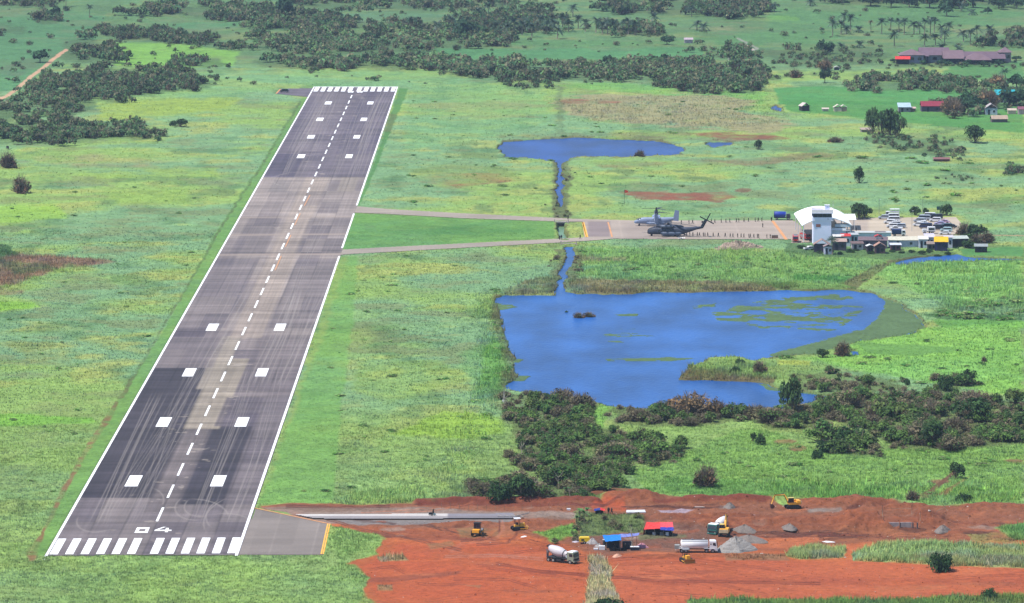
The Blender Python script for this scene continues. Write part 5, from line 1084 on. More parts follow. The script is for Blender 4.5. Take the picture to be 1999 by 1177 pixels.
for x in (3.7, 2.2, -2.6, -3.6):
    for s in (-1, 1): wheel(e, x, s*1.02, .52, .4, steel)
for s in (-1, 1): MB().box((-3.1, s*1.08, 1.16), (2.5, .4, .08)).build('mudguard', wht, e); MB().box((2.95, s*1.08, 1.14), (2.6, .4, .06)).build('mudguard', wht, e)
# --- excavators
def tracks(e, L_, W_, h=.8):
    for s in (-1, 1):
        t = MB(); r = h/2; prof = [(-L_/2+r*math.cos(a), r+r*math.sin(a)) for a in [math.pi/2+math.pi*i/6 for i in range(7)]]+[(L_/2-r+r*math.cos(a)+r*0, r+r*math.sin(a)) for a in [-math.pi/2+math.pi*i/6 for i in range(7)]]
        t.prism(prof, s*W_/2-.25, s*W_/2+.25); tr = t.build('track', blk, e); q = MB()
        for i in range(5): q.tube([(-L_/2+.5+i*(L_-1)/4, s*(W_/2+.2), r), (-L_/2+.5+i*(L_-1)/4, s*(W_/2+.3), r)], r*.5, 8)
        q.build('track_rollers', dkst, tr)
def excavator(label, loc, rz, up, pts, bucket):
    e = thing('excavator', label, 'excavator', loc, rz); tracks(e, 3.4, 2.1); MB().box((0, 0, .75), (1.6, 1.4, .5)).build('undercarriage', dkst, e)
    b = MB(); b.box((-.5, 0, 1.35), (3.0, 2.3, .55)).box((-1.55, 0, 1.75), (.95, 2.3, .6), taper=.9).box((-.3, -.75, 1.8), (1.6, .75, .6)); b.build('body', yel_, e)
    MB().box((-2.05, 0, 1.5), (.3, 2.2, .8)).build('counterweight', M('counterweight', (238, 212, 168), .6), e)
    MB().box((.45, .65, 2.15), (1.35, .95, 1.2), taper=.92).build('cab', glass, e); MB().box((.45, .65, 2.8), (1.45, 1.02, .12)).build('cab_roof', M('cab_roof', (250, 226, 130), .5), e)
    P = [Vector(p) for p in pts]
    bm_ = MB(); bm_.tube(P[:3], [.24, .3, .2], 6, asp=.7); bm_.build('boom', yel_, e); st = MB(); st.tube(P[2:4], [.24, .15], 6, asp=.7); a = st.build('stick', yel_, e)
    cy = MB(); cy.tube([P[0]+Vector((.2, 0, -.2)), P[1]+Vector((0, 0, -.25))], .07, 6); cy.tube([P[1]+Vector((0, 0, .3)), P[2]+Vector((0, 0, .2))], .07, 6); cy.build('hydraulic_cylinder', dkst, e)
    q = P[3]; k = MB(); k.prism([(q.x+.35, q.z+.1), (q.x-.35, q.z+.05), (q.x-.75, q.z-.6), (q.x-.35, q.z-1.0), (q.x+.2, q.z-.95)] if bucket > 0 else [(q.x-.35, q.z+.1), (q.x+.35, q.z+.05), (q.x+.55, q.z-.6), (q.x+.1, q.z-.9)], -.5, .5); k.build('bucket', M('rusty_bucket', (120, 70, 58), .8), e)
    return e
excavator('yellow excavator with its arm stretched over the red ground by the grass edge', gp(1546, 992), 192, 0, [(.9, -.1, 1.7), (2.0, -.1, 3.5), (4.4, -.1, 3.4), (5.3, -.1, 1.2)], 1)
excavator('orange yellow excavator seen from behind next to the gravel heap', gp(1414, 1046), 82, 0, [(.9, -.1, 1.7), (1.8, -.1, 3.4), (3.6, -.1, 4.6), (4.6, -.1, 2.6)], 1)
# --- road roller
e = thing('road_roller', 'orange yellow road roller with a black cabin standing near the concrete road', 'road roller', gp(932, 1044), 78)
b = MB(); b.box((-1.35, 0, 1.15), (1.9, 1.75, .95), taper=.95).box((.3, 0, .95), (1.2, 1.3, .4)); b.build('engine_hood', M('roller_yellow', (250, 170, 40), .5, k=1.5), e)
MB().box((0, 0, 2.15), (1.3, 1.6, 1.7), taper=.94).build('cab', glass, e); MB().box((0, 0, 3.05), (1.5, 1.75, .1)).build('cab_roof', blk, e)
t = MB(); t.tube([(1.9, -1.05, .72), (1.9, 1.05, .72)], .72, 20); t.build('drum', steel, e); MB().box((1.9, 1.15, .75), (1.9, .12, .3)).box((1.9, -1.15, .75), (1.9, .12, .3)).box((1.0, 0, .75), (.12, 2.3, .3)).build('drum_yoke', yel_, e)
for s in (-1, 1): wheel(e, -1.3, s*.95, .68, .5, yel_)
MB().box((-2.33, 0, .75), (.12, 1.7, .35)).build('bumper', blk, e)
# --- bulldozers
def dozer(label, loc, rz, canopy, top):
    e = thing('bulldozer', label, 'bulldozer', loc, rz); tracks(e, 2.9, 1.75, .95)
    MB().box((.75, 0, 1.35), (1.5, .95, .8), taper=.9).box((-.6, 0, 1.1), (1.1, 1.2, .5)).build('hood', yel_, e); MB().box((-.5, 0, 1.6), (.5, .7, .6)).build('seat', blk, e)
    for x in (-1.0, .1):
        for s in (-1, 1): MB().box((x, s*.6, 2.1), (.09, .09, 1.6)).build('canopy_post', dkst, e)
    MB().box((-.45, 0, 2.95), (1.6, 1.55, .1)).build('canopy_roof', top, e)
    bl = MB(); bl.prism([(2.05, .05), (2.25, .1), (2.1, .5), (2.25, 1.0), (2.1, 1.0), (1.95, .5)], -1.35, 1.35); bl.build('blade', M('worn_blade', (200, 140, 60), .6), e)
    for s in (-1, 1): MB().box((1.1, s*1.2, .5), (2.0, .12, .18)).build('push_arm', yel_, e)
    return e
dozer('small yellow bulldozer with a white canopy by the rutted ramp', gp(1013, 1036), 12, 0, wht)
dozer('mud stained yellow bulldozer with a grey canopy in front of the white tanker', gp(1340, 1097), -72, 0, M('grey_canopy', (140, 140, 145), .7))
# --- compressor
e = thing('air_compressor', 'bright yellow compressor trailer at the edge of the works camp', 'compressor', gp(1141, 1061), 0)
b = MB(); b.prism([(-1.25, .55), (1.25, .55), (1.3, 1.3), (1.1, 1.6), (-1.1, 1.6), (-1.3, 1.3)], -.7, .7); b.build('housing', M('bright_yellow', (255, 216, 30), .45, k=1.5), e)
MB().box((-.45, -.71, 1.0), (.7, .04, .4)).build('vent_panel', blk, e); MB().box((1.7, 0, .5), (1.2, .1, .1)).build('tow_bar', dkst, e)
for s in (-1, 1): wheel(e, 0, s*.75, .34, .2)
# --- tarpaulin shelters
def tarp_roof(name, parent, cs, m, sag=.2, seed=1, th=.03):
    R = random.Random(seed); n = 8; v = []; f = []
    a, b_, c_, d_ = [Vector(q) for q in cs]
    for i in range(n+1):
        for j in range(n+1):
            s, t_ = i/n, j/n; p = a.lerp(b_, s).lerp(d_.lerp(c_, s), t_); p.z += -sag*4*s*(1-s)*.5-sag*4*t_*(1-t_)*.5+R.uniform(-.06, .06); v.append(p)
    mb = MB()
    for i in range(n):
        for j in range(n): mb.face([v[i*(n+1)+j], v[(i+1)*(n+1)+j], v[(i+1)*(n+1)+j+1], v[i*(n+1)+j+1]])
    return mb.build(name, m, parent)
tb = M('blue_tarp', (28, 130, 226), .5, var=.15, k=1.6); tb2 = M('pale_blue_tarp', (140, 150, 225), .5, var=.3, sc=.5); trd = M('red_tarp', (236, 64, 58), .55, var=.12, k=1.6); tpk = M('pink_red_tarp', (246, 84, 92), .55, k=1.6); tnv = M('navy_sheet', (32, 60, 150), .6); wood = M('weathered_timber', (170, 150, 125), .9, var=.25); tdk = M('dark_cloth', (40, 40, 62), .8)
e = thing('tarpaulin_shelter', 'makeshift shelter under a bright blue tarpaulin in the works camp', 'shelter', gp(1197, 1074), 0)
p = MB()
for x, y, h_ in ((-1.6, -1.2, 2.5), (1.7, -1.2, 2.7), (-2.2, 2.6, 3.1), (1.7, 2.6, 3.2), (5.6, 2.8, 3.4), (4.8, -.2, 2.8)): p.box((x, y, h_/2), (.09, .09, h_))
p.build('pole', wood, e)
tarp_roof('tarpaulin', e, [(-1.9, -1.7, 2.45), (1.9, -1.6, 2.75), (1.8, 3.0, 3.3), (-2.5, 3.0, 3.1)], tb, .15, 1); tarp_roof('tarpaulin', e, [(1.9, .4, 3.0), (6.0, 1.4, 3.35), (6.3, 3.2, 3.6), (1.8, 3.2, 3.35)], tb2, .15, 2)
tarp_roof('tarpaulin', e, [(1.9, -1.6, 2.7), (1.95, -1.6, .2), (1.95, 2.6, .2), (1.8, 2.6, 3.1)], tnv, .05, 3); MB().box((3.4, 1.6, 1.0), (2.4, 1.4, 1.6)).build('stores', tdk, e); MB().box((0, 2.4, 1.2), (3.2, .1, 2.2)).build('back_wall', tdk, e)
e = thing('tarpaulin_shelter', 'long shelter under red tarpaulins with a blue strip, on the camp side of the road', 'shelter', gp(1286, 1044), 0)
p = MB()
for x in (-3.3, -1.1, 1.1, 3.3):
    for y, h_ in ((-1.3, 2.0), (2.0, 2.9)): p.box((x, y, h_/2), (.1, .1, h_))
p.build('pole', wood, e)
tarp_roof('tarpaulin', e, [(-3.7, -1.6, 1.85), (.3, -1.5, 2.05), (.3, 2.2, 2.95), (-2.9, 2.2, 2.95)], trd, .12, 4); tarp_roof('tarpaulin', e, [(.3, -1.0, 2.3), (3.5, -1.0, 2.25), (3.4, 2.2, 2.95), (.3, 2.2, 2.95)], tpk, .08, 5)
tarp_roof('tarpaulin', e, [(.3, -1.7, 1.7), (3.6, -1.7, 1.6), (3.5, -1.0, 2.25), (.3, -1.0, 2.3)], M('blue_strip', (50, 70, 200), .5), .05, 6); tarp_roof('tarpaulin', e, [(-3.9, -1.9, .1), (-3.7, -1.6, 1.85), (-2.9, 2.2, 2.9), (-3.4, 2.4, .1)], trd, .05, 7)
MB().box((0, 1.6, .9), (6.2, .1, 1.7)).build('back_wall', tdk, e)
for i, (x, m_) in enumerate(((-1.2, wht), (.6, steel), (2.0, wht))): MB().box((x, -.2, .45), (.7, .6, .9)).build('stores', m_, e)
e = thing('tarpaulin_shelter', 'tiny blue and red tarpaulin cover beside the banana plants', 'shelter', gp(1170, 1005), 0)
tarp_roof('tarpaulin', e, [(-1.3, -.7, .9), (.2, -.7, 1.2), (.2, .9, 1.5), (-1.3, .9, 1.2)], tnv, .1, 8); tarp_roof('tarpaulin', e, [(.2, -.7, 1.2), (1.4, -.7, .9), (1.4, .9, 1.2), (.2, .9, 1.5)], trd, .1, 9); MB().box((0, .3, .5), (2.0, .9, .8)).build('stores', blk, e)
# --- loose heaps and gear
def heap(name, label, cat, px, py, w_, d_, h_, m, seed, n=18, group=None, rough=.25):
    R = np.random.default_rng(seed); x, y, z = gp(px, py); V = []; F = []
    for i in range(n+1):
        r = i/n
        for j in range(28):
            a = 6.283*j/28; k = 1+.22*math.sin(a*2+seed)+.10*math.sin(a*5+seed*2); V.append((math.cos(a)*w_/2*r*k, math.sin(a)*d_/2*r*k, h_*max(0, 1-r**1.35)*(1+rough*.5*math.sin(a*3+seed))+R.normal(0, .035*h_*rough*4)*(r < .98)-.1*(r > .98)))
    for i in range(n):
        for j in range(28): F.append((i*28+j, i*28+(j+1) % 28, (i+1)*28+(j+1) % 28, (i+1)*28+j))
    return tag(add(name, np_mesh(name, V, F, [m], None, False), None, (x, y, z-.05)), label, cat, group)
grv = M('grey_gravel', (178, 172, 166), .95, var=.22, sc=.25, k=2.1); grd = M('dark_gravel', (150, 138, 130), .95, var=.25, sc=.3, k=2.1)
heap('gravel_pile', 'big light grey gravel heap next to the white tanker truck', 'gravel pile', 1436, 1073, 8.6, 11, 3.0, grv, 1); heap('gravel_pile', 'darker overgrown gravel heap behind the big light grey one', 'gravel pile', 1462, 1056, 7.5, 9, 1.3, grd, 2)
heap('gravel_pile', 'brownish grey gravel heap behind the orange excavator', 'gravel pile', 1453, 1034, 6.0, 6, 1.5, grd, 3); heap('gravel_pile', 'small low gravel heap on the brown terrace', 'gravel pile', 1541, 1034, 4.2, 5, 1.2, grd, 4); heap('gravel_pile', 'gravel heap near the excavator at the grass edge', 'gravel pile', 1424, 992, 3.6, 4, 1.2, grd, 5)
heap('gravel_pile', 'grey spoil heap right of the excavated pit', 'gravel pile', 1840, 1036, 4.2, 5, 1.4, grd, 6)
heap('rubble_pile', 'long low pile of pale rubble on the grass beside the apron', 'rubble', 1440, 484, 17, 14, 1.6, M('rubble', (190, 168, 148), .95, var=.5, sc=.5), 7, rough=1.6)
heap('cloth_heap', 'crumpled pink and blue plastic sheeting in the camp', 'plastic sheeting', 1252, 1068, 3.0, 2.6, 1.1, M('pink_sheet', (222, 150, 165), .6, var=.35, sc=.35), 8, 8); heap('cloth_heap', 'crumpled grey plastic sheeting beside the yellow compressor', 'plastic sheeting', 1156, 1062, 2.8, 2.4, 1.4, M('grey_sheet', (178, 172, 170), .6, var=.3, sc=.4), 9, 8)
heap('cloth_heap', 'dull grey sacks under a sheet left of the blue shelter', 'plastic sheeting', 1169, 1068, 2.2, 1.8, .9, M('grey_sheet', (178, 172, 170), .6, var=.3, sc=.4), 10, 8); heap('cloth_heap', 'flat pale sheet lying between the mixer truck and the compressor', 'plastic sheeting', 1124, 1058, 2.4, 1.6, .35, M('lilac_sheet', (206, 196, 208), .6), 11, 6)
heap('cloth_heap', 'pale orange debris pile on the red soil below the blue shelter', 'debris', 1205, 1087, 2.6, 2.2, .8, M('peach_debris', (238, 180, 150), .8, var=.3, sc=.3), 12, 7); heap('cloth_heap', 'flat white sheet on the ground below the white canopied bulldozer', 'plastic sheeting', 1024, 1048, 2.0, 2.0, .3, wht, 13, 6)
heap('cloth_heap', 'thin white sheet lying alone on the red soil right of the gravel', 'plastic sheeting', 1614, 1058, 3.6, 1.6, .3, wht, 14, 6)
def boxthing(name, label, cat, px, py, d, m, z=None, rz=0, part='lid', m2=None, paved_=False):
    x, y, z0 = gp(px, py); z0 = .06 if paved_ else z0; e = thing(name, label, cat, (x, y, z0), rz); MB().box((0, 0, d[2]*.45), (d[0], d[1], d[2]*.9)).build('body', m, e); MB().box((0, 0, d[2]*.95), (d[0]*1.04, d[1]*1.04, d[2]*.1)).build(part, m2 or m, e); return e
boxthing('storage_box', 'white box beside the blue shelter', 'box', 1175, 1073, (1.4, 1.0, .9), wht); boxthing('storage_box', 'low white slab left of the white box', 'box', 1163, 1073, (1.0, .8, .35), wht); boxthing('work_table', 'dark table with a white top right of the blue shelter', 'table', 1239, 1074, (2.0, 1.2, .9), tdk, m2=wht)
boxthing('storage_box', 'white container lying on the soil left of the banana plants', 'box', 1110, 997, (.9, .7, .5), wht); boxthing('water_tank', 'round looking white cap tank at the blue shelter post', 'tank', 1180, 1066, (.8, .8, 1.6), tdk, m2=wht)
tp = thing('sheet_stack', 'stack of white sheets beside the red soil bank', 'building sheets', gp(1243, 1003), 0)
for i, (x, y, w_) in enumerate(((-1.4, 0, 2.4), (.9, .2, 2.6), (-.2, 1.4, 4.6))): MB().box((x, y, .25+.05*i), (w_, 1.1, .3), rz=.05*i).build('sheet', wht, tp)
for i, (a, b, l_, an) in enumerate(((1365, 992, 2.6, 0), (1356, 1008, 1.6, 78), (1488, 1082, .6, 60), (1468, 1060, .5, 20))):
    o = MB(); o.box((0, 0, .12), (l_, .3, .12)).box((0, .35, .1), (l_*.8, .2, .1)); tag(o.build('plank_stack', M('pale_plank', (240, 225, 215), .7), None, gp(a, b), rad(an)), ('white planks beside the long red ridge', 'thin white board standing in the puddled clearing', 'small white offcut at the foot of the gravel', 'white offcuts on the dark gravel heap')[i], 'planks')
# formwork on the new road, pit with a box culvert
e = thing('formwork', 'timber formwork and bars at the end of the new concrete road', 'formwork', gp(1003, 1009, .1), 0)
for x in (-3.2, -1.6, 0, 1.6): MB().box((x, 0, .3), (.12, 3.2, .12), rz=.5).build('board', conc, e)
MB().box((1.8, .4, .45), (.14, 5.0, .14), rz=-.9, rx=.1).build('beam', steel, e); MB().box((-1, -1.4, .3), (6, .12, .12)).build('beam', steel, e)
e = thing('box_culvert', 'half buried concrete box culvert in the muddy pit', 'culvert', gp(1757, 1032, -.9), 3)
MB().box((0, .2, -.2), (10.6, 6.5, .5)).build('base', M('muddy_concrete', (196, 176, 166), .8, var=.3, sc=1.5), e)
for x in (-3.4, -2.6, .2, 3.3, 4.4): MB().box((x, 1.2, 1.0), (.3, .5, 2.4)).build('wall_panel', M('stained_form', (120, 108, 108), .8, var=.4), e)
for x0, x1 in ((-5.3, -3.5), (-2.4, 0), (.4, 3.1)): MB().box(((x0+x1)/2, 2.2, .95), (x1-x0, .25, 2.3)).build('wall_panel', M('wet_wall', (214, 196, 190), .5, var=.25, sc=1.0), e)
MB().box((-4.6, 7, .9), (2.6, 6, .25), rz=.35, rx=.12).build('wing_slab', conc, e)
for i, (a, b, h_) in enumerate(((1723, 1006, 2.8), (1780, 1004, 2.4), (1796, 1024, 2.6), (1724, 1022, 1.8))): o = MB(); o.tube([(0, 0, 0), (.1*i-.1, 0, h_)], .06, 5); tag(o.build('survey_stake', wood, None, gp(a, b)), ('stake at the north west corner of the muddy pit', 'stake behind the muddy pit', 'thin stake at the right side of the muddy pit', 'stake at the left side of the box culvert')[i], 'stake')
o = MB(); o.tube([(-3.2, 0, 1.6), (3.2, 0, 1.5)], .05, 5); tag(o.build('guide_string', wood, None, gp(1752, 1002)), 'long pole laid across behind the muddy pit', 'pole')
e = thing('pole_tripod', 'crossed poles lying over a small hole right of the muddy pit', 'poles', gp(1842, 1004), 0); a = MB(); a.tube([(-2.6, 0, .2), (.6, 0, 1.6)], .06, 5); a.build('pole', wood, e); a = MB(); a.tube([(-.3, 0, 2.4), (1.0, 0, .6)], .06, 5); a.build('pole', wood, e)
tag(sheet('puddle', [(1722, 1014), (1728, 1006), (1742, 1006), (1745, 1016), (1790, 1018), (1792, 1031), (1725, 1031)], -1.0, M('muddy_water', (215, 195, 190), .12, var=.1, spec=.6)), kind='structure')
# row of fence pickets along the red bank
for i in range(16):
    a = 862+i*17.5; o = MB(); o.box((0, 0, .65), (.07, .07, 1.5), rx=.1*math.sin(i*3)); o.box((0, 0, 1.35), (.12, .05, .12)); tag(o.build('fence_picket', wood, None, gp(a, 994+(i % 2))), 'thin pale picket in the row along the foot of the red bank', 'picket', 'pickets along the red bank')
# --- people
m_uni = M('dark_uniform', (40, 42, 42), .9, var=.25, k=1.7); m_skin = M('brown_skin', (120, 84, 66), .6, k=1.7); m_shirt = M('light_shirt', (205, 210, 215), .8, k=1.7); m_hair = M('black_hair', (28, 24, 24), .8, k=1.7)
def person_mesh(pose, top=None):
    a, st, lean = pose      # arm swing, stride, lean
    v = [(0, 0, .95), (lean*.3, 0, 1.15), (lean*.7, 0, 1.38), (lean, 0, 1.50), (lean*1.1+.02, 0, 1.60), (lean*1.15+.02, 0, 1.72)]; ed = [(0, 1), (1, 2), (2, 3), (3, 4), (4, 5)]; r = [.17, .15, .19, .07, .09, .07]
    for s in (-1, 1):
        n = len(v); sw = a*s; v += [(lean*.7, s*.21, 1.42), (lean*.7-sw*.12, s*.27, 1.14), (lean*.7+sw*.12+.06, s*.26, .90), (lean*.7+sw*.16+.08, s*.25, .80)]; ed += [(2, n), (n, n+1), (n+1, n+2), (n+2, n+3)]; r += [.075, .055, .045, .035]
        n = len(v); v += [(0, s*.10, .88), (-s*st*.5+.03, s*.11, .50), (-s*st, s*.11, .09), (-s*st+.17, s*.12, .04)]; ed += [(0, n), (n, n+1), (n+1, n+2), (n+2, n+3)]; r += [.115, .08, .055, .04]
    me = bpy.data.meshes.new('person'); me.from_pydata(v, ed, []); o = bpy.data.objects.new('tmp', me); COL.objects.link(o)
    sk = o.modifiers.new('s', 'SKIN'); sv = me.skin_vertices[0].data
    for i, q in enumerate(r): sv[i].radius = (q*1.3, q*1.3)
    sv[0].use_root = True; o.modifiers.new('u', 'SUBSURF').levels = 1
    dg = bpy.context.evaluated_depsgraph_get(); out = bpy.data.meshes.new_from_object(o.evaluated_get(dg)); bpy.data.objects.remove(o)
    out.name = 'person'; out.materials.clear(); out.materials.append(m_uni); out.materials.append(m_skin); out.materials.append(top or m_uni); out.materials.append(m_hair)
    for p in out.polygons:
        c = p.center; p.use_smooth = True
        p.material_index = 3 if c.z > 1.68 else (1 if c.z > 1.50 or (c.z < .90 and abs(c.y) > .2 and c.z > .7) else (2 if c.z > .98 else 0))
    return out
PM = [person_mesh(p) for p in ((0, .05, 0), (.8, .28, .04), (-.6, .2, .02), (.3, -.24, .05), (0, .1, -.02))]; PL = [person_mesh((.2, .1, .02), m_shirt)]
def person(px, py, label, rz=0, lib=None, group=None, z=.05):
    x, y, _ = G(px, py); lib = lib or PM; o = add('person', lib[RN.integers(0, len(lib))], None, (x, y, z), rad(rz)); return tag(o, label, 'person', group)
ORD = ['first', 'second', 'third', 'fourth', 'fifth', 'sixth', 'seventh', 'eighth', 'ninth', 'tenth', 'eleventh', 'twelfth', 'thirteenth', 'fourteenth', 'fifteenth', 'sixteenth', 'seventeenth', 'eighteenth', 'nineteenth', 'twentieth', 'twenty-first', 'twenty-second', 'twenty-third', 'twenty-fourth', 'twenty-fifth', 'twenty-sixth']
far_row = [1310, 1330, 1345, 1352, 1388.5, 1395.3, 1408, 1417, 1424.5, 1437.5, 1442.2, 1452.3, 1461, 1474.2, 1480, 1487.2]
for i, a in enumerate(far_row): person(a, 438.5-(a-1310)/177*6, ORD[i]+' person from the aircraft in the far file crossing the apron, in dark clothing', RN.uniform(-20, 20), None, 'people filing along the far side of the apron')
near_row = [1328.4, 1336, 1340.5, 1346.5, 1352.5, 1361.2, 1365.5, 1373, 1376.2, 1381.5, 1392.2, 1402.2, 1415.6, 1425.4, 1430.6, 1440, 1446.5, 1452, 1461.9, 1464.6, 1471.4, 1478.4, 1481, 1497, 1503.5]
for i, a in enumerate(near_row): person(a, 460.6+(a-1328)/175*5, ORD[i]+' person from the dark helicopter in the near file on the apron, in dark clothing', RN.uniform(-25, 25), None, 'people filing along the near side of the apron')
person(1489, 444, 'person walking alone between the two files on the apron', 200); person(1506, 432, 'person standing at the tail of the blue truck', 90)
for a, b, l in ((1092.5, 468, 'first of two people standing together on the near taxiway bridge'), (1096, 467, 'second of two people standing together on the near taxiway bridge'), (1132.5, 466.5, 'person walking east of the near taxiway bridge'), (1109, 428, 'person at the far taxiway bridge')): person(a, b, l, RN.uniform(0, 360))
for i, a in enumerate((1682.5, 1687, 1691.5)): person(a, 422.5, ('leftmost', 'middle', 'rightmost')[i]+' of three people standing by the shade tree behind the terminal', 0)
for a, b, l in ((1671.5, 453, 'person standing on the pavement east of the terminal'), (1752.8, 427.5, 'person beside the far white van of the left car rows'), (1814.5, 459, 'person walking below the white box pickup'), (1849, 443, 'person between the dark cars at the right'), (1856, 442, 'person at the right end of the parked cars')): person(a, b, l, RN.uniform(0, 360))
for a, b, l in ((1200, 1075, 'worker in dark clothes under the blue shelter'), (1221, 1074, 'worker beside the dark stores of the blue shelter'), (1302, 1043, 'worker under the red shelter'), (1311, 1044, 'worker in a pale shirt right of the red shelter'), (1188, 1003, 'worker by the tiny tarpaulin cover'), (1194, 1003, 'worker walking right of the tiny tarpaulin cover'), (845.5, 1008, 'worker standing on the fresh concrete road')):
    x, y, z = gp(a, b); person(a, b, l, RN.uniform(0, 360), PL if 'pale' in l else None, None, z if b != 1008 else .24)
e = thing('concrete_saw', 'dark walk behind machine on the fresh concrete road', 'machine', (*G(841, 1008)[:2], .23), 10); MB().box((0, 0, .5), (1.1, .6, .5), taper=.8).build('engine', blk, e); a = MB(); a.tube([(-.5, 0, .6), (-1.0, 0, 1.0)], .04, 5); a.build('handle', steel, e)
a = MB(); a.box((.9, 0, .35), (.7, .5, .4), taper=.8); a.build('tank', M('green_white', (190, 210, 200), .5), e); wheel(e, .2, .35, .22, .1); wheel(e, .2, -.35, .22, .1)
# --- tiltrotor
v_g = M('pale_navy_grey', (150, 164, 194), .5, var=.1, sc=2.5, k=1.7); v_d = M('dark_navy_grey', (66, 72, 92), .55, var=.2, sc=1.5, k=2.0); v_l = M('light_navy_grey', (216, 224, 238), .5, var=.08, k=1.5)
def wing_box(mb, x0, x1, y0, y1, z0, z1, t=.5, m=0):
    mb.prism([(x0, z0), (x0+.3*(x1-x0), z0+t*.55), (x1, z0+t*.1), (x1, z0-t*.1), (x0+.3*(x1-x0), z0-t*.4)], y0, y1, m)
e = thing('tiltrotor_aircraft', 'pale grey tiltrotor aircraft with its rotors turned upward behind the dark helicopter', 'tiltrotor', (*G(1281, 441)[:2], .05), 178)
f = MB(); f.loft([(8.6, 1.55, .15, .15), (8.3, 1.55, .55, .5), (7.4, 1.7, .85, .85), (6.2, 1.95, 1.0, 1.15), (4.5, 2.05, 1.15, 1.3), (-2.6, 2.05, 1.15, 1.3), (-4.2, 2.35, 1.05, 1.05), (-6.5, 2.75, .75, .65), (-8.2, 3.0, .5, .35)]); fu = f.build('fuselage', v_g, e)
a = MB(); a.loft([(7.6, 2.35, .5, .2), (6.9, 2.55, .8, .38), (6.0, 2.9, .82, .25)]); a.build('cockpit_glass', glass, fu); MB().box((8.2, 0, 1.2), (.7, .7, .5), taper=.6).build('nose_sensor', v_l, fu)
for s in (-1, 1): a = MB(); a.loft([(3.8, 1.1, .35, .4, 2.6, s*1.2), (2.8, 1.1, .5, .55, 2.6, s*1.25), (-2.2, 1.1, .5, .55, 2.6, s*1.25), (-3.4, 1.2, .3, .35, 2.6, s*1.15)]); a.build('sponson', v_g, fu)
w_ = MB(); wing_box(w_, 1.6, -1.5, -6.6, 6.6, 3.4, 3.4, .7); w_.box((0, 0, 3.4), (3.4, 1.9, .8), taper=.8); w_.build('wing', v_g, e)
bladem = M('rotor_blade', (56, 60, 78), .6, k=1.9)
for s in (-1, 1):
    n = MB(); n.tube([(0, s*7.0, 1.5), (0, s*7.0, 2.2), (0, s*7.0, 3.6), (0, s*7.0, 5.0), (0, s*7.0, 5.7)], [.45, .72, .78, .62, .4], 12); na = n.build('nacelle', v_d if s < 0 else v_g, e)
    MB().box((.6, s*7.0, 3.9), (.5, .9, 2.2), taper=.7).build('air_intake', v_l, na)
    h = MB(); h.tube([(0, s*7.0, 5.7), (0, s*7.0, 6.5)], [.42, .2], 10); hb = h.build('rotor_hub', blk, e)
    for k in range(3):
        an = rad(8+120*k+(30 if s > 0 else 0)); b_ = MB(); R3 = Matrix.Rotation(an, 3, 'Z')
        pts = [(.3, -.22, 6.05), (1.2, -.42, 6.08), (5.8, -.22, 6.0), (5.8, .18, 6.04), (1.2, .42, 6.2), (.3, .22, 6.15)]
        top = [R3 @ Vector((p[0], p[1], p[2]))+Vector((0, s*7.0, 0)) for p in pts]; bot = [q-Vector((0, 0, .08)) for q in top]
        b_.face(top); b_.face(bot[::-1])
        for i in range(6): b_.face([top[i], bot[i], bot[(i+1) % 6], top[(i+1) % 6]])
        b_.build('rotor_blade', bladem, hb)
t = MB(); wing_box(t, -6.9, -8.3, -2.9, 2.9, 3.15, 3.15, .3); t.build('tailplane', v_g, e)
for s in (-1, 1):
    q = MB(); q.prism([(-6.5, 2.4), (-8.7, 2.2), (-8.9, 5.6), (-7.3, 5.9)], s*2.9-.1, s*2.9+.1); q.build('tail_fin', v_g, e)
for x, y in ((6.6, 0), (-.8, 1.4), (-.8, -1.4)):
    g_ = MB(); g_.tube([(x, y, .4), (x, y, 1.2)], .09, 6); gg_ = g_.build('landing_gear', steel, e); a = MB(); a.tube([(x, y-.3, .38), (x, y+.3, .38)], .38, 12); a.build('tyre', blk, gg_)
# --- heavy helicopter
h_d = M('dark_blue_grey', (70, 78, 100), .55, var=.25, sc=1.2, k=2.0); h_m = M('mid_blue_grey', (104, 116, 140), .5, var=.2, sc=1.5, k=2.0)
e = thing('transport_helicopter', 'dark grey heavy transport helicopter with a canted tail rotor standing nearest on the apron', 'helicopter', (*G(1313, 461)[:2], .05), 177)
f = MB(); f.loft([(9.6, 1.55, .5, .55), (9.2, 1.7, 1.0, .95), (8.0, 1.95, 1.3, 1.35), (6.2, 2.0, 1.35, 1.45), (-3.2, 2.0, 1.35, 1.45), (-6.0, 2.5, 1.1, 1.05), (-9.0, 3.1, .6, .6), (-11.6, 3.45, .35, .38)]); fu = f.build('fuselage', h_d, e)
a = MB(); a.loft([(9.35, 2.2, .8, .35), (8.6, 2.75, 1.05, .4), (7.4, 3.1, 1.0, .25)]); a.build('cockpit_glass', glass, fu)
for x in (5.2, 3.0, .8): MB().box((x, 1.36, 2.3), (.5, .06, .5)).build('cabin_window', glass, fu); MB().box((x, -1.36, 2.3), (.5, .06, .5)).build('cabin_window', glass, fu)
a = MB(); a.loft([(6.3, 3.75, .5, .3), (5.4, 3.85, .9, .6), (-1.4, 3.8, .9, .65), (-4.2, 3.5, .5, .4)]); a.build('engine_deck', h_d, e)
for s in (-1, 1):
    a = MB(); a.tube([(4.6, s*1.35, 3.75), (4.0, s*1.4, 3.8), (.6, s*1.4, 3.8), (0, s*1.35, 3.75)], [.3, .55, .55, .35], 12); a.build('engine', h_m, e)
    a = MB(); a.loft([(4.6, 1.15, .3, .4, 2.6, s*1.9), (3.6, 1.15, .6, .65, 2.6, s*1.9), (-2.6, 1.15, .6, .65, 2.6, s*1.9), (-3.6, 1.2, .3, .3, 2.6, s*1.8)]); a.build('sponson', h_m, e)
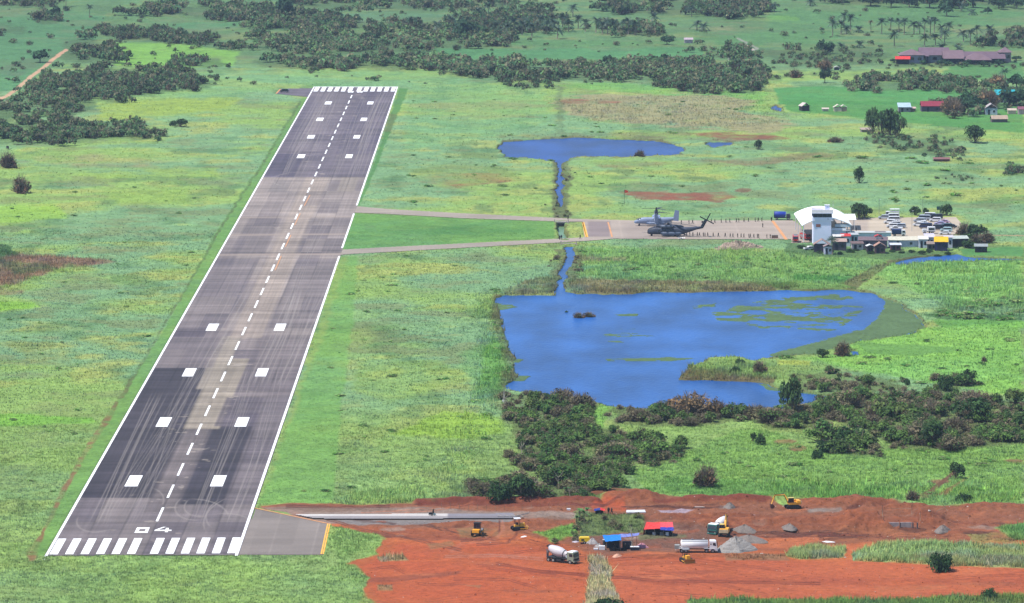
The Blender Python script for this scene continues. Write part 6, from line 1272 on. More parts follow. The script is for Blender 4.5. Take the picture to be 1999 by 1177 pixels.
a = MB(); a.tube([(7.5, -1.0, 1.3), (11.6, -1.0, 1.3)], [.08, .05], 6); a.build('refuelling_probe', steel, e)
a = MB(); a.tube([(1.6, 0, 4.3), (1.6, 0, 5.2)], [.6, .35], 10); hb = a.build('main_rotor_hub', blk, e)
for k in range(7):
    an = rad(6+360/7*k); u = Vector((math.cos(an), math.sin(an), 0)); n = Vector((-u.y, u.x, 0)); b_ = MB(); c0 = Vector((1.6, 0, 5.1))
    q0, q1 = c0+u*.5, c0+u*11.6-Vector((0, 0, .9)); mid = c0+u*6-Vector((0, 0, .18))
    for p_, q_ in ((q0, mid), (mid, q1)): b_.face([p_-n*.32, q_-n*.32, q_+n*.32, p_+n*.32]); b_.face([p_-n*.32-Vector((0, 0, .06)), q_-n*.32-Vector((0, 0, .06)), q_+n*.32-Vector((0, 0, .06)), p_+n*.32-Vector((0, 0, .06))])
    b_.build('rotor_blade', bladem, hb)
q = MB(); q.prism([(-10.6, 3.3), (-11.6, 3.1), (-13.4, 6.4), (-12.3, 6.7), (-11.4, 5.2), (-10.8, 4.2)], -.16, .16); q.build('tail_fin', h_d, e)
q = MB(); q.face([(-10.9, .1, 5.3), (-12.1, .1, 5.1), (-12.1, 3.0, 6.1), (-11.1, 3.0, 6.2)]); q.face([(-10.9, .1, 5.2), (-12.1, .1, 5.0), (-12.1, 3.0, 6.0), (-11.1, 3.0, 6.1)]); q.build('stabiliser', h_m, e)
a = MB(); a.tube([(-13.0, .1, 6.2), (-13.0, .8, 6.3)], .25, 8); hb = a.build('tail_rotor_hub', blk, e)
for k in range(4):
    an = rad(27+90*k); u = Vector((math.cos(an), .12, math.sin(an))); n = Vector((-math.sin(an), 0, math.cos(an))); c0 = Vector((-13.0, .8, 6.3)); b_ = MB(); q0, q1 = c0+u*.2, c0+u*3.0
    b_.face([q0-n*.2, q1-n*.22, q1+n*.22, q0+n*.2]); b_.face([q0-n*.2+Vector((0, .06, 0)), q1-n*.22+Vector((0, .06, 0)), q1+n*.22+Vector((0, .06, 0)), q0+n*.2+Vector((0, .06, 0))]); b_.build('tail_rotor_blade', blk, hb)
for x, y in ((8.0, 0), (-.9, 2.0), (-.9, -2.0)):
    g_ = MB(); g_.tube([(x, y, .4), (x, y, 1.0)], .1, 6); gg_ = g_.build('landing_gear', steel, e); a = MB(); a.tube([(x, y-.32, .4), (x, y+.32, .4)], .4, 12); a.build('tyre', blk, gg_)
MB().box((-4.4, 0, .75), (2.6, 1.9, .12), ry=-.28).build('ramp', h_d, e)
# --- cars
def car(kind, col, label, px, py, rz, group=None, cat=None):
    cm_ = M('car_'+'_'.join(map(str, col)), col, .35, var=.06, k=1.6, spec=.5)
    L_, W_, H_, hood, roof0, roof1 = {'suv': (4.7, 1.85, 1.75, 1.05, .9, -2.0), 'van': (4.9, 1.9, 2.1, 1.25, 1.7, -2.35), 'sedan': (4.4, 1.72, 1.42, .9, .5, -1.3), 'pickup': (5.1, 1.8, 1.7, 1.0, .9, -.6)}[kind]
    e = thing({'suv': 'parked_car', 'sedan': 'parked_car', 'van': 'parked_van', 'pickup': 'pickup_truck'}[kind], label, cat or {'suv': 'car', 'sedan': 'car', 'van': 'van', 'pickup': 'pickup'}[kind], (*G(px, py)[:2], .09), rz, group)
    b = MB(); xb = -L_/2; xf = L_/2; belt = hood
    prof = [(xb, .35), (xf, .35), (xf+.03, .75), (xf-.15, hood-.1), (roof0+.65 if kind != 'van' else roof0+.45, hood), (roof0, H_-.06), (roof0-.3, H_), (roof1+.3, H_), (roof1, H_-.08), (roof1-.3 if kind != 'pickup' else roof1-.15, belt), (xb, belt-.05 if kind == 'sedan' else belt)]
    b.prism(prof, -W_/2, W_/2); bo = b.build('body', cm_, e)
    for s in (-1, 1):
        q = MB(); y = s*(W_/2+.012); q.face([(roof0+.35, y, hood+.03), (roof0-.05, y, H_-.2), (roof1+.15, y, H_-.2), (roof1-.05, y, hood+.03)]); q.build('side_window', glass, bo)
        MB().box((roof0+.5, s*(W_/2+.12), hood+.1), (.12, .2, .14)).build('mirror', cm_, bo)
    q = MB(); r0 = roof0+.65 if kind != 'van' else roof0+.45; q.face([(r0-.02, -W_/2+.12, hood+.04), (r0-.02, W_/2-.12, hood+.04), (roof0+.05, W_/2-.2, H_-.12), (roof0+.05, -W_/2+.2, H_-.12)]); q.build('windscreen', glass, bo)
    q = MB(); q.face([(roof1-.32 if kind != 'pickup' else roof1-.17, -W_/2+.15, belt+.1), (roof1-.32 if kind != 'pickup' else roof1-.17, W_/2-.15, belt+.1), (roof1-.03, W_/2-.2, H_-.15), (roof1-.03, -W_/2+.2, H_-.15)]); q.build('rear_window', glass, bo)
    for x in (L_/2-.85, -L_/2+.9):
        for s in (-1, 1): wheel(e, x, s*(W_/2-.1), .35, .24)
    lights(e, xf+.03, (-W_/2+.25, W_/2-.25), .72); lights(e, xb-.02, (-W_/2+.2, W_/2-.2), .8, M('tail_lamp', (170, 40, 36), .3), 'tail_light')
    return e
W = (246, 246, 248); S_ = (188, 196, 208); D = (30, 34, 52)
car('suv', (36, 36, 48), 'dark car parked at the end of the far turning pad', 555, 180, 172)
G1 = 'cars parked in the left rows of the car park'; G2_ = 'cars parked in the right rows of the car park'
for k, c, a, b, r, l in (('suv', S_, 1726, 428, 168, 'silver car at the far left corner of the left car rows'), ('van', W, 1743, 427, 180, 'white van farthest back in the left car rows'), ('van', W, 1744, 433, 182, 'white van second from the back of the left car rows'), ('suv', W, 1737, 437, 168, 'white car in the middle of the left car rows'),
    ('suv', W, 1747, 440.5, 178, 'white car with dark windows in the middle right of the left car rows'), ('suv', W, 1742, 444.5, 170, 'white car second from the front of the left car rows'), ('pickup', W, 1749, 449.5, 180, 'white pickup at the front of the left car rows'), ('suv', S_, 1757, 445, 175, 'silver car at the right side of the left car rows')): car(k, c, l, a, b, r, G1)
for k, c, a, b, r, l in (('suv', S_, 1795, 434, 165, 'silver car at the far left of the right car rows'), ('van', S_, 1804, 430, 172, 'silver van behind the white cars of the right car rows'), ('suv', W, 1794, 442, 160, 'white car left of the dark blue one'), ('sedan', W, 1801, 437.5, 170, 'white saloon in the left column of the right car rows'),
    ('van', (34, 44, 92), 1807, 446, 172, 'dark blue van in the left column of the right car rows'), ('van', W, 1814, 425.5, 176, 'white van farthest back in the right car rows'), ('van', D, 1828, 428, 176, 'black van farthest back on the right'), ('suv', W, 1826, 433, 170, 'white car behind the lavender one'), ('sedan', (186, 180, 222), 1835, 439, 172, 'lavender blue car in the right column'),
    ('sedan', (206, 170, 200), 1843, 436, 170, 'pinkish car in the right column'), ('van', D, 1831, 449, 178, 'large black van in the right column'), ('van', (36, 60, 62), 1847, 447, 176, 'dark green van behind the pale teal car'), ('suv', (190, 220, 224), 1847, 452.5, 172, 'pale teal car near the front of the right column'), ('sedan', W, 1845, 458, 170, 'white car at the very front of the right column'),
    ('sedan', D, 1857, 445, 174, 'dark saloon at the right end of the right column')): car(k, c, l, a, b, r, G2_)
# canopy truck, box pickup, blue truck, jeepney, fire engines
def truck(name, label, cat, px, py, rz, L_, cabc, bodyfn, h_=2.3):
    e = thing(name, label, cat, (*G(px, py)[:2], .08), rz); cm_ = M('truck_'+str(cabc), cabc, .45, k=1.6)
    MB().box((0, 0, .75), (L_, .9, .25)).build('chassis', dkst, e); xf = L_/2; c = MB(); c.prism([(xf-1.6, .55), (xf, .55), (xf+.05, 1.3), (xf-.15, h_), (xf-1.6, h_)], -1.1, 1.1); cab = c.build('cab', cm_, e)
    q = MB(); q.face([(xf+.07, -.95, 1.35), (xf+.07, .95, 1.35), (xf-.11, .9, h_-.15), (xf-.11, -.9, h_-.15)]); q.build('windscreen', glass, cab)
    for s in (-1, 1): q = MB(); q.face([(xf-1.2, s*1.115, 1.4), (xf-.15, s*1.115, 1.4), (xf-.25, s*1.115, h_-.2), (xf-1.2, s*1.115, h_-.2)]); q.build('side_window', glass, cab)
    for x in (xf-.8, -L_/2+1.1):
        for s in (-1, 1): wheel(e, x, s*.98, .45, .3)
    bodyfn(e, L_); lights(e, xf+.1, (-.8, .8), .8); return e
def drumbody(e, L_):
    a = MB(); a.tube([(-L_/2, 0, 2.0), (-L_/2+.3, 0, 2.0), (L_/2-2.1, 0, 1.95), (L_/2-1.8, 0, 1.9)], [1.15, 1.25, 1.25, 1.0], 18); t = a.build('tank', M('blue_tank', (30, 62, 170), .45, k=1.6), e); a = MB(); a.tube([(-L_/2-.05, 0, 2.0), (-L_/2+.1, 0, 2.0)], [1.28, 1.28], 18); a.build('end_ring', blk, t)
truck('tank_truck', 'truck with a round deep blue tank parked behind the apron', 'tank truck', 1527, 429, -6, 6.4, (50, 52, 60), drumbody)
def canvas(m):
    def fn(e, L_):
        a = MB(); a.prism([(-1.1, 1.0), (1.1, 1.0), (1.15, 2.4), (.9, 2.75), (-.9, 2.75), (-1.15, 2.4)], -L_/2, L_/2-1.7, axis='x'); a.build('canvas_body', m, e)
    return fn
truck('covered_truck', 'navy blue canvas covered truck parked in front of the left car rows', 'truck', 1754, 461, 0, 5.2, W, canvas(M('navy_canvas', (30, 58, 108), .7, k=1.7)))
def boxb(e, L_):
    MB().box((-.95, 0, 1.75), (L_-2.1, 2.1, 1.7)).build('box_body', wht, e); 
    for s in (-1, 1): MB().box((-.95, s*1.06, 1.8), (L_-2.7, .04, .8)).build('side_opening', glass, e)
truck('utility_truck', 'white utility truck with an open sided box near the white huts', 'truck', 1813, 456, 182, 4.9, W, boxb, 1.7)
def rack(e, L_):
    MB().box((-.9, 0, 1.15), (L_-2, 2.2, .5)).build('flatbed', wht, e); r = MB()
    for x in (-L_/2+.2, -.9, L_/2-2.1):
        for s in (-1, 1): r.box((x, s*1.0, 2.3), (.1, .1, 1.9))
    r.box((-.9, 0, 3.2), (L_-1.6, 2.3, .12)).box((-.9, 1.1, 2.2), (L_-2, .06, .5)).box((-.9, -1.1, 2.2), (L_-2, .06, .5)); r.build('rack', wht, e)
truck('flatbed_truck', 'white truck with a tall white rack behind the left car rows', 'truck', 1742, 424, 180, 5.4, W, rack)
red = M('fire_red', (214, 44, 46), .4, k=1.6)
def fireb(e, L_):
    MB().box((-.9, 0, 1.55), (L_-2, 2.2, 1.7)).build('equipment_body', red, e); MB().box((-.9, -1.12, 1.5), (L_-3, .05, 1.0)).build('shutter', M('grey_shutter', (170, 160, 165), .5), e); MB().box((-.9, 0, 2.5), (L_-2.4, 1.4, .2)).build('roof_ladder', steel, e); MB().box((L_/2-1.0, 0, 2.42), (.35, 1.6, .14)).build('light_bar', wht, e)
truck('fire_engine', 'red fire engine with a white roof facing the water beside the tower', 'fire engine', 1553, 472, -93, 5.6, (214, 50, 50), fireb)
truck('fire_engine', 'red fire engine parked half behind the control tower', 'fire engine', 1572, 468, -70, 5.8, (200, 40, 44), fireb)
car('sedan', W, 'white car hidden in the shade beside the red fire engines', 1580, 488, 200)
# --- culvert bridges on the two taxiways
for (a, b, l, w1) in ((1096, 433.5, 'concrete bridge carrying the far taxiway over the ditch', 2.2), (1110, 475.5, 'concrete bridge carrying the near taxiway over the ditch', 2.4)):
    x, y, _ = G(a, b); e = thing('culvert_bridge', l, 'bridge', (x, y, 0), 0); MB().box((0, -.6, .0), (w1*2.6, 1.6, .5)).build('deck_edge', conc, e); MB().box((0, -1.2, -1.15), (w1*1.7, .5, 1.8)).build('mouth_shade', blk, e)  # solid black box stands in for the shade inside the culvert
    for s in (-1, 1): MB().box((s*(w1+.3), -3.0, -.9), (.4, 4.6, 2.2), rz=s*.2).build('wing_wall', M('stained_concrete', (150, 134, 122), .9, var=.3), e); MB().box((s*w1*1.2, -.9, .7), (.3, .4, .9)).build('post', conc, e)
# --- wind flag, aerodrome masts
e = thing('signal_flag', 'small red flag on a thin pole standing in the grass beyond the apron', 'flag', gp(1219, 399), 0); a = MB(); a.tube([(0, 0, 0), (0, 0, 6)], .06, 6); a.build('pole', dkst, e); a = MB(); a.face([(0, 0, 6), (1.5, .1, 5.6), (1.5, .1, 4.9), (0, 0, 4.7)]); a.face([(0, .03, 6), (1.5, .13, 5.6), (1.5, .13, 4.9), (0, .03, 4.7)]); a.build('cloth', M('flag_red', (240, 70, 50), .7, k=1.5), e)
boxthing('equipment_crate', 'brownish crate standing at the near edge of the apron', 'crate', 1512.5, 465, (2.4, 1.0, 1.2), M('crate_brown', (150, 118, 104), .8), m2=conc, paved_=True)
e = thing('notice_board', 'dark green board on posts behind the car park', 'board', gp(1832, 419), 0); MB().box((0, 0, 2.6), (1.4, .1, 1.4)).build('panel', M('board_green', (22, 84, 92), .6, k=1.8), e)
for s in (-1, 1): MB().box((s*.5, 0, 1.0), (.08, .08, 2.0)).build('post', steel, e)
for i, (a, b, h_) in enumerate(((1716, 424, 7), (1801, 423, 8), (1780, 452, 8))):
    e = thing('light_pole', ('slim pole at the far left of the car park', 'slim pole behind the right car rows', 'slim pole standing in the middle of the car park')[i], 'pole', (*G(a, b)[:2], .05), 0); q = MB(); q.tube([(0, 0, 0), (0, 0, h_)], [.09, .05], 6); q.build('pole', steel, e); MB().box((.3, 0, h_), (.7, .15, .1)).build('lamp_head', wht, e)
# --- control tower
tw = M('tower_render', (220, 222, 252), .75, var=.04, sc=3, k=1.1); tdk2 = M('tower_glass', (28, 30, 66), .15, spec=.6, k=1.7); roofw = M('white_roof_sheet', (252, 254, 254), .5, var=.04, sc=3, k=1.35)
tx, ty, _ = G(1605, 477); e = thing('control_tower', 'square white airport control tower with a dark glazed cab', 'control tower', (tx, ty+3.5, -3.8), 0)
MB().box((0, 0, 6.5), (6.7, 6.7, 13)).build('shaft', tw, e)
MB().box((0, 0, 13.35), (7.2, 7.2, 1.3)).build('gallery', tw, e)
c = MB(); c.box((0, 0, 14.75), (6.9, 6.9, 1.5), taper=1.02); cb = c.build('glazed_cab', tdk2, e)
for s in range(4):
    q = MB(); R3 = Matrix.Rotation(s*math.pi/2, 3, 'Z')
    for x in (-3.4, -1.7, 0, 1.7, 3.4): p_ = R3 @ Vector((x, -3.52, 14.75)); q.box(tuple(p_), (.12, .12, 1.5))
    q.build('mullions', M('mullion', (120, 118, 150), .5), cb)
MB().box((0, 0, 15.6), (8.0, 8.0, .25)).build('roof_slab', tw, e)
r = MB()
for s in (-1, 1): r.box((0, s*3.9, 16.3), (8.0, .12, 1.2)); r.box((s*3.9, 0, 16.3), (.12, 7.7, 1.2))
r.build('parapet', M('parapet_white', (250, 240, 244), .7, k=1.2), e)
MB().box((1.9, -1.2, 17.0), (1.7, 1.7, 2.6)).build('roof_hut', tw, e); MB().box((1.9, -1.2, 18.4), (2.0, 2.0, .2)).build('roof_hut_cap', wht, e)
MB().box((-1.5, -3.37, 10.9), (1.7, .1, 1.1)).build('window', M('brown_shutter', (176, 112, 100), .7), e); MB().box((2.1, -3.63, 13.4), (.3, .1, .25)).build('vent', blk, e)
gr = MB()
for s in (-1, 1): gr.box((s*3.95, -0, 13.9), (.06, 7.6, .06)).box((s*3.95, 0, 13.4), (.06, 7.6, .06)); gr.box((s*3.95, -3.6, 13.3), (.08, .08, 1.2)); gr.box((s*3.95, 3.6, 13.3), (.08, .08, 1.2))
gr.box((-3.75, 0, 12.75), (.8, 7.6, .12)).box((3.75, 0, 12.75), (.8, 7.6, .12)); gr.build('balcony_railing', wht, e)
a = MB(); a.tube([(4.4, 3, 14), (4.4, 3, 19.5)], .06, 5); a.build('antenna', wht, e)
# --- terminal
def P3(px, py, z): x, y, _ = G(px, py, z); return Vector((x, y, z))
zE = 6.4
nl, nr_, fl, fr = P3(1566, 440, zE), P3(1663.5, 440, zE), P3(1550, 416.5, zE), P3(1647, 416.5, zE)
e = thing('terminal_building', 'airport terminal with a broad white arched roof behind the control tower', 'terminal building', (nl.x, nl.y, 0), 0); o_ = Vector((nl.x, nl.y, 0))
rf = MB(); n = 14; th = Vector((0, 0, -.25)); rows = []
for j in range(5):
    t = j/4; a_, b_ = nl.lerp(fl, t), nr_.lerp(fr, t); rows.append([a_.lerp(b_, i/n)+Vector((0, 0, (2.9)*math.sin(math.pi*i/n)**.85))-o_ for i in range(n+1)])
for j in range(4):
    for i in range(n): rf.face([rows[j][i], rows[j][i+1], rows[j+1][i+1], rows[j+1][i]], 0, True); rf.face([rows[j][i]+th, rows[j+1][i]+th, rows[j+1][i+1]+th, rows[j][i+1]+th], 0, True)
for i in range(n): rf.face([rows[0][i], rows[0][i]+th, rows[0][i+1]+th, rows[0][i+1]])
rf.build('arched_roof', roofw, e)
wall_m = M('terminal_wall', (244, 246, 252), .75, var=.05, sc=3, k=1.3)
wx0, wx1 = (nl-o_).x+7.5, (nr_-o_).x-1.8; depth = (fl-nl).y
wl = MB(); wl.box(((wx0+wx1)/2-.5, 4+.1, zE*.42), (wx1-wx0, 8, zE*.84)); wl.box(((wx0+wx1)/2-2, depth*.55, zE*.4), ((wx1-wx0)*.86, depth*.7, zE*.8)); wall = wl.build('wall', wall_m, e)
MB().box(((wx0+wx1)/2+3, 2.2, zE*.98), ((wx1-wx0)*.6, 4, 1.0)).build('upper_storey', M('pale_grey_wall', (214, 228, 236), .7, k=1.4), e)
MB().box((wx1-8.5, .1, zE*.95+.4), (2.2, .5, 1.5)).build('dark_opening', glass, e); MB().box((wx1-3.5, -.1, zE*.70), (9, .4, .25)).build('ledge', wht, e)
for x, w__, z in ((wx1-8.6, 2.4, 2.6), ): MB().box((x, .02, z), (w__, .12, 4.0)).build('shutter_door', M('blue_grey_door', (176, 188, 214), .6, k=2.0), wall)
for x in (.6, (nr_-o_).x-.6):
    for t in (0.02, .33, .66, .97): q = (nl.lerp(fl, t)-o_); MB().box((x+q.x, q.y, zE/2), (.35, .35, zE)).build('column', wht, e)
a1, a2, a3, a4 = P3(1646, 417.5, 4.6), P3(1669, 417.5, 4.6), P3(1671.5, 428.5, 4.2), P3(1652, 428.5, 4.2)
q = MB(); q.face([p-o_ for p in (a1, a2, a3, a4)]); q.face([p-o_-Vector((0, 0, .2)) for p in (a1, a4, a3, a2)]); q.face([a4-o_, a3-o_, a3-o_-Vector((0, 0, .2)), a4-o_-Vector((0, 0, .2))]); q.build('wing_roof', roofw, e)
for p in (a2, a3): MB().box(tuple(p-o_-Vector((.6, 0, p.z/2+.1))), (.2, .2, p.z-.2)).build('column', wht, e)
# --- low white building and wall
def hut(name, label, cat, px, py, w_, d_, h_, wallc, roofc, rz=0, kind='gable', doors=1, group=None, rh=None, openf=False, zz=None):
    x, y, z = gp(px, py); e = thing(name, label, cat, (x, y, z if zz is None else zz), rz, group); wm = M('wall_'+'_'.join(map(str, wallc)), wallc, .8, var=.2, sc=1.2, k=1.55); rm = M('roof_'+'_'.join(map(str, roofc)), roofc, .75, var=.22, sc=.8, k=1.9)
    if openf:
        for xx in (-w_/2+.1, w_/2-.1):
            for yy in (-d_/2+.1, d_/2-.1): MB().box((xx, yy, h_/2), (.14, .14, h_)).build('post', wood, e)
        MB().box((0, d_*.25, h_*.42), (w_*.9, d_*.4, h_*.8)).build('interior_shade', tdk, e)  # solid dark box stands in for the shade under the open roof
    else:
        wl = MB().box((0, 0, h_/2-.2), (w_, d_, h_+.4)).build('wall', wm, e)
        if doors:
            MB().box((-w_*.2, -d_/2-.02, h_*.42), (min(1.0, w_*.25), .06, h_*.8)).build('door', tdk, wl); MB().box((w_*.22, -d_/2-.02, h_*.55), (min(1.0, w_*.25), .06, h_*.35)).build('window', glass, wl)
    rh = rh if rh is not None else w_*.22; ov = .35; r = MB()
    if kind == 'gable': r.prism([(-d_/2-ov, h_-.05), (0, h_+rh), (d_/2+ov, h_-.05), (d_/2+ov, h_+.08), (0, h_+rh+.14), (-d_/2-ov, h_+.08)], -w_/2-ov, w_/2+ov, axis='x')
    elif kind == 'gablex': r.prism([(-w_/2-ov, h_-.05), (0, h_+rh), (w_/2+ov, h_-.05), (w_/2+ov, h_+.08), (0, h_+rh+.14), (-w_/2-ov, h_+.08)], -d_/2-ov, d_/2+ov)
    elif kind == 'hip':
        b = [Vector((sx*(w_/2+ov), sy*(d_/2+ov), h_)) for sx, sy in ((-1, -1), (1, -1), (1, 1), (-1, 1))]; rl = max(0, w_-d_)/2; t0, t1 = Vector((-rl, 0, h_+rh)), Vector((rl, 0, h_+rh))
        r.face([b[0], b[1], t1, t0]); r.face([b[1], b[2], t1]); r.face([b[2], b[3], t0, t1]); r.face([b[3], b[0], t0]); r.face([b[3], b[2], b[1], b[0]])
    else: r.prism([(-d_/2-ov, h_-.1), (d_/2+ov, h_+rh), (d_/2+ov, h_+rh+.1), (-d_/2-ov, h_)], -w_/2-ov, w_/2+ov, axis='x')
    r.build('roof', rm, e); return e
x, y, _ = G(1700, 470); e = thing('annex_building', 'long low pale blue annex between the terminal and the parked cars', 'building', (x, y+2, 0), 0); MB().box((0, 0, 1.5), (15.2, 5, 3.0)).build('wall', M('pale_blue_wall', (216, 230, 240), .75, k=1.4), e); MB().box((0, 0, 3.1), (15.8, 5.6, .22)).build('roof', M('annex_roof', (216, 220, 218), .7, k=1.9), e); MB().box((3.4, -2.53, 2.2), (1.2, .08, .6)).build('window', glass, e); MB().box((-6.6, -2.53, 1.3), (.9, .08, 2.0)).build('door', steel, e)
MB().box((3.6, -.4, 3.35), (4, 2.2, .25)).build('roof_panel', M('grey_panel', (170, 160, 160), .8), e)
hut('long_shack', 'long low shack with a cream sheet roof in the middle of the shanty row', 'shack', 1764, 481, 11.6, 5, 2.7, (190, 196, 218), (232, 226, 204), 0, 'shed', 1, None, .7)
SH = [('nipa_hut', 'brown thatched hut directly below the control tower', 1604, 491, 5.0, 4.2, 2.2, (70, 60, 80), (178, 146, 136), 'gablex', 1.9), ('white_hut', 'small pale hut in front of the brown thatched one', 1616, 496, 2.4, 2.2, 2.4, (214, 214, 236), (170, 148, 150), 'gablex', .7),
      ('flat_shack', 'shack with a wide pinkish tin roof right of the young palm', 1638, 488, 4.4, 3.4, 2.8, (90, 84, 96), (206, 176, 162), 'shed', .6), ('small_shack', 'shack with a torn white roof behind the pinkish tin one', 1636, 480, 3.2, 2.8, 3.0, (120, 110, 116), (238, 236, 232), 'gable', .6),
      ('red_roof_shack', 'shack with a small bright red roof beside the torn white one', 1651, 480, 2.6, 2.6, 3.2, (220, 226, 236), (228, 60, 56), 'shed', .5), ('small_shack', 'pale grey shed against the annex wall', 1666, 476, 2.6, 2.4, 3.0, (178, 200, 214), (200, 206, 210), 'shed', .3), ('small_shack', 'dark shed with a pale door between annex and grass', 1673, 487, 3.6, 2.6, 2.0, (200, 190, 196), (130, 106, 104), 'shed', .4),
      ('rusty_shack', 'long rusty corrugated shack in front of the annex', 1704, 484, 9.0, 4, 2.6, (112, 100, 118), (134, 112, 118), 'shed', .7), ('small_shack', 'tiny shack with a white roof sheet in the rusty part of the row', 1698, 492, 2.0, 2.0, 1.9, (70, 58, 70), (244, 244, 244), 'gablex', .5),
      ('nipa_hut', 'thatched hut with a red sheet behind it', 1717, 494, 3.2, 3, 2.2, (96, 70, 74), (196, 150, 130), 'gablex', 1.3), ('red_roof_shack', 'hut with a faded red and white roof behind the thatched one', 1714, 484, 1.9, 2, 3.6, (240, 220, 216), (206, 60, 64), 'gablex', .6),
      ('flat_shack', 'shack with a white awning at the left end of the long cream roof', 1748, 489, 3.2, 2.4, 1.9, (120, 70, 84), (232, 234, 244), 'shed', .3), ('white_hut', 'bright white hut at the right end of the long cream roof', 1802, 484, 2.8, 3, 2.9, (210, 214, 234), (246, 244, 238), 'shed', .7),
      ('white_hut', 'second white hut left of the yellow roof', 1814, 482, 2.8, 3, 3.2, (214, 206, 226), (226, 220, 240), 'shed', .9), ('small_shack', 'brown thatched lean-to between the white huts and the yellow roof', 1819, 488, 3.0, 2.4, 2.0, (110, 96, 96), (160, 142, 132), 'shed', .6),
      ('yellow_roof_shack', 'shack under a bright yellow tarpaulin roof', 1837, 489, 4.0, 3.6, 2.9, (46, 40, 86), (255, 205, 28), 'shed', 1.3), ('white_hut', 'pale lilac hut right of the yellow roof', 1851, 484, 2.6, 2.6, 3.4, (216, 216, 236), (216, 210, 216), 'shed', .4), ('flat_shack', 'long shed with a glassy pale roof among the scrubby trees', 1872, 481, 5.4, 3, 2.6, (60, 54, 60), (206, 216, 206), 'shed', .6), ('small_shack', 'dark shed with pale items at the east end of the row', 1915, 492, 3.8, 2.8, 1.9, (50, 42, 48), (168, 176, 176), 'shed', .5)]
for nm, lb, a, b, w_, d_, h_, wc, rc, kd, rh in SH: hut(nm, lb, 'shack', a, b, w_*1.16, d_*1.15, h_*1.22, wc, rc, RN.uniform(-8, 8), kd, 1, None, rh, False, 0)
# --- far buildings
BR = (138, 112, 128); BR2 = (150, 122, 132)
e = thing('lodge_complex', 'sprawling lodge with brown hipped roofs on the far green plain', 'building', (*G(1865, 124)[:2], 0), 0)
def block(e, cx, w_, d_, h_, rh, rc, wc, kind='hip', y=0, wins=True, ov=.9):
    h_ *= .82; rh *= .85; w_ *= .92
    wm = M('lodge_wall_'+str(wc), wc, .8, k=2.2); rm = M('lodge_roof_'+str(rc), rc, .8, var=.15, sc=2.5, k=2.3); MB().box((cx, y, h_/2), (w_, d_, h_)).build('wall', wm, e); r = MB()
    b = [Vector((cx+sx*(w_/2+ov), y+sy*(d_/2+ov), h_)) for sx, sy in ((-1, -1), (1, -1), (1, 1), (-1, 1))]; rl = max(0, w_-d_)/2 if kind == 'hip' else w_/2+ov; t0, t1 = Vector((cx-rl, y, h_+rh)), Vector((cx+rl, y, h_+rh))
    r.face([b[0], b[1], t1, t0]); r.face([b[1], b[2], t1]); r.face([b[2], b[3], t0, t1]); r.face([b[3], b[0], t0]); r.face([b[3], b[2], b[1], b[0]]); r.build('roof', rm, e)
    if wins:
        n_ = max(2, int(w_/4))
        for i in range(n_): MB().box((cx-w_/2+(i+.5)*w_/n_, y-d_/2-.03, h_*.6), (w_/n_*.5, .08, h_*.3)).build('window', glass, e)
s0 = ppm(118)
def lx(px): return (px-1865)/s0
block(e, lx(1781), 14, 12, 6.5, 3.4, BR2, (176, 176, 196), y=4); block(e, lx(1800), 8, 11, 5.5, 2.4, BR, (60, 56, 84), y=6)
block(e, lx(1826), 17, 14, 6.0, 4.6, BR, (160, 168, 178), 'gable', 10); block(e, lx(1860), 11, 16, 4.4, 5.0, BR2, (56, 52, 78), 'gable', 2); block(e, lx(1846), 13, 12, 6.0, 4.0, BR, (120, 116, 126), 'hip', 12)
block(e, lx(1906), 16, 12, 3.4, 4.2, BR2, (62, 56, 80), 'hip', 0); block(e, lx(1925), 28, 9, 4.0, 3.6, BR, (80, 76, 92), 'gable', 12); block(e, lx(1938), 14, 8, 3.6, 3.0, BR, (70, 66, 88), 'gable', 6); block(e, lx(1964), 7, 7, 7.6, 3.4, BR2, (196, 176, 180), 'hip', 10)
hut('red_tarp_shed', 'open shed with a bright red roof at the west end of the brown roofed lodge', 'shed', 1762, 125, 8, 6, 3.0, (150, 90, 90), (240, 60, 56), -4, 'gable', 0, None, 1.4, True)
hut('small_hut', 'tiny hut with a white roof alone on the plain below the palms', 'hut', 1633, 137, 2.6, 2.6, 1.6, (60, 60, 80), (220, 215, 220), 0, 'gablex', 0, None, .7)
hut('small_hut', 'white roofed hut with a dark gable left of the hamlet field', 'hut', 1570, 216, 4, 4, 2.4, (46, 40, 48), (226, 212, 204), 20, 'gablex', 0, None, 1.6)
hut('small_hut', 'pale low hut between the two white roofed ones', 'hut', 1611, 217, 3, 2.4, 1.2, (200, 190, 170), (226, 210, 196), 0, 'gable', 0, None, .5); hut('small_hut', 'cream gabled hut on the hamlet field, left one', 'hut', 1635, 217, 3.8, 3.6, 2.0, (225, 205, 180), (238, 226, 206), 0, 'gablex', 0, None, 1.4); hut('small_hut', 'cream gabled hut on the hamlet field, right one', 'hut', 1646, 217, 3.4, 3, 2.0, (180, 150, 130), (236, 224, 210), 0, 'gablex', 0, None, 1.2)
hut('far_house', 'house with a pale blue sheet roof on the far hamlet field', 'house', 1765, 218, 6.0, 6, 2.6, (150, 140, 150), (196, 222, 238), 0, 'shed', 1, None, 1.6); hut('small_hut', 'small pale shed right of the pale blue roof', 'hut', 1779, 217, 4, 3, 1.6, (160, 130, 120), (226, 200, 188), 0, 'shed', 0, None, .4)
hut('far_house', 'house with a crimson roof in the far hamlet', 'house', 1819, 217, 11, 7, 2.8, (100, 84, 110), (160, 44, 70), 0, 'gable', 1, None, 2.2); hut('far_house', 'house with a turquoise roof behind the hamlet trees', 'house', 1962, 199, 10, 7, 4.0, (150, 160, 160), (36, 186, 200), 0, 'shed', 1, None, 2.0)
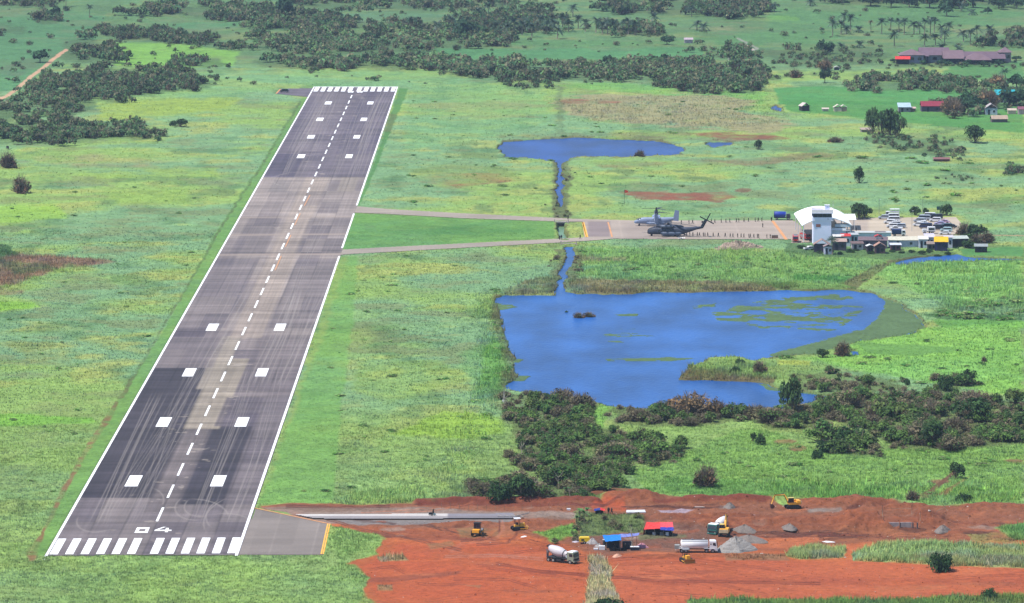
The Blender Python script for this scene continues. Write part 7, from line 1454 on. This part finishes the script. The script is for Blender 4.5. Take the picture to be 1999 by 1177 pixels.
hut('far_house', 'pale house with a ragged white roof in the far hamlet', 'house', 1934, 223, 6, 6, 3.2, (190, 200, 214), (206, 196, 196), 0, 'gablex', 1, None, 2.2); hut('small_hut', 'small white hut below the big hamlet tree', 'hut', 1896, 225, 3.4, 3, 1.8, (230, 215, 215), (225, 215, 215), 0, 'gable', 0, None, .7); hut('nipa_hut', 'low thatched hut on the near side of the far hamlet', 'hut', 1950, 238, 7.6, 5, 1.6, (110, 96, 100), (196, 172, 150), 4, 'gable', 0, None, 1.6)
hut('small_hut', 'pinkish hut at the east edge of the far hamlet', 'hut', 1995, 223, 4, 4, 2.6, (200, 170, 175), (150, 90, 110), 0, 'gable', 0, None, 1.2); hut('small_hut', 'cream hut among the trunks of the far hamlet', 'hut', 1975, 222, 4, 3, 1.8, (226, 200, 180), (226, 206, 186), 0, 'gable', 0, None, .8)
hut('small_hut', 'weathered shed on the grass by the tall trees', 'hut', 1690, 258, 4.6, 3, 1.4, (150, 140, 130), (196, 176, 160), 10, 'shed', 0, None, .6); hut('small_hut', 'reddish low shed on the plain east of the tall trees', 'hut', 1838, 315, 7, 3, 1.2, (110, 70, 70), (150, 100, 96), 0, 'shed', 0, None, .4)
heap('rubble_pile', 'whitish mound of cut stone beyond the long green field', 'rubble', 1454, 96, 10, 16, 2.6, M('pale_stone', (226, 200, 186), .9, var=.2), 21, 10); hut('small_hut', 'ruined pale hut left of the whitish stone mound', 'hut', 1344, 84, 5, 4, 2.2, (200, 180, 190), (206, 186, 196), 0, 'gable', 0, None, 1.0)
# slim survey mast at the lake corner
e = thing('lattice_mast', 'thin pale mast standing at the south west corner of the lake', 'mast', gp(984, 786), 0); a = MB()
for s in ((-.25, -.2), (.25, -.2), (0, .25)): a.tube([(s[0], s[1], 0), (s[0]*.5, s[1]*.5, 5.4)], .04, 4)
a.build('mast_frame', M('pale_mast', (230, 220, 215), .6), e); MB().box((-.3, 0, .5), (.4, .3, .6)).build('meter_box', wht, e)
# cattle far off
def cow(px, py, label):
    e = gp(px, py); v = [(.55, 0, .95), (0, 0, .92), (-.6, 0, .98), (.85, 0, 1.15), (1.15, 0, .95)]; ed = [(0, 1), (1, 2), (0, 3), (3, 4)]; r = [.3, .33, .28, .16, .13]
    for x, s in ((.55, -1), (.55, 1), (-.6, -1), (-.6, 1)):
        n = len(v); v += [(x, s*.17, .6), (x-.05, s*.17, .3), (x, s*.17, .03)]; ed += [(0 if x > 0 else 2, n), (n, n+1), (n+1, n+2)]; r += [.11, .06, .06]
    me = bpy.data.meshes.new('water_buffalo'); me.from_pydata(v, ed, []); o = bpy.data.objects.new('tmp', me); COL.objects.link(o); o.modifiers.new('s', 'SKIN'); sv = me.skin_vertices[0].data
    for i, q in enumerate(r): sv[i].radius = (q, q)
    sv[1].use_root = True; out = bpy.data.meshes.new_from_object(o.evaluated_get(bpy.context.evaluated_depsgraph_get())); bpy.data.objects.remove(o); out.materials.clear(); out.materials.append(M('dark_hide', (50, 44, 46), .8, k=1.7))
    o = add('water_buffalo', out, None, e, 2.0); o.scale = (1.3,)*3; tag(o, label, 'water buffalo')
cow(15, 292, 'dark water buffalo grazing at the edge of the west scrub')

# ------------------------------------------------------------------ air
def haze():
    me = bpy.data.meshes.new('haze'); hb = MB(); hb.box((0, 24000, 99.5+100-4), (60000, 52000, 400)); me = hb.mesh('haze', [])
    m = bpy.data.materials.new('haze_air'); m.use_nodes = True; t = m.node_tree; t.nodes.clear()
    o = t.nodes.new('ShaderNodeOutputMaterial'); p = t.nodes.new('ShaderNodeVolumePrincipled'); p.inputs['Color'].default_value = (.58, .78, 1, 1)
    p.inputs['Density'].default_value = 3.8e-5; p.inputs['Anisotropy'].default_value = .2; t.links.new(p.outputs[0], o.inputs['Volume'])
    me.materials.clear(); me.materials.append(m); tag(add('haze', me), kind='stuff')
haze()
